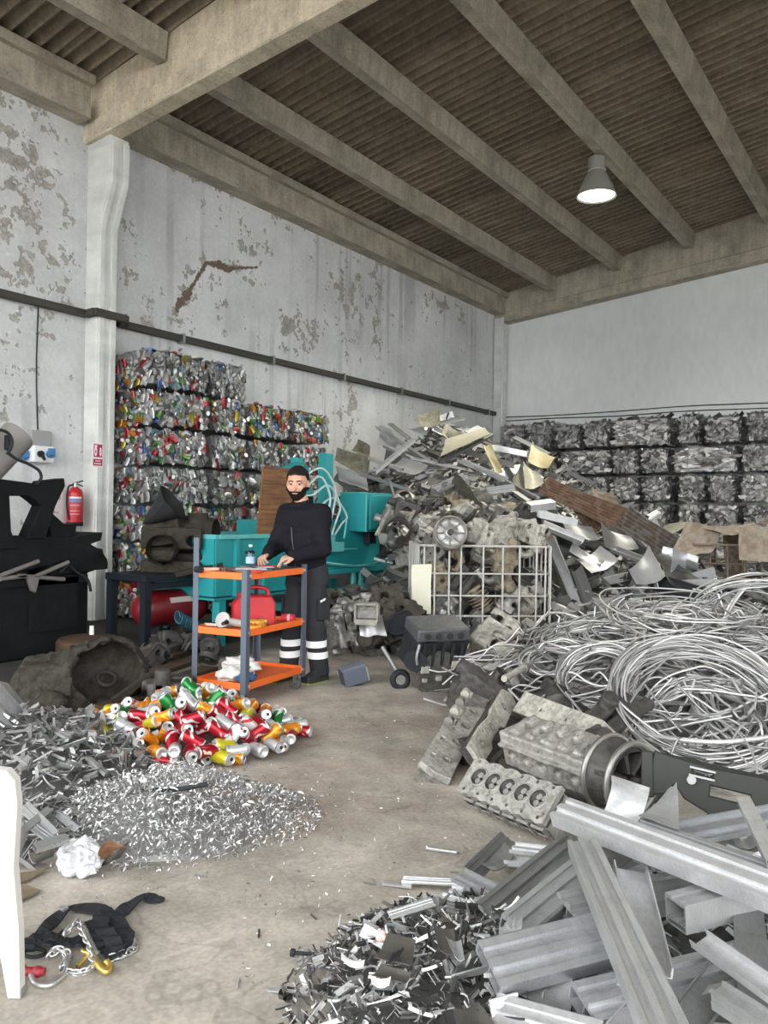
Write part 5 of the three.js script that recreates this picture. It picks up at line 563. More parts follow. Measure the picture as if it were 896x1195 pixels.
// rusty wire cage with sheets laid on it, and a black tray before it
const mRustPale = mat({ map: tStain, color: C(1, 1, 1), roughness: 0.8, metalness: 0.2 });
{ const A = away(808, 690, 9.3), t = thing('rusty_cage', 'rusty wire cage on the right behind the wire tangle', 'cage', null, [A.x, 0, A.z], 0.5), w = 1.5, h = 1.12, d = 1.1; const hb = (y, z) => rod([0, y, z], [w, y, z], 0.014), vb = (x, z) => rod([x, 0.05, z], [x, h, z], 0.014);
  for (let i = 0; i <= 5; i++) { mesh('rail', hb(0.06 + i * (h - 0.06) / 5, 0), mRust, t); mesh('rail', hb(0.06 + i * (h - 0.06) / 5, -d), mRust, t); mesh('rail', rod([0, 0.06 + i * (h - 0.06) / 5, 0], [0, 0.06 + i * (h - 0.06) / 5, -d], 0.014), mRust, t); } for (let i = 0; i <= 8; i++) { mesh('upright', vb(i * w / 8, 0), mRust, t); mesh('upright', vb(i * w / 8, -d), mRust, t); } for (let i = 1; i < 6; i++) mesh('upright', vb(0, -i * d / 6), mRust, t); mesh('floor_sheet', bx(w, 0.05, d, [w / 2, 0.03, -d / 2]), mRust, t);
  plateAt([[776, 652, 9], [800, 613, 9.6], [842, 622, 9.5], [826, 652, 8.9]], mRustPale, 'grey weathered sheet folded over the left of rusty cage', 0.1); plateAt([[862, 655, 8.8], [862, 617, 9.3], [930, 617, 9.3], [930, 660, 8.8]], mRustPale, 'pale rust stained panel on the right of the cage', 0.03); plateAt([[880, 612, 9.6], [900, 600, 9.9], [935, 606, 9.8], [930, 618, 9.4]], mRust, 'brown rusty sheet at the right edge above the cage', 0.03); plateAt([[802, 614, 9.7], [880, 612, 9.8], [890, 620, 9.4], [836, 624, 9.3]], mRustPale, 'weathered sheet lying flat along the cage top', 0.05);
  plateAt([[842, 626, 9.8], [862, 620, 9.8], [868, 690, 9.5], [848, 690, 9.5]], mRust, 'rusty plate standing inside the wire cage', 0.04); }
{ const A = away(775, 668, 8.6), t = thing('black_tray', 'black plastic tray among the scrap on the right', 'tray', null, [A.x + 0.1, A.y - 0.17, A.z], -0.35), w = 0.85, d = 0.45; t.rotation.z = -0.2; mesh('tray_floor', bx(w, 0.012, d), mBlack, t); for (const [x, z, a, b] of [[0, d / 2, w, 0.012], [0, -d / 2, w, 0.012], [w / 2, 0, 0.012, d], [-w / 2, 0, 0.012, d]]) mesh('side', bx(a, 0.16, b, [x, 0.08, z]), mBlack, t); mesh('rim', join([bx(w + 0.05, 0.012, 0.03, [0, 0.16, d / 2 + 0.012]), bx(w + 0.05, 0.012, 0.03, [0, 0.16, -d / 2 - 0.012]), bx(0.03, 0.012, d, [w / 2 + 0.012, 0.16, 0]), bx(0.03, 0.012, d, [-w / 2 - 0.012, 0.16, 0])]), mBlack, t); }
// ---------- white cage full of castings ----------
const CG = { A: spot(490, 763), B: spot(642, 763) }; CG.L = CG.A.distanceTo(CG.B); CG.turn = Math.atan2(-(CG.B.z - CG.A.z), CG.B.x - CG.A.x);
const cagePos = (x, y, z) => V(x, y, z).applyAxisAngle(UP, CG.turn).add(V(CG.A.x, 0, CG.A.z));
{ const t = thing('wire_cage', 'white tubular container cage full of metal castings', 'cage', null, [CG.A.x, 0, CG.A.z], CG.turn), w = CG.L, d = 1.05, y0 = 0.14, y1 = 1.1, m = mat({ color: C(0.68, 0.68, 0.63), roughness: 0.55, metalness: 0.2, map: tMetal }), r = 0.011; const ys = [0, 0.24, 0.46, 0.7, 1].map((k) => mix(y0 + 0.02, y1, k));
  for (const y of ys) { const c = 0.06, p = [[c, y, 0], [w - c, y, 0], [w, y, -c], [w, y, -d + c], [w - c, y, -d], [c, y, -d], [0, y, -d + c], [0, y, -c]]; const g = []; for (let i = 0; i < 8; i++) g.push(rod(p[i], p[(i + 1) % 8], y === y1 ? r * 1.25 : r)); mesh('rail', join(g), m, t); }
  for (const f of [0.02, 0.1, 0.21, 0.3, 0.47, 0.62, 0.75, 0.88, 0.95, 0.99]) { mesh('upright', rod([f * w, y0, 0.012], [f * w, y1, 0.012], r), m, t); mesh('upright', rod([f * w, y0, -d], [f * w, y1, -d], r), m, t); } for (const f of [0.12, 0.25, 0.4, 0.55, 0.7, 0.85]) { mesh('upright', rod([-0.012, y0, -f * d], [-0.012, y1, -f * d], r), m, t); mesh('upright', rod([w + 0.012, y0, -f * d], [w + 0.012, y1, -f * d], r), m, t); }
  mesh('pallet', join([bx(w, 0.02, d, [w / 2, 0.135, -d / 2]), ...[0.08, 0.5, 0.92].map((k) => bx(0.12, 0.125, d, [k * w, 0.0625, -d / 2]))]), mBlack, t);
  mesh('name_panel', rough(new THREE.BoxGeometry(0.2, 0.5, 0.012, 4, 8, 1).translate(0.0, 0.66, 0.03), 0.012, 6), mat({ color: C(0.66, 0.64, 0.52), roughness: 0.6 }), t); }
const castMats = [mCast, mCast, mCastPale, mCastPale, mCastDark, mCast, mat({ color: C(0.5, 0.5, 0.49), map: tGrime, metalness: 0.55, roughness: 0.5 }), mat({ color: C(0.45, 0.38, 0.28), map: tGrime, roughness: 0.7 })];
function casting(p, s, label, group, mats = castMats) { const o = tag(mesh('metal_casting', pick(castings), pick(mats)), label, 'casting', group); o.position.copy(p); o.quaternion.copy(qRand()); o.scale.setScalar(s); return o; }
{ reseed(81); const w = CG.L; for (let iy = 0; iy < 5; iy++) for (let ix = 0; ix < 5; ix++) for (let iz = 0; iz < 3; iz++) { if (iz > 0 && iy < 3) continue; const y = 0.28 + iy * 0.24; if (iy === 4 && (ix === 0 || rnd() < 0.2)) continue; casting(cagePos(0.18 + ix * (w - 0.36) / 4 + rr(-0.05, 0.05), y + rr(-0.04, 0.04) + iz * 0.06, -0.22 - iz * 0.32 + rr(-0.04, 0.04)), rr(0.72, 0.92), 'grimy grey metal casting packed inside the white cage', 'castings inside the white cage'); }
  for (let i = 0; i < 95; i++) { const u = rr(-0.12, 1.3), v = rr(0, 1), x = u * w, z = -1.2 - v * 1.5; casting(cagePos(x, 1.12 + v * 0.5 * (1 - Math.abs(u - 0.4) * 0.5) + rr(-0.1, 0.12), z), rr(0.7, 1.15), 'grey metal casting in the pile rising behind the cage', 'castings piled behind the cage'); }
  for (let i = 0; i < 40; i++) { const u = rr(0.02, 0.98); casting(cagePos(u * w, 0.3 + rr(0, 0.7), -1.5 - rr(0, 1)), 1.1, 'casting low in the pile behind the cage', 'castings low behind the cage'); }
  const p = away(525, 622, 8.22), t = thing('fan_wheel', 'round white rimmed drum lying on the castings in the cage', 'drum', null, [p.x, p.y, p.z], 0.68); t.rotation.order = 'YXZ'; t.rotation.x = -0.25; mesh('rim', join([lathe([[0.15, -0.06], [0.17, -0.06], [0.17, 0.06], [0.15, 0.06], [0.15, -0.06]], 32).rotateX(1.57)]), mCastPale, t); mesh('dish', lathe([[0, 0.02], [0.04, 0.03], [0.05, 0.0], [0.11, -0.03], [0.15, 0.0]], 32).rotateX(1.57), mat({ color: C(0.7, 0.7, 0.7), metalness: 0.4, roughness: 0.4, map: tGrime }), t); mesh('hub', cyl(0.03, 0.035, 0.06, 16, [0, 0, 0.03], [1.57, 0, 0]), mCastDark, t); for (let i = 0; i < 8; i++) mesh('rib', bx(0.012, 0.09, 0.02, [0.1 * Math.cos(i * 0.785), 0.1 * Math.sin(i * 0.785), 0.0], [0, 0, i * 0.785 - 1.57]), mCast, t); }
// ---------- engine parts ----------
// a frame from three surveyed points: x runs A to B, y towards C, z out of the face
function frameABC(o, A, B, C) { const x = B.clone().sub(A), L = x.length(); x.normalize(); const y = C.clone().sub(A); const z = x.clone().cross(y).normalize(); const yy = z.clone().cross(x); const h = y.dot(yy); o.quaternion.setFromRotationMatrix(M4().makeBasis(x, yy, z)); o.position.copy(A); return [L, h]; }
const lenABC = (A, B, C) => { const x = B.clone().sub(A), L = x.length(); x.normalize(); const y = C.clone().sub(A); return [L, y.sub(x.clone().multiplyScalar(y.dot(x))).length()]; };
function cylinderHead(A, B, C, n, label, m, deep = 0.12) {
  const t = thing('cylinder_head', label, 'cylinder head', 'cylinder heads beside the wire coils'), [w, h] = lenABC(A, B, C); frameABC(t, A, B, C);
  const pitch = w * 0.86 / n, r = Math.min(pitch * 0.48, h * 0.42), cx = (i) => w * 0.07 + pitch * (i + 0.5), cy = h * 0.55; const holes = []; for (let i = 0; i < n; i++) holes.push(circlePts(cx(i), cy, r, 20)); for (let i = 0; i <= n; i++) for (const y of [0.12, 0.93]) holes.push(circlePts(w * 0.07 + pitch * i, h * y, 0.009, 8)); 
  const wob = []; for (let i = 0; i <= 16; i++) wob.push([w * i / 16, i % 2 ? -0.006 : 0.004]); for (let i = 16; i >= 0; i--) wob.push([w * i / 16, h + (i % 3 ? 0.006 : -0.004)]);
  mesh('face', uvBox(ext(wob, 0.03, holes).translate(0, 0, -0.015), 3), m, t); mesh('casting', uvBox(join([bx(w - 0.01, h - 0.012, deep - 0.06, [w / 2, h / 2, -0.06 - (deep - 0.06) / 2]), ...Array.from({ length: 9 }, (_, i) => bx(0.014, h, deep, [w * (i + 0.5) / 9, h / 2, -deep / 2 - 0.03]))]), 3), m, t); mesh('deck', bx(w - 0.02, h - 0.02, 0.01, [w / 2, h / 2, -0.05]), mCastDark, t);
  for (let i = 0; i < n; i++) { const ch = mesh('chamber', lathe([[r, -0.004], [r * 0.97, -0.012], [r * 0.7, -0.028], [0, -0.034]], 20).rotateX(Math.PI / 2).translate(cx(i), cy, 0), mCastDark, t); mesh('chamber_ring', ring(r * 1.03, 0.004, 24, 6, [cx(i), cy, 0.001]), m, ch); for (const [a, b] of [[-1, 1], [1, 1], [-1, -1], [1, -1]]) mesh('valve', cyl(r * 0.34, r * 0.34, 0.006, 14, [cx(i) + a * r * 0.38, cy + b * r * 0.38, -0.024], [1.57, 0, 0]), m, ch); mesh('plug_hole', cyl(r * 0.12, r * 0.12, 0.008, 8, [cx(i), cy, -0.02], [1.57, 0, 0]), mHole, ch); }
  for (let i = 0; i < n + 1; i++) { const x = w * 0.1 + (w * 0.8) * i / n; mesh('port', join([bx(0.05, 0.004, 0.045, [x, -0.006, -0.075])]), mHole, t); mesh('port_frame', join([bx(0.064, 0.012, 0.008, [x, -0.006, -0.048]), bx(0.064, 0.012, 0.008, [x, -0.006, -0.102]), bx(0.008, 0.012, 0.06, [x - 0.03, -0.006, -0.075]), bx(0.008, 0.012, 0.06, [x + 0.03, -0.006, -0.075])]), m, t); }
  for (let i = 0; i < n * 2; i++) mesh('stud', cyl(0.012, 0.014, 0.02, 8, [w * (i + 0.5) / (n * 2), h * (i % 2 ? 0.2 : 0.9), 0.004], [1.57, 0, 0]), m, t);
}
const mCastFace = mat({ color: C(0.58, 0.575, 0.55), map: tGrime, metalness: 0.4, roughness: 0.5, bumpMap: tRough, bumpScale: 0.003 });
cylinderHead(spot(532, 922, 0.14), spot(632, 962, 0.14), spot(549, 882, 0.27), 5, 'cylinder head with five round chambers lying nearest the camera', mCastFace, 0.15);
{ // head on its side at the left, ports facing the camera
  const A = spot(524, 912, 0.03), B = spot(572, 818, 0.2), Cc = spot(489, 892, 0.1), t = thing('cylinder_head', 'narrow cylinder head with a row of round ports at the left', 'cylinder head', 'cylinder heads beside the wire coils'), [w, h] = lenABC(A, B, Cc); frameABC(t, A, B, Cc);
  const holes = []; for (let i = 0; i < 4; i++) holes.push(circlePts(w * (0.14 + 0.2 * i), h * 0.35, 0.022, 16)); for (let i = 0; i < 5; i++) holes.push(rectPts(w * (0.12 + 0.19 * i), h * 0.78, 0.05, 0.028)); mesh('face', uvBox(ext([[0, 0], [w, 0.01], [w * 1.02, h * 0.6], [w * 0.9, h], [0.02, h], [-0.01, h * 0.5]], 0.03, holes, 0.004), 3), mCastFace, t); mesh('casting', uvBox(rough(new THREE.BoxGeometry(w * 0.96, h * 0.95, 0.1, 12, 5, 3).translate(w / 2, h / 2, -0.075), 0.012, 12), 3), mCast, t); mesh('port_floor', bx(w * 0.95, h * 0.9, 0.01, [w / 2, h / 2, -0.02]), mHole, t);
  for (let i = 0; i < 4; i++) mesh('port_ring', ring(0.027, 0.006, 18, 6, [w * (0.14 + 0.2 * i), h * 0.35, 0.016]), mCast, t); for (let i = 0; i < 4; i++) mesh('cam_cap', join([cyl(0.028, 0.028, 0.05, 12, [w * (0.5 + 0.13 * i), h * 0.9, 0.03], [0, 0, 1.57]), cyl(0.012, 0.012, 0.05, 8, [w * (0.5 + 0.13 * i), h * 0.7, 0.03], [1.57, 0, 0])]), i % 2 ? mCastPale : mCast, t); }
{ const A = spot(560, 893, 0.12), B = spot(600, 822, 0.26), Cc = spot(546, 886, 0.17), t = thing('manifold_plate', 'flat flange plate with round and square holes between the heads', 'engine part'), [w, h] = lenABC(A, B, Cc); frameABC(t, A, B, Cc); const W = w, Hh = Math.max(h, 0.12), out = [[0, 0], [W * 0.25, -0.01], [W * 0.3, 0.02], [W * 0.55, 0.015], [W * 0.6, -0.01], [W, 0], [W * 1.03, Hh * 0.5], [W * 0.95, Hh], [W * 0.6, Hh * 0.96], [W * 0.5, Hh * 0.85], [W * 0.3, Hh], [0, Hh * 0.95]]; mesh('plate', uvBox(ext(out, 0.02, [circlePts(W * 0.15, Hh * 0.5, 0.018, 14), circlePts(W * 0.42, Hh * 0.5, 0.018, 14), circlePts(W * 0.78, Hh * 0.5, 0.02, 14), rectPts(W * 0.28, Hh * 0.75, 0.03, 0.024), rectPts(W * 0.62, Hh * 0.7, 0.03, 0.03), circlePts(W * 0.92, Hh * 0.3, 0.008, 8), circlePts(W * 0.06, Hh * 0.15, 0.008, 8), circlePts(W * 0.3, Hh * 0.2, 0.008, 8)], 0.003), 3), mCastPale, t); for (const k of [0.15, 0.42, 0.78]) mesh('rim', ring(0.022, 0.005, 16, 6, [W * k, Hh * 0.5, 0.012]), mCast, t); mesh('backing', bx(W * 0.9, Hh * 0.8, 0.05, [W / 2, Hh / 2, -0.05]), mCastDark, t); }
{ const A = spot(600, 830, 0.26), B = spot(692, 868, 0.24), Cc = spot(604, 806, 0.36), t = thing('valve_cover', 'long pale ribbed valve cover lying on the engine block', 'engine part'), [w, h] = lenABC(A, B, Cc); frameABC(t, A, B, Cc); mesh('front', uvBox(ext([[0, 0], [w, 0], [w, h], [w * 0.97, h * 1.05], [0.01, h * 1.05], [0, h]], 0.02, [circlePts(w * 0.3, h * 0.5, 0.014, 12), circlePts(w * 0.62, h * 0.5, 0.014, 12)], 0.004), 3), mCastPale, t); mesh('body', uvBox(join([bx(w * 0.98, h * 0.95, 0.16, [w / 2, h / 2, -0.1]), bx(w, 0.02, 0.2, [w / 2, 0.01, -0.1])]), 3), mCast, t); for (let i = 0; i < 9; i++) mesh('rib', bx(0.012, 0.025, 0.17, [w * (i + 0.5) / 9, h * 1.02, -0.1]), mCastPale, t); for (let i = 0; i < 4; i++) mesh('boss', cyl(0.016, 0.018, 0.03, 10, [w * (i + 0.6) / 4.2, h * 1.05, -0.12]), mCast, t); }
{ const A = spot(588, 893, 0.1), B = spot(690, 935, 0.1), Cc = spot(592, 855, 0.3), t = thing('engine_block', 'long ribbed engine block with a round bell end by the coils', 'engine block'), [w, h] = lenABC(A, B, Cc); frameABC(t, A, B, Cc);
  const g = meshField((x, y, z) => { let v = sdBox(x - w / 2, y - h * 0.45, z + 0.13, w * 0.48, h * 0.4, 0.11) - 0.012; for (let i = 0; i < 5; i++) { const cx = w * (0.12 + 0.18 * i); v = Math.max(v, 0.03 - Math.hypot(x - cx, (y - h * 0.35) * 1.2, z + 0.0)); v = smin(v, capsule(x, y, z, [cx + 0.045, 0, -0.02], [cx + 0.03, h * 0.95, -0.05], 0.012, 0.01), 0.015); v = smin(v, capsule(x, y, z, [cx, h * 0.9, -0.06], [cx, h * 0.95, -0.2], 0.022, 0.022), 0.012); v = Math.max(v, 0.018 - Math.hypot(x - cx - 0.03, z + 0.13) ); } v = smin(v, sdBox(x - w / 2, y - h * 0.62, z, w * 0.5, 0.008, 0.02), 0.01); return v + (fbm3(x * 25, y * 25, z * 25) - 0.5) * 0.015; }, [-0.04, -0.06, -0.3], [w + 0.05, h + 0.06, 0.06], 0.0085); mesh('block', uvBox(g, 3), mCastFace, t); mesh('sump_rail', bx(w * 1.02, 0.014, 0.26, [w / 2, 0.0, -0.12]), mCastDark, t);
  const bell = mesh('bell', uvBox(rough(new THREE.CylinderGeometry(0.17, 0.13, 0.14, 28, 3, true).rotateZ(Math.PI / 2).translate(w + 0.08, h * 0.45, -0.13), 0.006, 18), 3), mCastDark, t); mesh('bell_lip', ring(0.17, 0.014, 30, 8, [w + 0.015, h * 0.45, -0.13], [0, 1.57, 0]), mCast, bell); mesh('bell_ring', ring(0.165, 0.016, 30, 8, [w + 0.15, h * 0.45, -0.13], [0, 1.57, 0]), mCast, bell); mesh('bell_inside', cyl(0.15, 0.15, 0.02, 24, [w + 0.06, h * 0.45, -0.13], [0, 0, 1.57]), mCastDark, bell); for (let i = 0; i < 6; i++) mesh('web', bx(0.08, 0.02, 0.13, [w + 0.1, h * 0.45 + 0.09 * Math.cos(i * 1.05), -0.13 + 0.09 * Math.sin(i * 1.05)], [i * 1.05 + 1.57, 0, 0]), mCastDark, bell); }
{ // second block behind the heads
  const list = [[[590, 800], 0.2, 0.9, mCast, 'grey casting with ports behind the manifold plate'], [[560, 815], 0.2, 1.0, mCastDark, 'dark casting behind the left cylinder head'], [[618, 792], 0.2, 0.8, mCast, 'grey casting at the edge of the wire coils'], [[575, 785], 0.15, 1.2, mCastPale, 'pale oil pan behind the cylinder heads'], [[705, 850], 0.2, 1.1, mCastDark, 'dark casting below the wire coil'], [[720, 900], 0.12, 1.1, mCastDark, 'dark casting right of the bell housing'], [[640, 880], 0.12, 1.2, mCastDark, 'dark casting under the engine block'], [[570, 870], 0.08, 1.0, mCastDark, 'dark casting under the manifold plate'], [[655, 830], 0.16, 1.3, mCastDark, 'dark casting under the valve cover']]; reseed(83);
  for (const [[a, b], h, s, m, l] of list) casting(spot(a, b, h), s, l, undefined, [m]); const p = spot(600, 790, 0.35), t = thing('shaft', 'short pale metal rod lying over the castings', 'shaft'); const a = spot(588, 792, 0.36), b = spot(610, 780, 0.38); mesh('rod', rod(a, b, 0.022, 12), mCastPale, t); mesh('collar', rod(b, b.clone().add(b.clone().sub(a).multiplyScalar(0.15)), 0.035, 14), mCast, t); }
{ // dark engine in front of the cage
  const A = spot(478, 800, 0.06), B = spot(541, 796, 0.06), Cc = spot(482, 738, 0.5), t = thing('car_engine', 'black car engine standing on the floor before the white cage', 'engine'), [w, h] = lenABC(A, B, Cc); frameABC(t, A, B, Cc); const dk = mat({ color: C(0.028, 0.03, 0.036), roughness: 0.5, bumpMap: tRough, bumpScale: 0.006, map: tGrime }), gr = mat({ color: C(0.12, 0.125, 0.14), roughness: 0.5, map: tGrime });
  mesh('block', uvBox(rough(new THREE.BoxGeometry(w * 0.9, h * 0.62, 0.34, 10, 8, 6).translate(w / 2, h * 0.52, -0.16), 0.03, 8), 3), dk, t); const hd = mesh('head', rbx(w * 0.95, h * 0.24, 0.3, 0.02, [w / 2, h * 0.92, -0.14]), gr, t); for (let i = 0; i < 4; i++) mesh('port', cyl(0.026, 0.026, 0.02, 14, [w * (0.2 + 0.2 * i), h * 0.92, 0.015], [1.57, 0, 0]), mHole, hd);
  mesh('bell', uvBox(rough(new THREE.CylinderGeometry(0.2, 0.22, 0.12, 26, 2).rotateX(1.57).translate(w / 2, h * 0.2, -0.03), 0.02, 9), 3), mat({ color: C(0.16, 0.155, 0.14), map: tGrime, roughness: 0.6 }), t); for (const [x, y, s] of [[0.18, 0.36, 0.06], [0.75, 0.4, 0.07], [0.45, 0.18, 0.04], [0.2, 0.15, 0.03]]) mesh('bracket', rbx(s * 1.2, s, 0.03, 0.006, [w * x, h * y, 0.06]), mCastPale, t); for (let i = 0; i < 5; i++) mesh('rib', bx(0.02, h * 0.4, 0.03, [w * (0.15 + 0.17 * i), h * 0.6, 0.03]), dk, t); mesh('pipe', tube([[w * 0.05, h * 0.8, 0.03], [0, h * 0.6, 0.06], [w * 0.04, h * 0.45, 0.05]], 0.012), mAluOld, t); mesh('pulley', join([cyl(0.09, 0.09, 0.04, 20, [w * 0.02, h * 0.5, 0.02], [1.57, 0, 0.5])]), mBlack, t); }
{ // pale castings under the cage front
  reseed(84); for (const [a, b, h, s, l] of [[572, 752, 0.32, 1.1, 'cream coloured casting propped against the cage front'], [585, 735, 0.42, 0.9, 'upper cream casting leaning on the cage front'], [560, 770, 0.16, 1.0, 'pale casting at the foot of the cream ones'], [590, 775, 0.14, 1.1, 'grey pale housing below the cage front']]) casting(spot(a, b, h), s, l, undefined, [mCastPale]);
  // dark scrap between the man and the engine
  for (let i = 0; i < 34; i++) { const a = rr(392, 480), b = rr(735, 775), h = rr(0.02, 0.5) * (1 - Math.abs(a - 440) / 120); casting(spot(a, b, 0).setY(h + 0.1), rr(0.7, 1.1), 'dirty dark casting in the scrap left of the black engine', 'dark castings beside the black engine', [mCastDark, mCastDark, mCast, mat({ color: C(0.1, 0.085, 0.07), map: tGrime, roughness: 0.7 })]); }
  for (let i = 0; i < 16; i++) { const a = rr(175, 262), b = rr(748, 785), p = spot(a, b, 0); casting(p.setY(0.1), rr(0.45, 0.75), 'dirty dark part on the floor under the bench', 'dark parts under the bench', [mCastDark]); }
  const t = thing('finned_box', 'blue grey finned box on the floor near the man', 'box', null, spot(412, 788, 0.08).toArray(), 0.9); t.rotation.z = 0.25; mesh('case', rbx(0.2, 0.13, 0.17, 0.01), mat({ color: C(0.09, 0.105, 0.14), roughness: 0.5, metalness: 0.3 }), t); for (let i = 0; i < 5; i++) mesh('fin', bx(0.2, 0.02, 0.012, [0, 0.075, -0.07 + i * 0.035]), mat({ color: C(0.14, 0.16, 0.2), roughness: 0.45, metalness: 0.4 }), t); mesh('end_plate', rbx(0.014, 0.12, 0.17, 0.004, [0.105, 0, 0]), mAluOld, t);
  plateAt([[419, 738, 7.6], [422, 718, 7.8], [446, 714, 7.8], [450, 738, 7.5]], mAlu, 'curved silver sheet among the dark castings', -0.08);
  const b = thing('open_casing', 'pale open metal casing on top of the dark castings', 'casing', null, spot(428, 715, 0.52).toArray(), 0.5), w = 0.2; for (const [x, y, a, c] of [[0, -0.08, w, 0.05], [0, 0.08, w * 0.9, 0.02], [-w / 2, 0, 0.02, 0.17], [w / 2, 0, 0.02, 0.15]]) mesh('wall', rbx(a, c, 0.14, 0.006, [x, y, 0]), mCastPale, b); mesh('back', bx(w, 0.16, 0.01, [0, 0, -0.06]), mCast, b);
  const r = thing('rubber_wheel', 'small black wheel beside the black engine', 'wheel', null, spot(467, 793, 0.07).toArray(), 0.8); mesh('tyre', ring(0.06, 0.028, 20, 8), mBlack, r); mesh('hub', cyl(0.04, 0.04, 0.04, 14, [0, 0, 0], [1.57, 0, 0]), mCast, r);
  tag(mesh('connecting_rod', rod(spot(446, 755, 0.3), spot(464, 785, 0.1), 0.018), mAluOld), 'grey rod leaning in the dark castings', 'rod');
  const lid = thing('round_cover', 'round black rubber lid left of the black engine top', 'lid', null, spot(468, 728, 0.42).toArray(), 0.6); lid.rotation.x = 0.9; mesh('lid', cyl(0.12, 0.12, 0.04, 24), mBlack, lid); mesh('lid_rim', ring(0.12, 0.014, 24, 6, [0, 0.02, 0], [1.57, 0, 0]), mBlack, lid); }
// ---------- aluminium wire: coils and tangle ----------
const mWire = [mat({ color: C(0.56, 0.56, 0.56), metalness: 0.65, roughness: 0.42 }), mat({ color: C(0.4, 0.4, 0.4), metalness: 0.65, roughness: 0.425 }), mat({ color: C(0.68, 0.68, 0.67), metalness: 0.65, roughness: 0.42 }), mat({ color: C(0.26, 0.26, 0.255), metalness: 0.65, roughness: 0.42 })];
const hWire = heapMax(cone(-1.6, -6.6, 2.2, 0.72, 0.8), cone(-1.0, -5.5, 1.3, 0.42, 0.7), cone(-2.0, -5.7, 0.9, 0.36, 0.7), cone(-0.6, -7.0, 2.4, 0.78, 0.9));
{ reseed(91); const core = moundGeo((x, z) => hWire(x, z) - 0.3, -3.8, 1.4, -9, -3.8, 0.12, 0.05, 5), H = new Heap(); H.add(core, M4(), [0.45, 0.45, 0.45]);
  for (let i = 0; i < 1800; i++) { const x = rr(-3.2, 0.6), z = rr(-8.4, -4.0), h = hWire(x, z); if (h < 0.15) continue; const L = rr(0.12, 0.4), s = rr(0.12, 0.5); H.add(pick(bits), M4().compose(V(x, h - 0.24 + rr(0, 0.18), z), lieQ(0.4), V(0.06, 0.06, L)), [s, s, s]); }
  tag(mesh('wire_cuttings', H.geo(), mVert), 'short wire cuttings under the coils of wire', 'scrap', null, 'stuff'); }
function coil(c, R, n, tilt, spread, label, sd, thick = 0.0068) {
  reseed(sd); const t = thing('wire_coil', label, 'wire coil', 'coils of aluminium wire', c.toArray(), 0.28); const base = new THREE.Quaternion().setFromEuler(new THREE.Euler(...tilt));
  for (let k = 0; k < n; k++) { const r = R * rr(1 - spread, 1 + spread * 0.5), ec = rr(0.85, 1.0), off = V(rr(-0.04, 0.04), rr(-0.05, 0.05), rr(-0.04, 0.04)).multiplyScalar(R * 2), ph = rr(0, 6), pts = [], tl = new THREE.Quaternion().setFromEuler(new THREE.Euler(rr(-0.13, 0.13), 0, rr(-0.13, 0.13))); const turns = rr(0.75, 1.0), N = 18; for (let i = 0; i < N; i++) { const a = ph + i / N * 6.283 * turns; pts.push(V(r * Math.cos(a), 0.05 * R * Math.sin(a * 2 + k) + rr(-0.01, 0.01), r * ec * Math.sin(a)).applyQuaternion(tl).add(off).applyQuaternion(base)); } mesh('strand', new THREE.TubeGeometry(new THREE.CatmullRomCurve3(pts, rnd() < 0.5), 56, thick, 5, false), pick(mWire), t); }
  return t;
}
const wc = (px, py, h) => spot(px, py, h);
const coilSpots = [[away(815, 822, 4.7), 0.47, 26, [0.72, 0, -0.1], 0.1, 'largest wire coil leaning forward on the wire heap', 201], [away(822, 835, 4.8), 0.36, 14, [0.5, 0, 0.1], 0.3, 'inner tangled loops within the largest wire coil', 202], [away(698, 790, 5.3), 0.25, 18, [0.75, 0, 0.2], 0.14, 'smaller dense wire coil left of the largest one', 203], [away(690, 748, 5.9), 0.36, 12, [0.2, 0, 0.1], 0.25, 'loose wire loops behind the smaller coil', 204], [away(800, 718, 6.2), 0.58, 14, [0.12, 0, -0.05], 0.25, 'flattened wire loops on top of the heap', 205], [away(880, 712, 6.1), 0.4, 10, [0.5, 0.3, 0.1], 0.25, 'wire loops at the upper right of the heap', 206], [away(895, 840, 4.9), 0.4, 12, [0.4, 0, -0.2], 0.25, 'wire loops at the right edge of the picture', 207], [away(745, 738, 6.0), 0.45, 10, [0.15, 0, 0.1], 0.3, 'wide loose wire loops at the heap middle', 208], [away(650, 768, 5.7), 0.24, 9, [0.4, 0, 0.2], 0.25, 'small loose loops beside the castings', 209], [away(885, 775, 5.4), 0.5, 12, [0.35, 0, -0.1], 0.2, 'broad loops right of the heap middle', 210]];
for (const a of coilSpots) coil(...a);
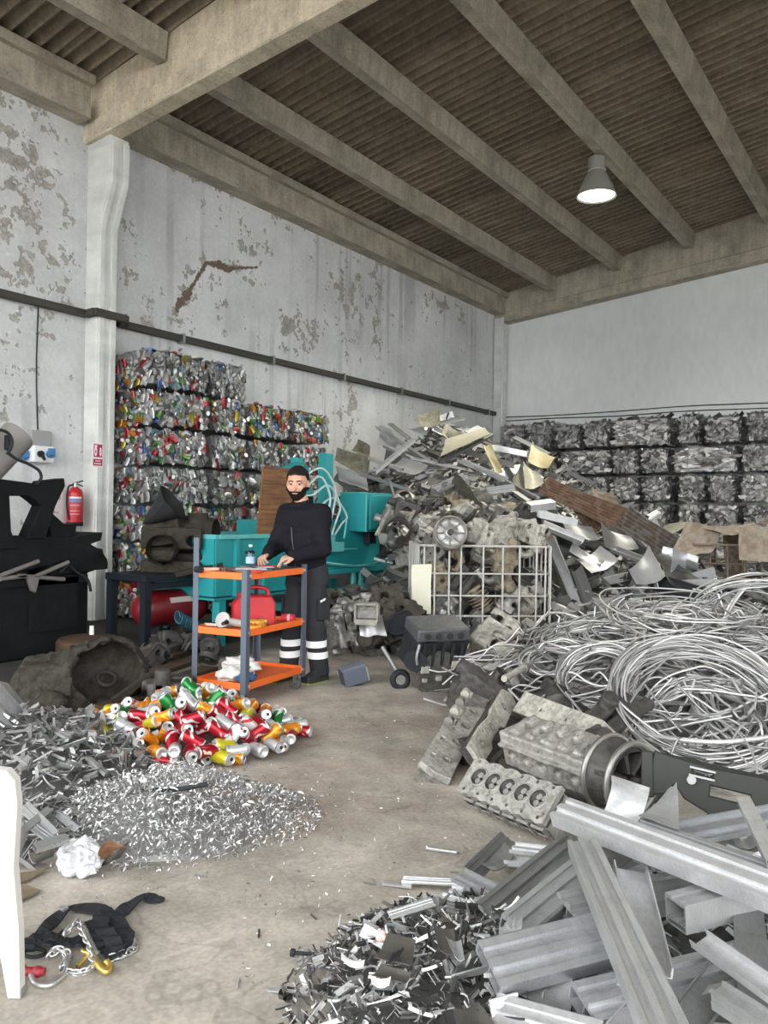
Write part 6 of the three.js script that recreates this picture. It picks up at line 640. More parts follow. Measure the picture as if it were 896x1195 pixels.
{ reseed(95); const g = 'single wires lying loose on the wire heap'; let n = 0;
  for (let i = 0; i < 900 && n < 260; i++) { const x = rr(-3.2, 0.4), z = rr(-7.8, -4.2), h = hWire(x, z); if (h < 0.12) continue; n++; const L = rr(0.35, 1.1), a = rr(0, 6.28), cv = rr(-0.9, 0.9), pts = []; for (let k = 0; k <= 5; k++) { const s = (k / 5 - 0.5) * L, b = a + cv * s, X = x + Math.cos(b) * s, Z = z + Math.sin(b) * s; pts.push(V(X - x, Math.max(hWire(X, Z), h - 0.15) + rr(0.0, 0.1) + (k === 5 ? rr(0, 0.12) : 0) - h, Z - z)); } const o = tag(mesh('aluminium_wire', new THREE.TubeGeometry(new THREE.CatmullRomCurve3(pts), 16, rr(0.0055, 0.0085), 5), pick(mWire)), 'single bare aluminium wire lying loose on the wire heap', 'wire', g); o.position.set(x, h + 0.02, z); }
  const big = (pts, l, r = 0.013) => tag(mesh('aluminium_wire', tube(pts.map(([a, b, h]) => spot(a, b, h)), r, 7, 40), mWire[2]), l, 'wire');
  big([[842, 735, 0.62], [852, 708, 0.75], [875, 682, 0.9], [905, 674, 0.95]], 'thick wire arching up at the right edge', 0.018); big([[722, 830, 0.3], [742, 775, 0.5], [800, 748, 0.6], [870, 762, 0.56], [905, 790, 0.5]], 'long wire arching over the largest coil'); big([[618, 740, 0.35], [628, 725, 0.48], [650, 715, 0.52], [690, 725, 0.45]], 'wire arching over beside the cage corner'); big([[705, 838, 0.2], [760, 858, 0.22], [830, 866, 0.26], [900, 860, 0.28]], 'straight wire crossing the largest coil level'); big([[735, 700, 0.7], [790, 708, 0.7], [850, 712, 0.7]], 'thick wire lying along the heap top', 0.016); }
// black moulded bumper part at the foot of the wire heap
{ const A = spot(760, 915, 0.3), B = spot(900, 950, 0.26), Cc = spot(766, 880, 0.42), t = thing('bumper_panel', 'black moulded plastic panel lying below the wire coils', 'panel'), [w, h] = lenABC(A, B, Cc); frameABC(t, A, B, Cc); const m = mat({ color: C(0.024, 0.025, 0.023), roughness: 0.5, spec: 0.4 });
  mesh('shell', ext([[0, -0.04], [w * 0.12, -0.02], [w * 0.2, 0.03], [w * 0.3, -0.02], [w * 0.55, -0.06], [w * 1.05, -0.07], [w * 1.08, h * 0.8], [w * 0.9, h], [w * 0.5, h * 0.92], [w * 0.2, h], [0.0, h * 1.05], [-0.01, h * 0.4]], 0.02, [rectPts(w * 0.42, h * 0.72, 0.09, 0.025), rectPts(w * 0.66, h * 0.25, 0.16, 0.05)], 0.006), m, t); mesh('flange', bx(w, 0.012, 0.08, [w * 0.52, h * 0.98, -0.03], [0.2, 0, 0]), m, t); mesh('lower_lip', bx(w * 0.5, 0.012, 0.1, [w * 0.75, -0.06, -0.03]), m, t); mesh('bolt', cyl(0.018, 0.02, 0.03, 12, [w * 0.34, h * 0.45, 0.02], [1.57, 0, 0]), mAluOld, t); mesh('clip', join([bx(0.1, 0.008, 0.02, [w * 0.42, h * 0.85, 0.02]), bx(0.1, 0.008, 0.02, [w * 0.42, h * 0.6, 0.02])]), mAluOld, t); mesh('end_arm', rbx(0.05, h * 1.5, 0.05, 0.01, [-0.02, h * 0.3, 0.0], [0, 0, 0.15]), m, t); }
// ---------- drink cans on the floor ----------
const canTint = { red: [[150, 18, 34], [225, 215, 215]], orange: [[214, 132, 26], [236, 190, 70]], green: [[28, 112, 52], [205, 215, 205]], silver: [[188, 190, 192], [150, 154, 160]], yellow: [[196, 186, 40], [120, 140, 40]], blue: [[40, 66, 130], [205, 208, 214]], white: [[220, 220, 216], [190, 60, 70]] };
const canMats = {}; { let k = 0; for (const [n, [a, b]] of Object.entries(canTint)) { k += 7; canMats[n] = mat({ map: tex(96, 64, (u, v) => { const s = Math.sin(u * 12.56 + 5 * Math.sin(v * 3 + k)) * 0.5 + 0.5, t = v < 0.1 || v > 0.92 ? -1 : sm(0.72, 0.78, s * 0.6 + 0.4 * fbm(u * 8 + k, v * 5, 2)); return t < 0 ? [196, 198, 200] : [mix(a[0], b[0], t), mix(a[1], b[1], t), mix(a[2], b[2], t)]; }), metalness: 0.45, roughness: 0.35 }); } }
const canBodies = [], canLid = lathe([[0, 0.118], [0.02, 0.117], [0.024, 0.1145], [0.026, 0.12], [0.0275, 0.1205]], 18), canBase = lathe([[0, 0.012], [0.018, 0.004], [0.022, -0.001], [0.026, 0.001]], 16);
{ reseed(101); for (let k = 0; k < 7; k++) { const g = lathe([[0.026, 0], [0.032, 0.008], [0.033, 0.02], [0.033, 0.045], [0.033, 0.07], [0.033, 0.095], [0.031, 0.106], [0.0275, 0.118]], 18), p = g.attributes.position, c = k < 2 ? 0.15 : rr(0.4, 0.8), ph = rr(0, 6), ph2 = rr(0, 6); for (let i = 0; i < p.count; i++) { const y = p.getY(i), a = Math.atan2(p.getZ(i), p.getX(i)), m = Math.sin(clamp((y - 0.005) / 0.11, 0, 1) * Math.PI), d = 1 - c * m * (0.55 * Math.max(0, Math.cos(a - ph)) ** 2 + 0.3 * Math.max(0, Math.cos(a - ph2 + y * 20)) ** 3); p.setXYZ(i, p.getX(i) * d, y, p.getZ(i) * d); } g.computeVertexNormals(); canBodies.push(g); } }
const mLid = mat({ color: C(0.62, 0.62, 0.62), metalness: 0.7, roughness: 0.35 });
const cc = spot(222, 866), cc2 = spot(165, 864), hCans = heapMax(cone(cc.x, cc.z, 0.58, 0.32, 0.62, 1, 1), cone(cc2.x, cc2.z, 0.46, 0.22, 0.7), cone(cc.x + 0.2, cc.z - 0.2, 0.42, 0.2, 0.7));
{ reseed(103); const col = Object.keys(canTint), wts = [0.28, 0.2, 0.13, 0.17, 0.07, 0.06, 0.09], done = []; let n = 0;
  const word = { red: 'red', orange: 'orange', green: 'green', silver: 'bare silver', yellow: 'yellow', blue: 'blue', white: 'white' };
  const put = (x, y, z, q, c, label, grp) => { const t = thing('drink_can', label, 'can', grp, [x, y, z]); t.quaternion.copy(q); mesh('body', pick(canBodies), canMats[c], t).position.y = -0.06; const l = mesh('lid', canLid, mLid, t); l.position.y = -0.06; mesh('opening', cyl(0.009, 0.009, 0.002, 10, [0.008, 0.1185, 0]), mHole, l); mesh('bottom', canBase, mLid, t).position.y = -0.06; t.scale.setScalar(1.14); };
  for (let i = 0; i < 4000 && n < 165; i++) { const x = rr(-5.2, -2.9), z = rr(-4.4, -2.8), h = hCans(x, z); if (h < 0.01) continue; const y = 0.036 + h * rr(0.6, 1); if (done.some(([a, b, c]) => Math.hypot(a - x, b - y, c - z) < 0.078)) continue; done.push([x, y, z]); n++; let r = rnd(), c = 0; while (r > wts[c] && c < 6) r -= wts[c++]; const lay = h < 0.06 ? new THREE.Quaternion().setFromEuler(new THREE.Euler(Math.PI / 2, 0, rr(0, 6.28), 'YXZ')).premultiply(new THREE.Quaternion().setFromAxisAngle(UP, rr(0, 6.28))) : new THREE.Quaternion().setFromEuler(new THREE.Euler(rr(0.7, 2.2), rr(0, 6.28), rr(-0.4, 0.4), 'YXZ')); put(x, y, z, lay, col[c], `${word[col[c]]} dented drink can in the loose pile by the trolley`, `${word[col[c]]} cans in the loose pile`); }
  // singled-out cans at the rim
  const lie = (px, py, a, c, l) => { const p = spot(px, py, 0.036); put(p.x, 0.036, p.z, new THREE.Quaternion().setFromEuler(new THREE.Euler(Math.PI / 2, a, 0, 'YXZ')), c, l); };
  lie(271, 885, 2.1, 'orange', 'orange can lying at the near edge of can pile'); lie(318, 868, 2.0, 'orange', 'small orange can at the right tip of can pile'); lie(122, 838, 0.6, 'orange', 'orange can at the far left tip of pile'); lie(245, 882, 0.5, 'silver', 'silver can end-on at the near edge of pile'); lie(184, 884, 2.3, 'red', 'red can touching the silver shavings'); lie(322, 852, 0.4, 'white', 'white topped can at the right end of pile'); }
// ---------- loose piles of offcuts ----------
function pile(hf, area, o) {
  reseed(o.seed); const H = new Heap(); H.add(moundGeo((x, z) => hf(x, z) * 0.7 - 0.05, ...area, 0.05, 0.02, 9), M4(), o.core);
  const col = () => { const s = rnd() < o.bright ? rr(...o.hi) : rr(...o.lo); return [s, s * o.tint[0], s * o.tint[1]]; };
  for (let i = 0; i < o.n; i++) { const x = rr(area[0], area[1]), z = rr(area[2], area[3]), h = hf(x, z); if (h < 0.004 && rnd() > 0.02) continue; if (h <= 0) continue; const L = rr(...o.len), w = L * rr(...o.wid); H.add(pick(o.shapes), M4().compose(V(x, Math.max(0.006, h * rr(0.74, 1.04) + rr(-0.02, 0.02)), z), lieQ(o.tilt), o.curl ? V(L, L, L) : V(w, w, L)), col()); }
  for (let i = 0; i < (o.stray || 0); i++) { const a = rr(0, 6.28), cx = (area[0] + area[1]) / 2, cz = (area[2] + area[3]) / 2, k = rr(0.6, 1.0), x = cx + Math.cos(a) * k * (area[1] - area[0]) * 0.62, z = cz + Math.sin(a) * k * (area[3] - area[2]) * 0.62, L = rr(o.len[0], o.len[1] * 0.8); if (hf(x, z) > 0.02) continue; H.add(pick(o.shapes), M4().compose(V(x, 0.006, z), lieQ(0.1), o.curl ? V(L, L, L) : V(L * 0.3, L * 0.3, L)), col()); }
  return tag(mesh(o.name, H.geo(), o.mat || mVert), o.label, 'scrap', null, 'stuff');
}
// grey chopped profile ends at the left
const mOffcut = mat({ vertexColors: true, roughness: 0.42, metalness: 0.6, map: tMetal });
const l1 = spot(30, 895), l2 = spot(95, 885), l3 = spot(35, 975), hLeft = heapMax(cone(l1.x, l1.z, 0.85, 0.32, 0.75), cone(l2.x, l2.z, 0.55, 0.25, 0.75), cone(l3.x, l3.z, 0.38, 0.14, 0.8));
pile(hLeft, [-5.4, -2.6, -3.7, -1.5], { name: 'chopped_offcuts', label: 'small dull grey chopped offcuts heaped at the left', seed: 111, n: 5000, core: [0.3, 0.3, 0.295], len: [0.04, 0.11], wid: [0.3, 0.75], bright: 0.4, lo: [0.18, 0.42], hi: [0.48, 0.75], tint: [0.99, 0.975], tilt: 0.8, shapes: bits, stray: 60, mat: mOffcut });
{ reseed(113); let n = 0; for (let i = 0; i < 2000 && n < 130; i++) { const x = rr(-5.2, -2.7), z = rr(-3.5, -1.6), h = hLeft(x, z); if (h < 0.05) continue; n++; const L = rr(0.06, 0.2), o = tag(mesh('profile_offcut', rnd() < 0.6 ? profGeo[pick(['channel', 'angle', 'box', 'tee', 'lipped', 'slat'])] : bits[Math.floor(rnd() * 10)], pick([mProf[3], mProf[1], mProf[1], mProf[0], mProf[4]])), 'dull grey profile offcut lying on the left offcut pile', 'offcut', 'offcuts on the left pile'); o.position.set(x, h + 0.005, z); o.quaternion.copy(lieQ(0.5)); const isBit = bits.includes(o.geometry), s = isBit ? L * 0.45 : rr(0.25, 0.5); o.scale.set(s, s, L); }
  for (const [i, [a, b, c, d]] of [[30, 958, 68, 985], [22, 975, 58, 945], [40, 990, 78, 978], [28, 940, 62, 975], [15, 1000, 30, 965]].entries()) { const A = spot(a, b, 0.16), B = spot(c, d, 0.16); beamAt(A, B, ['slat', 'tee', 'box', 'slat', 'tee'][i], 0.45, 0.2 * i, mProf[i % 2 ? 1 : 4], `${['longest', 'second', 'thickest', 'crossing', 'near'][i]} of the pale strips on the pile behind the chair`); } }
// silver shavings
const mShaving = mat({ vertexColors: true, roughness: 0.34, metalness: 0.8 });
const ck = spot(205, 960), ck2 = spot(285, 955), ck3 = spot(165, 955), hCurl = heapMax(cone(ck.x, ck.z, 0.5, 0.27, 0.62), cone(ck2.x, ck2.z, 0.36, 0.15, 0.7), cone(ck3.x, ck3.z, 0.42, 0.22, 0.7));
pile(hCurl, [-3.9, -2.0, -3.3, -1.9], { name: 'aluminium_shavings', label: 'bright silver curled shavings heaped before the cans', seed: 121, n: 15000, core: [0.42, 0.42, 0.42], len: [0.014, 0.036], wid: [1, 1], bright: 0.7, lo: [0.24, 0.42], hi: [0.5, 0.76], tint: [1, 1.0], tilt: 1.2, shapes: curls, curl: true, stray: 220, mat: mShaving });
{ const p = spot(208, 914, 0.2), t = thing('curved_plate', 'curved dark edged plate lying on the silver shavings', 'plate', null, p.toArray(), 0.5); const [g] = patch([V(-0.13, 0, -0.07), V(0.13, 0.03, -0.09), V(0.15, 0.03, 0.05), V(-0.09, -0.01, 0.07)], 6, 0.03, 4.4); mesh('plate', g, mAlu, t); mesh('edge', tube([[-0.09, -0.012, 0.07], [0.03, 0.0, 0.075], [0.15, 0.02, 0.05]], 0.01), mBlack, t); }
// crumpled white wrapping with a rusty piece and cardboard
{ const p = spot(93, 1000, 0.06), g = new THREE.IcosahedronGeometry(0.1, 5), a = g.attributes.position; for (let i = 0; i < a.count; i++) { const v = V().fromBufferAttribute(a, i), k = 0.75 + 0.55 * Math.abs(fbm3(v.x * 22 + 5, v.y * 22 + 5, v.z * 22 + 5) - 0.5) * 2 + 0.15 * vn3(v.x * 60 + 20, v.y * 60 + 20, v.z * 60 + 20); v.multiplyScalar(k); a.setXYZ(i, v.x * 1.0, Math.max(-0.055, v.y * 0.75), v.z * 0.8); } g.computeVertexNormals(); const t = thing('white_wrapping', 'crumpled white plastic wrapping below the silver shavings', 'wrapping', null, [p.x, 0.06, p.z], 0.3); mesh('crumple', g, mat({ color: C(0.5, 0.51, 0.53), roughness: 0.6 }), t); const [f] = patch([V(0.02, -0.05, 0.04), V(0.16, -0.05, -0.0), V(0.15, -0.045, 0.07), V(0.05, -0.05, 0.1)], 5, 0.02, 3.3); mesh('flap', f, mat({ color: C(0.5, 0.51, 0.53), roughness: 0.6 }), t);
  const q = [spot(112, 1000, 0.07), spot(128, 978, 0.16), spot(146, 985, 0.16), spot(122, 1006, 0.02)]; plateAt(q, mat({ map: tRust, color: C(1, 0.68, 0.42), roughness: 0.85 }), 'rusty bent plate stuck in the white wrapping', 0.02, undefined, 'rusty_plate', 'plate'); plateAt([spot(110, 1015, 0.02), spot(121, 1008, 0.03), spot(150, 984, 0.15), spot(140, 1002, 0.04)], mAluDark, 'dark plate under the rusty one', 0.01);
  const mCard = mat({ color: C(0.42, 0.36, 0.28), roughness: 0.9, map: tConcrete }); plateAt([[20, 1020], [62, 1012], [48, 1018], [20, 1033]].map(([a, b]) => spot(a, b, 0.012)), mCard, 'narrow cardboard strip on the floor behind the chair', 0.004, undefined, 'cardboard', 'cardboard', 0.006); plateAt([[-10, 1033], [30, 1033], [47, 1040], [-5, 1065]].map(([a, b]) => spot(a, b, 0.01)), mCard, 'larger cardboard piece on the floor beside the chair leg', 0.004, undefined, 'cardboard', 'cardboard', 0.006); }
// pale profile leaning at the left edge
{ beamAt(spot(-20, 800, 0.5), spot(38, 862, 0.12), 'wing', [1.3, 1.3], 1.2, mProf[2], 'pale grey channel leaning at the left edge'); plateAt([spot(0, 795, 0.42), spot(10, 798, 0.42), spot(52, 848, 0.12), spot(34, 850, 0.12)], mProf[3], 'dark side strip behind the pale leaning channel', 0.0); }
// ---------- small mixed scrap at the bottom ----------
const hMix = heapMax(cone(-1.1, -2.16, 0.56, 0.25, 0.7, 1.0, 1.0), cone(-0.95, -1.9, 0.56, 0.27, 0.8), cone(-0.88, -2.35, 0.45, 0.2, 0.8), cone(-1.3, -2.03, 0.36, 0.13, 0.8));
pile(hMix, [-1.85, -0.4, -2.85, -1.3], { name: 'small_scrap', label: 'small black and white scrap cuttings heaped at the bottom', seed: 131, n: 4600, core: [0.16, 0.16, 0.155], len: [0.018, 0.07], wid: [0.25, 0.6], bright: 0.34, lo: [0.02, 0.12], hi: [0.5, 0.82], tint: [0.995, 0.98], tilt: 1.0, shapes: [...bits, ...curls.slice(0, 0)], stray: 40 });
pile(hMix, [-1.8, -0.5, -2.8, -1.4], { name: 'scrap_clips', label: 'curled bright clips among the small scrap at the bottom', seed: 133, n: 700, core: [0.16, 0.16, 0.155], len: [0.02, 0.045], wid: [1, 1], bright: 0.6, lo: [0.05, 0.2], hi: [0.5, 0.8], tint: [1, 1], tilt: 1.2, shapes: curls, curl: true });
{ reseed(135); const kinds = [[mat({ color: C(0.025, 0.025, 0.026), roughness: 0.5 }), 'black'], [mAluWhite, 'bright'], [mProf[3], 'dark grey'], [mProf[4], 'silver'], [mWhite, 'white']]; let n = 0;
  for (let i = 0; i < 3000 && n < 200; i++) { const x = rr(-1.8, -0.5), z = rr(-2.8, -1.4), h = hMix(x, z); if (h < 0.03) continue; n++; const [m, w] = pick(kinds), L = rr(0.035, 0.13), r = rnd(); let o; const lab = `${w} cutting lying in the small scrap pile`, grp = `${w} cuttings in the small scrap pile`;
    if (r < 0.45) { o = mesh('metal_cutting', bits[Math.floor(rnd() * 10)], m); const s = L * rr(0.3, 0.6); o.scale.set(s, s, L); } else if (r < 0.75) { o = mesh('metal_cutting', profGeo[pick(['channel', 'angle', 'tee', 'slat'])], m); const s = rr(0.18, 0.4); o.scale.set(s, s, L); } else { const k = [0, 1, 2, 3].map((j) => V(rr(-0.015, 0.015), rr(-0.012, 0.02), (j / 3 - 0.5) * L)); o = mesh('metal_cutting', new THREE.TubeGeometry(new THREE.CatmullRomCurve3(k), 8, rr(0.003, 0.006), 5), m); }
    tag(o, lab, 'cutting', grp); o.position.set(x, h + 0.004, z); o.quaternion.copy(lieQ(0.5)); }
  const pl = (q, h, m, l) => plateAt(q.map(([a, b]) => spot(a, b, h)), m, l, 0.01, undefined, 'scrap_plate', 'plate', 0.003); const dk = mat({ color: C(0.13, 0.125, 0.11), map: tMetal, roughness: 0.5, metalness: 0.4 });
  pl([[437, 1120], [452, 1092], [485, 1100], [478, 1130]], 0.26, dk, 'dark slotted plate on the small scrap pile'); pl([[430, 1140], [445, 1128], [480, 1138], [470, 1150]], 0.24, dk, 'dark plate below the slotted one'); pl([[505, 1080], [530, 1085], [532, 1115], [512, 1110]], 0.24, dk, 'dark grey plate at the right of small scrap'); pl([[528, 1180], [558, 1172], [578, 1200], [535, 1205]], 0.22, dk, 'dark square plate at the bottom edge'); pl([[520, 1095], [538, 1100], [542, 1122], [530, 1118]], 0.27, mProf[4], 'bluish bent plate in the small scrap pile'); pl([[498, 1048], [512, 1047], [512, 1060], [497, 1062]], 0.2, mProf[4], 'small silver square at the top of small scrap'); pl([[398, 1115], [426, 1122], [424, 1130], [398, 1122]], 0.24, mWhite, 'small white strip on the left of small scrap'); pl([[432, 1140], [456, 1143], [454, 1152], [434, 1150]], 0.26, mWhite, 'small white rectangle in the small scrap pile');
  for (let i = 0; i < 3; i++) { const p = spot(457 + i * 5, 1118 - i * 3, 0.272); const o = tag(mesh('metal_clip', bx(0.006, 0.004, 0.05), mBlack), `${['left', 'middle', 'right'][i]} of three black slots on the dark plate`, 'clip'); o.position.copy(p); o.rotation.y = 0.3; }
  const pk = spot(445, 1092, 0.25), t = thing('pink_lump', 'small pale pink lump on the small scrap pile', 'lump', null, pk.toArray()); mesh('lump', rough(new THREE.IcosahedronGeometry(0.016, 2), 0.006, 40), mat({ color: C(0.6, 0.35, 0.33), roughness: 0.7 }), t); mesh('chip', rough(new THREE.IcosahedronGeometry(0.008, 1), 0.003, 40).translate(0.014, 0.004, 0.006), mat({ color: C(0.6, 0.38, 0.36), roughness: 0.7 }), t);
  beamAt(spot(454, 1068, 0.2), spot(505, 1052, 0.22), 'slat', 0.35, 0.2, mAluWhite, 'bright slat across the top of the small scrap'); beamAt(spot(312, 1155, 0.01), spot(360, 1160, 0.03), 'tee', 0.2, 0, mAluWhite, 'thin white strip on the floor left of small scrap'); beamAt(spot(446, 1031, 0.012), spot(480, 1035, 0.02), 'tee', 0.22, 0, mAluWhite, 'thin white strip on the floor at top of small scrap'); beamAt(spot(497, 990, 0.008), spot(533, 995, 0.008), 'slat', 0.2, 0, mAluWhite, 'short pale strip alone on the floor'); const bo = spot(345, 1112, 0.02); const b = thing('black_bolt', 'black bolt on the floor left of the small scrap', 'bolt', null, bo.toArray(), 0.5); mesh('shank', cyl(0.006, 0.006, 0.07, 8, [0.03, 0, 0], [0, 0, 1.57]), mBlack, b); mesh('bolt_head', cyl(0.012, 0.012, 0.014, 6, [-0.01, 0, 0], [0, 0, 1.57]), mBlack, b); }
// ---------- extruded profiles at the bottom right ----------
{ reseed(141); const hP = heapMax(cone(-0.2, -2.95, 1.15, 0.22, 0.6)); const H = new Heap(); H.add(moundGeo((x, z) => hP(x, z) - 0.09, -1.7, 0.9, -4.1, -1.9, 0.06, 0.02, 8), M4(), [0.35, 0.35, 0.35]); for (let i = 0; i < 900; i++) { const x = rr(-1.4, 0.3), z = rr(-3.9, -2.0), h = hP(x, z); if (h < 0.03) continue; const L = rr(0.05, 0.2), s = rnd() < 0.4 ? rr(0.4, 0.7) : rr(0.08, 0.3); H.add(pick(bits), M4().compose(V(x, h * 0.8, z), lieQ(0.6), V(L * 0.4, L * 0.4, L)), [s, s, s]); } tag(mesh('loose_cuttings', H.geo(), mVert), 'loose cuttings under the long profiles at the bottom right', 'scrap', null, 'stuff');
  const B = [
  // a (px, py, height), b, section, scale, roll, material, label
  [[655, 945, 0.42], [930, 1050, 0.44], 'ribbed', [1.0, 1.0], 0.35, 2, 'longest bright grooved profile crossing the top of the pile'],
  [[742, 962, 0.4], [930, 1030, 0.42], 'slat', [0.75, 1], 0.3, 4, 'grey slat lying above the longest bright profile'],
  [[680, 985, 0.4], [782, 1215, 0.42], 'ribbed', [0.85, 0.9], 0.1, 4, 'broad grey profile running steeply down the middle'],
  [[735, 1012, 0.36], [760, 1132, 0.34], 'channel', [1.1, 0.6], -0.1, 2, 'short bright channel right of the broad grey profile'],
  [[672, 985, 0.28], [570, 1070, 0.2], 'ribbed', [0.95, 1.1], -0.2, 3, 'dark grey profile slanting up left at the pile back'],
  [[690, 1010, 0.3], [600, 1085, 0.24], 'ribbed', [0.9, 1.1], -0.3, 1, 'second dark profile below the slanting one'],
  [[570, 1128, 0.28], [720, 1090, 0.3], 'ribbed', [1.25, 1.0], 0.45, 4, 'wide silver profile lying across the middle left'],
  [[660, 1062, 0.26], [870, 1022, 0.27], 'ribbed', [1.1, 1.2], 0.2, 1, 'grey hollow profile behind the steep one'],
  [[788, 1066, 0.32], [880, 1042, 0.34], 'hollow', [0.95, 0.9], 0.0, 1, 'box profile with its cut end facing left'],
  [[680, 1175, 0.24], [880, 1125, 0.26], 'ribbed', [1.1, 1.2], 0.3, 4, 'thick silver profile near the bottom right'],
  [[575, 1180, 0.22], [700, 1215, 0.22], 'slat', [0.9, 1.2], 0.4, 2, 'bright ribbed profile at the bottom edge'],
  [[815, 1095, 0.36], [920, 1170, 0.36], 'channel', [0.6, 0.5], 0.4, 2, 'slim bright bar slanting down at right'],
  [[870, 1045, 0.3], [885, 1190, 0.28], 'box', [1.0, 0.7], 0.0, 3, 'grey box profile standing toward the right edge'],
  [[868, 935, 0.46], [905, 1010, 0.46], 'box', [0.55, 0.6], 0.2, 4, 'short grey bar crossing at the right edge'],
  [[793, 975, 0.36], [930, 950, 0.36], 'wing', [0.85, 0.9], 0.35, 4, 'pale profile below the black moulded panel'],
  [[524, 1040, 0.07], [588, 1046, 0.1], 'wing', [0.45, 0.6], 0.2, 2, 'small white profile lying left of the pile'],
  [[470, 1026, 0.03], [545, 1030, 0.05], 'slat', [0.4, 0.8], 0.1, 2, 'long white slat end at the left of pile'],
  [[535, 1022, 0.1], [585, 1048, 0.12], 'wing', [0.6, 0.7], 0.3, 4, 'bluish short profile beside the small white one'],
  [[598, 990, 0.14], [640, 995, 0.16], 'wing', [0.5, 0.6], 0.2, 2, 'small bright profile at the back left of pile'],
  [[590, 1005, 0.1], [635, 1008, 0.12], 'channel', [0.5, 0.5], 0, 2, 'small bright channel under the back left profile'],
  [[550, 1020, 0.08], [592, 978, 0.1], 'slat', [0.7, 0.8], 0.5, 3, 'dark flat strip at the back left tip'],
  [[640, 1100, 0.2], [760, 1160, 0.22], 'channel', [0.8, 0.7], 0.3, 0, 'grey channel under the wide silver profile'],
  [[690, 1195, 0.22], [760, 1120, 0.26], 'angle', [1.2, 1.2], 0.3, 1, 'dull angle bar near the bottom middle'],
  [[800, 1195, 0.24], [850, 1130, 0.28], 'channel', [0.9, 0.7], 0.4, 3, 'dark channel end at the bottom right'],
  [[760, 1150, 0.22], [800, 1215, 0.22], 'angle', [1.3, 1.3], 0.2, 3, 'dark angle at the bottom edge'],
  [[830, 1010, 0.3], [930, 1085, 0.3], 'tee', [0.9, 0.9], 0.1, 1, 'grey tee bar under the longest bright profile'],
  [[740, 1180, 0.18], [900, 1195, 0.2], 'box', [1, 0.8], 0.1, 3, 'dark box profile low at the bottom right'],
  [[620, 1040, 0.18], [760, 985, 0.2], 'channel', [1, 0.8], 0.4, 1, 'dull channel buried under the steep profile'],
  [[840, 1160, 0.3], [910, 1205, 0.3], 'frame', [0.8, 0.8], 0.2, 1, 'hollow profile at the bottom right corner'],
  [[610, 1120, 0.16], [700, 1060, 0.18], 'tee', [1.1, 1], 0.2, 3, 'dark tee bar under the wide silver profile'],
  ];
  for (const [a, b, s, k, r, m, l] of B) beamAt(spot(...a), spot(...b), s, k, r, mProf[m], l);
  const S = [
  [[[702, 958, 0.2], [716, 905, 0.38], [762, 920, 0.38], [735, 975, 0.2]], mAlu, 'bent light sheet behind the longest bright profile'], [[[745, 955, 0.42], [780, 925, 0.46], [790, 917, 0.5], [793, 972, 0.42]], mProf[1], 'grey curved sheet right of the bent light one'], [[[725, 985, 0.3], [760, 995, 0.32], [778, 1012, 0.3], [742, 1008, 0.28]], mAlu, 'pale sheet under the longest bright profile'], [[[602, 1165, 0.2], [640, 1135, 0.22], [668, 1150, 0.22], [665, 1185, 0.2]], mProf[1], 'torn grey sheet below the wide silver profile'], [[[685, 990, 0.24], [720, 985, 0.26], [740, 1005, 0.24], [700, 1015, 0.22]], mProf[3], 'dark sheet beneath the slanting profiles'], [[[815, 1000, 0.3], [850, 990, 0.32], [880, 1000, 0.32], [860, 1018, 0.3]], mProf[1], 'curled sheet between the pale and bright profiles'], [[[790, 1085, 0.2], [830, 1090, 0.22], [850, 1130, 0.2], [800, 1130, 0.18]], mAluDark, 'dark sheet under the box profile'], [[[560, 1010, 0.08], [590, 985, 0.12], [600, 1000, 0.12], [575, 1020, 0.08]], mProf[3], 'dark grey sheet standing at the back left'], [[[850, 965, 0.3], [880, 955, 0.34], [890, 985, 0.32], [860, 990, 0.28]], mProf[4], 'small silver sheet near the right edge']];
  for (const [q, m, l] of S) plateAt(q.map((k) => spot(...k)), m, l, 0.02);
  for (const [px, py, h, l] of [[740, 1145, 0.34, 'bright star shaped extrusion end on the thick profile'], [600, 1090, 0.28, 'ornate extrusion end beside the small scrap']]) { const p = spot(px, py, h), t = thing('extrusion_end', l, 'offcut', null, p.toArray(), 0.4); const pts = []; for (let i = 0; i < 24; i++) { const a = i * 0.2618, r = i % 4 === 0 ? 0.042 : i % 2 ? 0.026 : 0.032; pts.push([r * Math.cos(a), r * Math.sin(a)]); } mesh('section', ext(pts, 0.05, [circlePts(0, 0, 0.014, 12), circlePts(0.02, 0.006, 0.005, 8), circlePts(-0.02, 0.004, 0.005, 8)]), mAluWhite, t); mesh('tab', bx(0.06, 0.004, 0.05, [0.02, -0.03, 0], [0, 0, 0.3]), mAluWhite, t); } 
  let n = 0; for (let i = 0; i < 600 && n < 40; i++) { const x = rr(-1.3, 0.2), z = rr(-3.9, -2.1), h = hP(x, z); if (h < 0.04) continue; n++; const o = tag(mesh('profile_offcut', profGeo[pick(['channel', 'angle', 'tee', 'slat', 'frame'])], pick(mProf)), 'short profile offcut half hidden under the long profiles', 'offcut', 'offcuts under the long profiles'); o.position.set(x, h, z); o.quaternion.copy(lieQ(0.3)); const s = rr(0.5, 0.9); o.scale.set(s, s, rr(0.15, 0.4)); } }
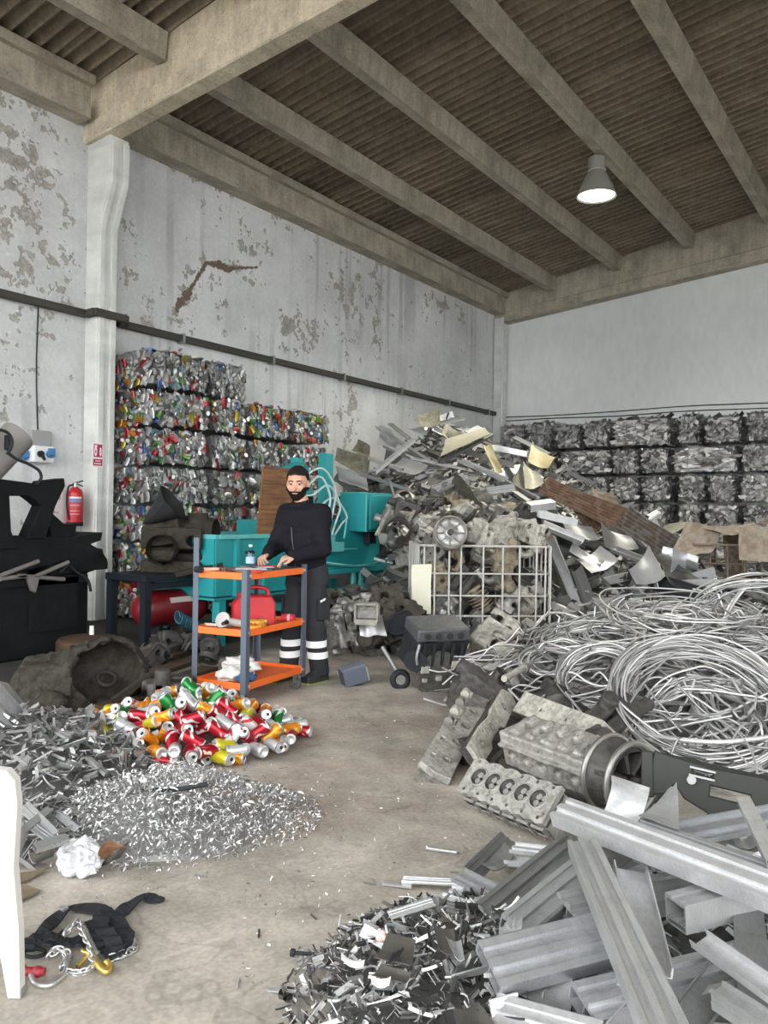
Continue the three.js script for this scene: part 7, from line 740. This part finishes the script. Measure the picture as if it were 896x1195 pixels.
// ---------- harness, chain and hooks ----------
{ const web = mat({ color: C(0.022, 0.023, 0.027), roughness: 0.85, spec: 0.3 }), t = thing('lifting_harness', 'black webbing harness lying on the floor near the chair', 'harness');
  const strap = (pts, w, name = 'strap') => { const P = pts.map(([a, b, h = 0.012]) => spot(a, b, h)), c = new THREE.CatmullRomCurve3(P), n = 26, pos = [], idx = []; for (let i = 0; i <= n; i++) { const p = c.getPoint(i / n), d = c.getTangent(i / n), s = d.clone().cross(UP).normalize().multiplyScalar(w / 2), tw = V(0, 0.006 * Math.sin(i * 0.9), 0); for (const [k, y] of [[1, 0.004], [-1, 0.004], [-1, -0.004], [1, -0.004]]) { const q = p.clone().addScaledVector(s, k).add(V(0, y, 0)).addScaledVector(tw, k); pos.push(q.x, Math.max(q.y, 0.001), q.z); } if (i < n) for (let k = 0; k < 4; k++) { const a = 4 * i + k, b = 4 * i + (k + 1) % 4; idx.push(a, b, b + 4, a, b + 4, a + 4); } } const g = new THREE.BufferGeometry(); g.setAttribute('position', new THREE.BufferAttribute(new Float32Array(pos), 3)); g.setAttribute('uv', new THREE.BufferAttribute(new Float32Array(pos.length / 3 * 2), 2)); g.setIndex(idx); const q = g.toNonIndexed(); q.computeVertexNormals(); mesh(name, q, web, t); };
  strap([[185, 1049, 0.01], [165, 1048, 0.02], [150, 1057, 0.02], [135, 1068, 0.015], [120, 1062, 0.02], [80, 1060, 0.02], [62, 1075, 0.02], [45, 1092, 0.02]], 0.045); strap([[122, 1062, 0.03], [140, 1080, 0.02], [148, 1095, 0.02], [135, 1112, 0.02], [118, 1112, 0.03]], 0.05); strap([[45, 1092, 0.03], [60, 1100, 0.03], [85, 1098, 0.03], [105, 1102, 0.03]], 0.05); strap([[120, 1068, 0.03], [115, 1085, 0.04], [122, 1105, 0.03]], 0.06); strap([[105, 1075, 0.03], [125, 1090, 0.05], [140, 1110, 0.02]], 0.05); strap([[30, 1110, 0.02], [35, 1098, 0.03], [50, 1095, 0.03], [70, 1092, 0.04]], 0.05);
  for (const [px, py, r] of [[40, 1112, 0.032], [36, 1100, 0.03]]) { const p = spot(px, py, 0.02); mesh('ring', ring(r, 0.006, 20, 6, [p.x, 0.02, p.z], [1.4, 0, 0]), mBlack, t); } mesh('buckle', bx(0.03, 0.008, 0.02, [spot(74, 1060, 0.03).x, 0.03, spot(74, 1060, 0.03).z]), mSteel, t); { const p = spot(186, 1049, 0.012); mesh('strap_end', rbx(0.03, 0.014, 0.03, 0.005, [p.x, 0.01, p.z]), mBlack, t); }
  const chain = (pts, label, n, m = mSteel) => { const c = new THREE.CatmullRomCurve3(pts.map(([a, b, h = 0.02]) => spot(a, b, h))), ct = thing('steel_chain', label, 'chain'); const lk = new THREE.TorusGeometry(0.011, 0.0034, 6, 12).scale(1.45, 1, 1); for (let i = 0; i < n; i++) { const p = c.getPointAt((i + 0.5) / n), d = c.getTangentAt((i + 0.5) / n), o = mesh('link', lk, m, ct); o.position.copy(p); o.quaternion.setFromUnitVectors(V(1, 0, 0), d).multiply(new THREE.Quaternion().setFromAxisAngle(V(1, 0, 0), i % 2 ? 1.2 : 0.2)); } };
  chain([[76, 1090, 0.05], [85, 1080, 0.06], [92, 1075, 0.06], [97, 1090, 0.06], [105, 1105, 0.05], [108, 1120, 0.04]], 'steel chain lying over the black harness', 14); chain([[158, 1098, 0.012], [155, 1108, 0.012], [142, 1114, 0.015], [128, 1118, 0.015]], 'short steel chain at the right of the harness', 9); chain([[72, 1128, 0.012], [80, 1115, 0.02], [68, 1108, 0.03], [58, 1115, 0.02]], 'steel chain bunched at the left of the harness', 11); chain([[80, 1134, 0.01], [92, 1135, 0.01], [106, 1130, 0.012], [112, 1120, 0.02]], 'steel chain bunched beside the brass hook', 10);
  const hk = thing('safety_hook', 'brass coloured safety hook on the harness chain', 'hook'), brass = mat({ color: C(0.55, 0.38, 0.1), metalness: 0.75, roughness: 0.35 }); mesh('hook_body', tube([spot(103, 1112, 0.035), spot(110, 1118, 0.03), spot(118, 1130, 0.022), spot(124, 1134, 0.02), spot(128, 1128, 0.022), spot(124, 1122, 0.03)], 0.011, 8, 30), brass, hk); mesh('latch', tube([spot(104, 1114, 0.03), spot(96, 1122, 0.02), spot(90, 1128, 0.015)], 0.007, 7), brass, hk); mesh('eye', ring(0.016, 0.006, 16, 7, spot(102, 1110, 0.035).toArray(), [1.2, 0, 0]), brass, hk);
  const sh = thing('shackle', 'steel bow shackle with a red pin beside the chair leg', 'shackle'); const a = spot(52, 1136, 0.016), b = spot(72, 1122, 0.016); mesh('bow', tube([spot(36, 1138, 0.016), spot(42, 1148, 0.014), spot(56, 1150, 0.014), spot(70, 1142, 0.014), spot(78, 1128, 0.014), spot(76, 1118, 0.018)], 0.0085, 8, 30), mSteel, sh); const red = mat({ color: C(0.28, 0.02, 0.03), roughness: 0.45 }); mesh('pin', rod(spot(24, 1133, 0.02), spot(52, 1134, 0.02), 0.012, 12), red, sh); mesh('pin_head', new THREE.SphereGeometry(0.017, 14, 10).translate(...spot(44, 1134, 0.02).toArray()), red, sh); mesh('pin_head', cyl(0.016, 0.016, 0.014, 10, spot(26, 1132, 0.02).toArray(), [0, 0.6, 1.57]), red, sh);
  tag(mesh('steel_rod', rod(spot(98, 1082, 0.055), spot(113, 1112, 0.04), 0.006, 8), mSteel), 'thin bright steel rod on the harness chain', 'rod'); }
// ---------- white plastic chair at the left edge ----------
{ const foot = spot(19, 1163, 0), t = thing('plastic_chair', 'white moulded plastic chair cut off by the left edge', 'chair', null, [foot.x, 0, foot.z], 0.6), m = mat({ color: C(0.55, 0.54, 0.5), roughness: 0.45 });
  // local x points to the right in the picture; the rest of the chair lies to the left and nearer
  const slab = (pts, d, z) => ext(pts, d, [], 0.006).translate(0, 0, z);
  mesh('leg', slab([[-0.012, 0.01], [0.012, 0.01], [0.006, 0.2], [-0.012, 0.38], [-0.004, 0.56], [-0.012, 0.63], [-0.035, 0.655], [-0.09, 0.66], [-0.1, 0.62], [-0.07, 0.4], [-0.05, 0.3], [-0.06, 0.44], [-0.09, 0.44], [-0.05, 0.2]], 0.035, 0), m, t); mesh('foot_pad', rbx(0.035, 0.03, 0.05, 0.008, [0.002, 0.015, -0.01]), mat({ color: C(0.2, 0.19, 0.18) }), t);
  mesh('armrest', rbx(0.36, 0.03, 0.055, 0.012, [-0.27, 0.645, 0.0]), m, t); mesh('seat', rbx(0.4, 0.03, 0.42, 0.015, [-0.31, 0.43, 0.24]), m, t); mesh('backrest', rbx(0.03, 0.45, 0.42, 0.012, [-0.54, 0.68, 0.24], [0, 0, 0.15]), m, t); for (const [x, z] of [[-0.5, 0.03], [-0.5, 0.45], [-0.12, 0.45]]) mesh('leg', rbx(0.045, 0.43, 0.045, 0.01, [x, 0.215, z]), m, t); mesh('armrest', rbx(0.42, 0.03, 0.055, 0.012, [-0.3, 0.645, 0.45]), m, t); }
// crumbs on the open floor
{ reseed(151); const H = new Heap(); for (let i = 0; i < 420; i++) { const p = spot(rr(280, 620), rr(830, 1150), 0); const L = rr(0.004, 0.014), s = rnd() < 0.6 ? rr(0.5, 0.8) : rr(0.05, 0.2); H.add(pick(bits), M4().compose(V(p.x, 0.003, p.z), lieQ(0.1), V(L, L * 0.6, L)), [s, s * 0.98, s * 0.95]); } tag(mesh('floor_crumbs', H.geo(), mVertMatte), 'tiny scrap crumbs scattered over the open floor', 'crumbs', null, 'stuff'); }
// ---------- labels: say which one of many alike, by look, place and order ----------
{ const words = new Map([[mWire[0], 'grey'], [mWire[1], 'dull'], [mWire[2], 'bright'], [mWire[3], 'dark'], [mProf[0], 'silver'], [mProf[1], 'dull grey'], [mProf[2], 'bright'], [mProf[3], 'dark grey'], [mProf[4], 'pale'], [mAlu, 'silver'], [mAluOld, 'dull grey'], [mAluDark, 'dark'], [mAluWhite, 'bright'], [mOlive, 'olive'], [mCast, 'grey'], [mCastPale, 'pale'], [mCastDark, 'dark'], [castMats[5], 'grey'], [castMats[6], 'silvery'], [castMats[7], 'brownish']]);
  const kinds = { 'single wires lying loose on the wire heap': ['bare wire', 'the wire heap'], 'castings inside the white cage': ['casting', 'the white cage'], 'castings piled behind the cage': ['casting', 'the pile behind cage'], 'castings low behind the cage': ['casting', 'the low cage pile'], 'loose pieces in the big scrap heap': [null, 'the big heap'], 'dark castings beside the black engine': ['dirty part', 'the scrap by the engine'], 'dark parts under the bench': ['dirty part', 'the floor by the bench'], 'offcuts on the left pile': ['offcut', 'the left offcut pile'], 'offcuts under the long profiles': ['short offcut', 'the profile pile'] };
  for (const w of ['red', 'orange', 'green', 'bare silver', 'yellow', 'blue', 'white']) kinds[`${w} cans in the loose pile`] = [`${w} can`, 'the can pile'];
  for (const w of ['black', 'bright', 'dark grey', 'silver', 'white']) kinds[`${w} cuttings in the small scrap pile`] = [`${w} cutting`, 'the small scrap pile'];
  scene.updateMatrixWorld(true); const byGroup = {}; for (const o of scene.children) if (kinds[o.userData.group]) (byGroup[o.userData.group] ??= []).push(o);
  const ords = ['first', 'second', 'third', 'fourth', 'fifth', 'sixth', 'seventh', 'eighth', 'ninth', 'tenth', 'eleventh', 'twelfth'], pv = V();
  const seen = (o) => { pv.copy(o.position).applyMatrix4(camera.matrixWorldInverse); return [pv.x / -pv.z, pv.y / -pv.z]; };
  camera.updateMatrixWorld(true);
  for (const [g, list] of Object.entries(byGroup)) {
    const [noun, place] = kinds[g], at = new Map(list.map((o) => [o, seen(o)])), n = list.length, split = n > 120 ? 5 : n > 40 ? 4 : n > 12 ? 3 : 2, rank = (k) => { const s = [...list].sort((a, b) => at.get(a)[k] - at.get(b)[k]); return new Map(s.map((o, i) => [o, Math.floor(i * split / n)])); };
    const cx = rank(0), cy = rank(1), colW = { 2: ['left', 'right'], 3: ['left', 'middle', 'right'], 4: ['far left', 'left', 'right', 'far right'], 5: ['far left', 'left', 'middle', 'right', 'far right'] }[split], rowW = { 2: ['lower', 'upper'], 3: ['lower', 'mid', 'upper'], 4: ['lowest', 'lower', 'upper', 'topmost'], 5: ['lowest', 'lower', 'mid', 'upper', 'topmost'] }[split];
    const same = {}; for (const o of list) { const m = o.isMesh ? o.material : null, look = noun && !/cans|cuttings/.test(g) ? (words.get(m) ? words.get(m) + ' ' : '') : '', nm = noun ?? `${words.get(m) ?? 'grey'} ${o.name.startsWith('metal_sheet') ? 'bent sheet' : 'bar'}`; (same[`${look}${nm} in the ${rowW[cy.get(o)]} ${colW[cx.get(o)]} of ${place}`] ??= []).push(o); }
    for (const [l, os] of Object.entries(same)) { os.sort((a, b) => at.get(a)[0] - at.get(b)[0]); os.forEach((o, i) => { o.userData.label = os.length > 1 && os.length <= 12 ? `${l}, ${ords[i]} from left` : l; }); }
  } }
renderer.render(scene, camera);
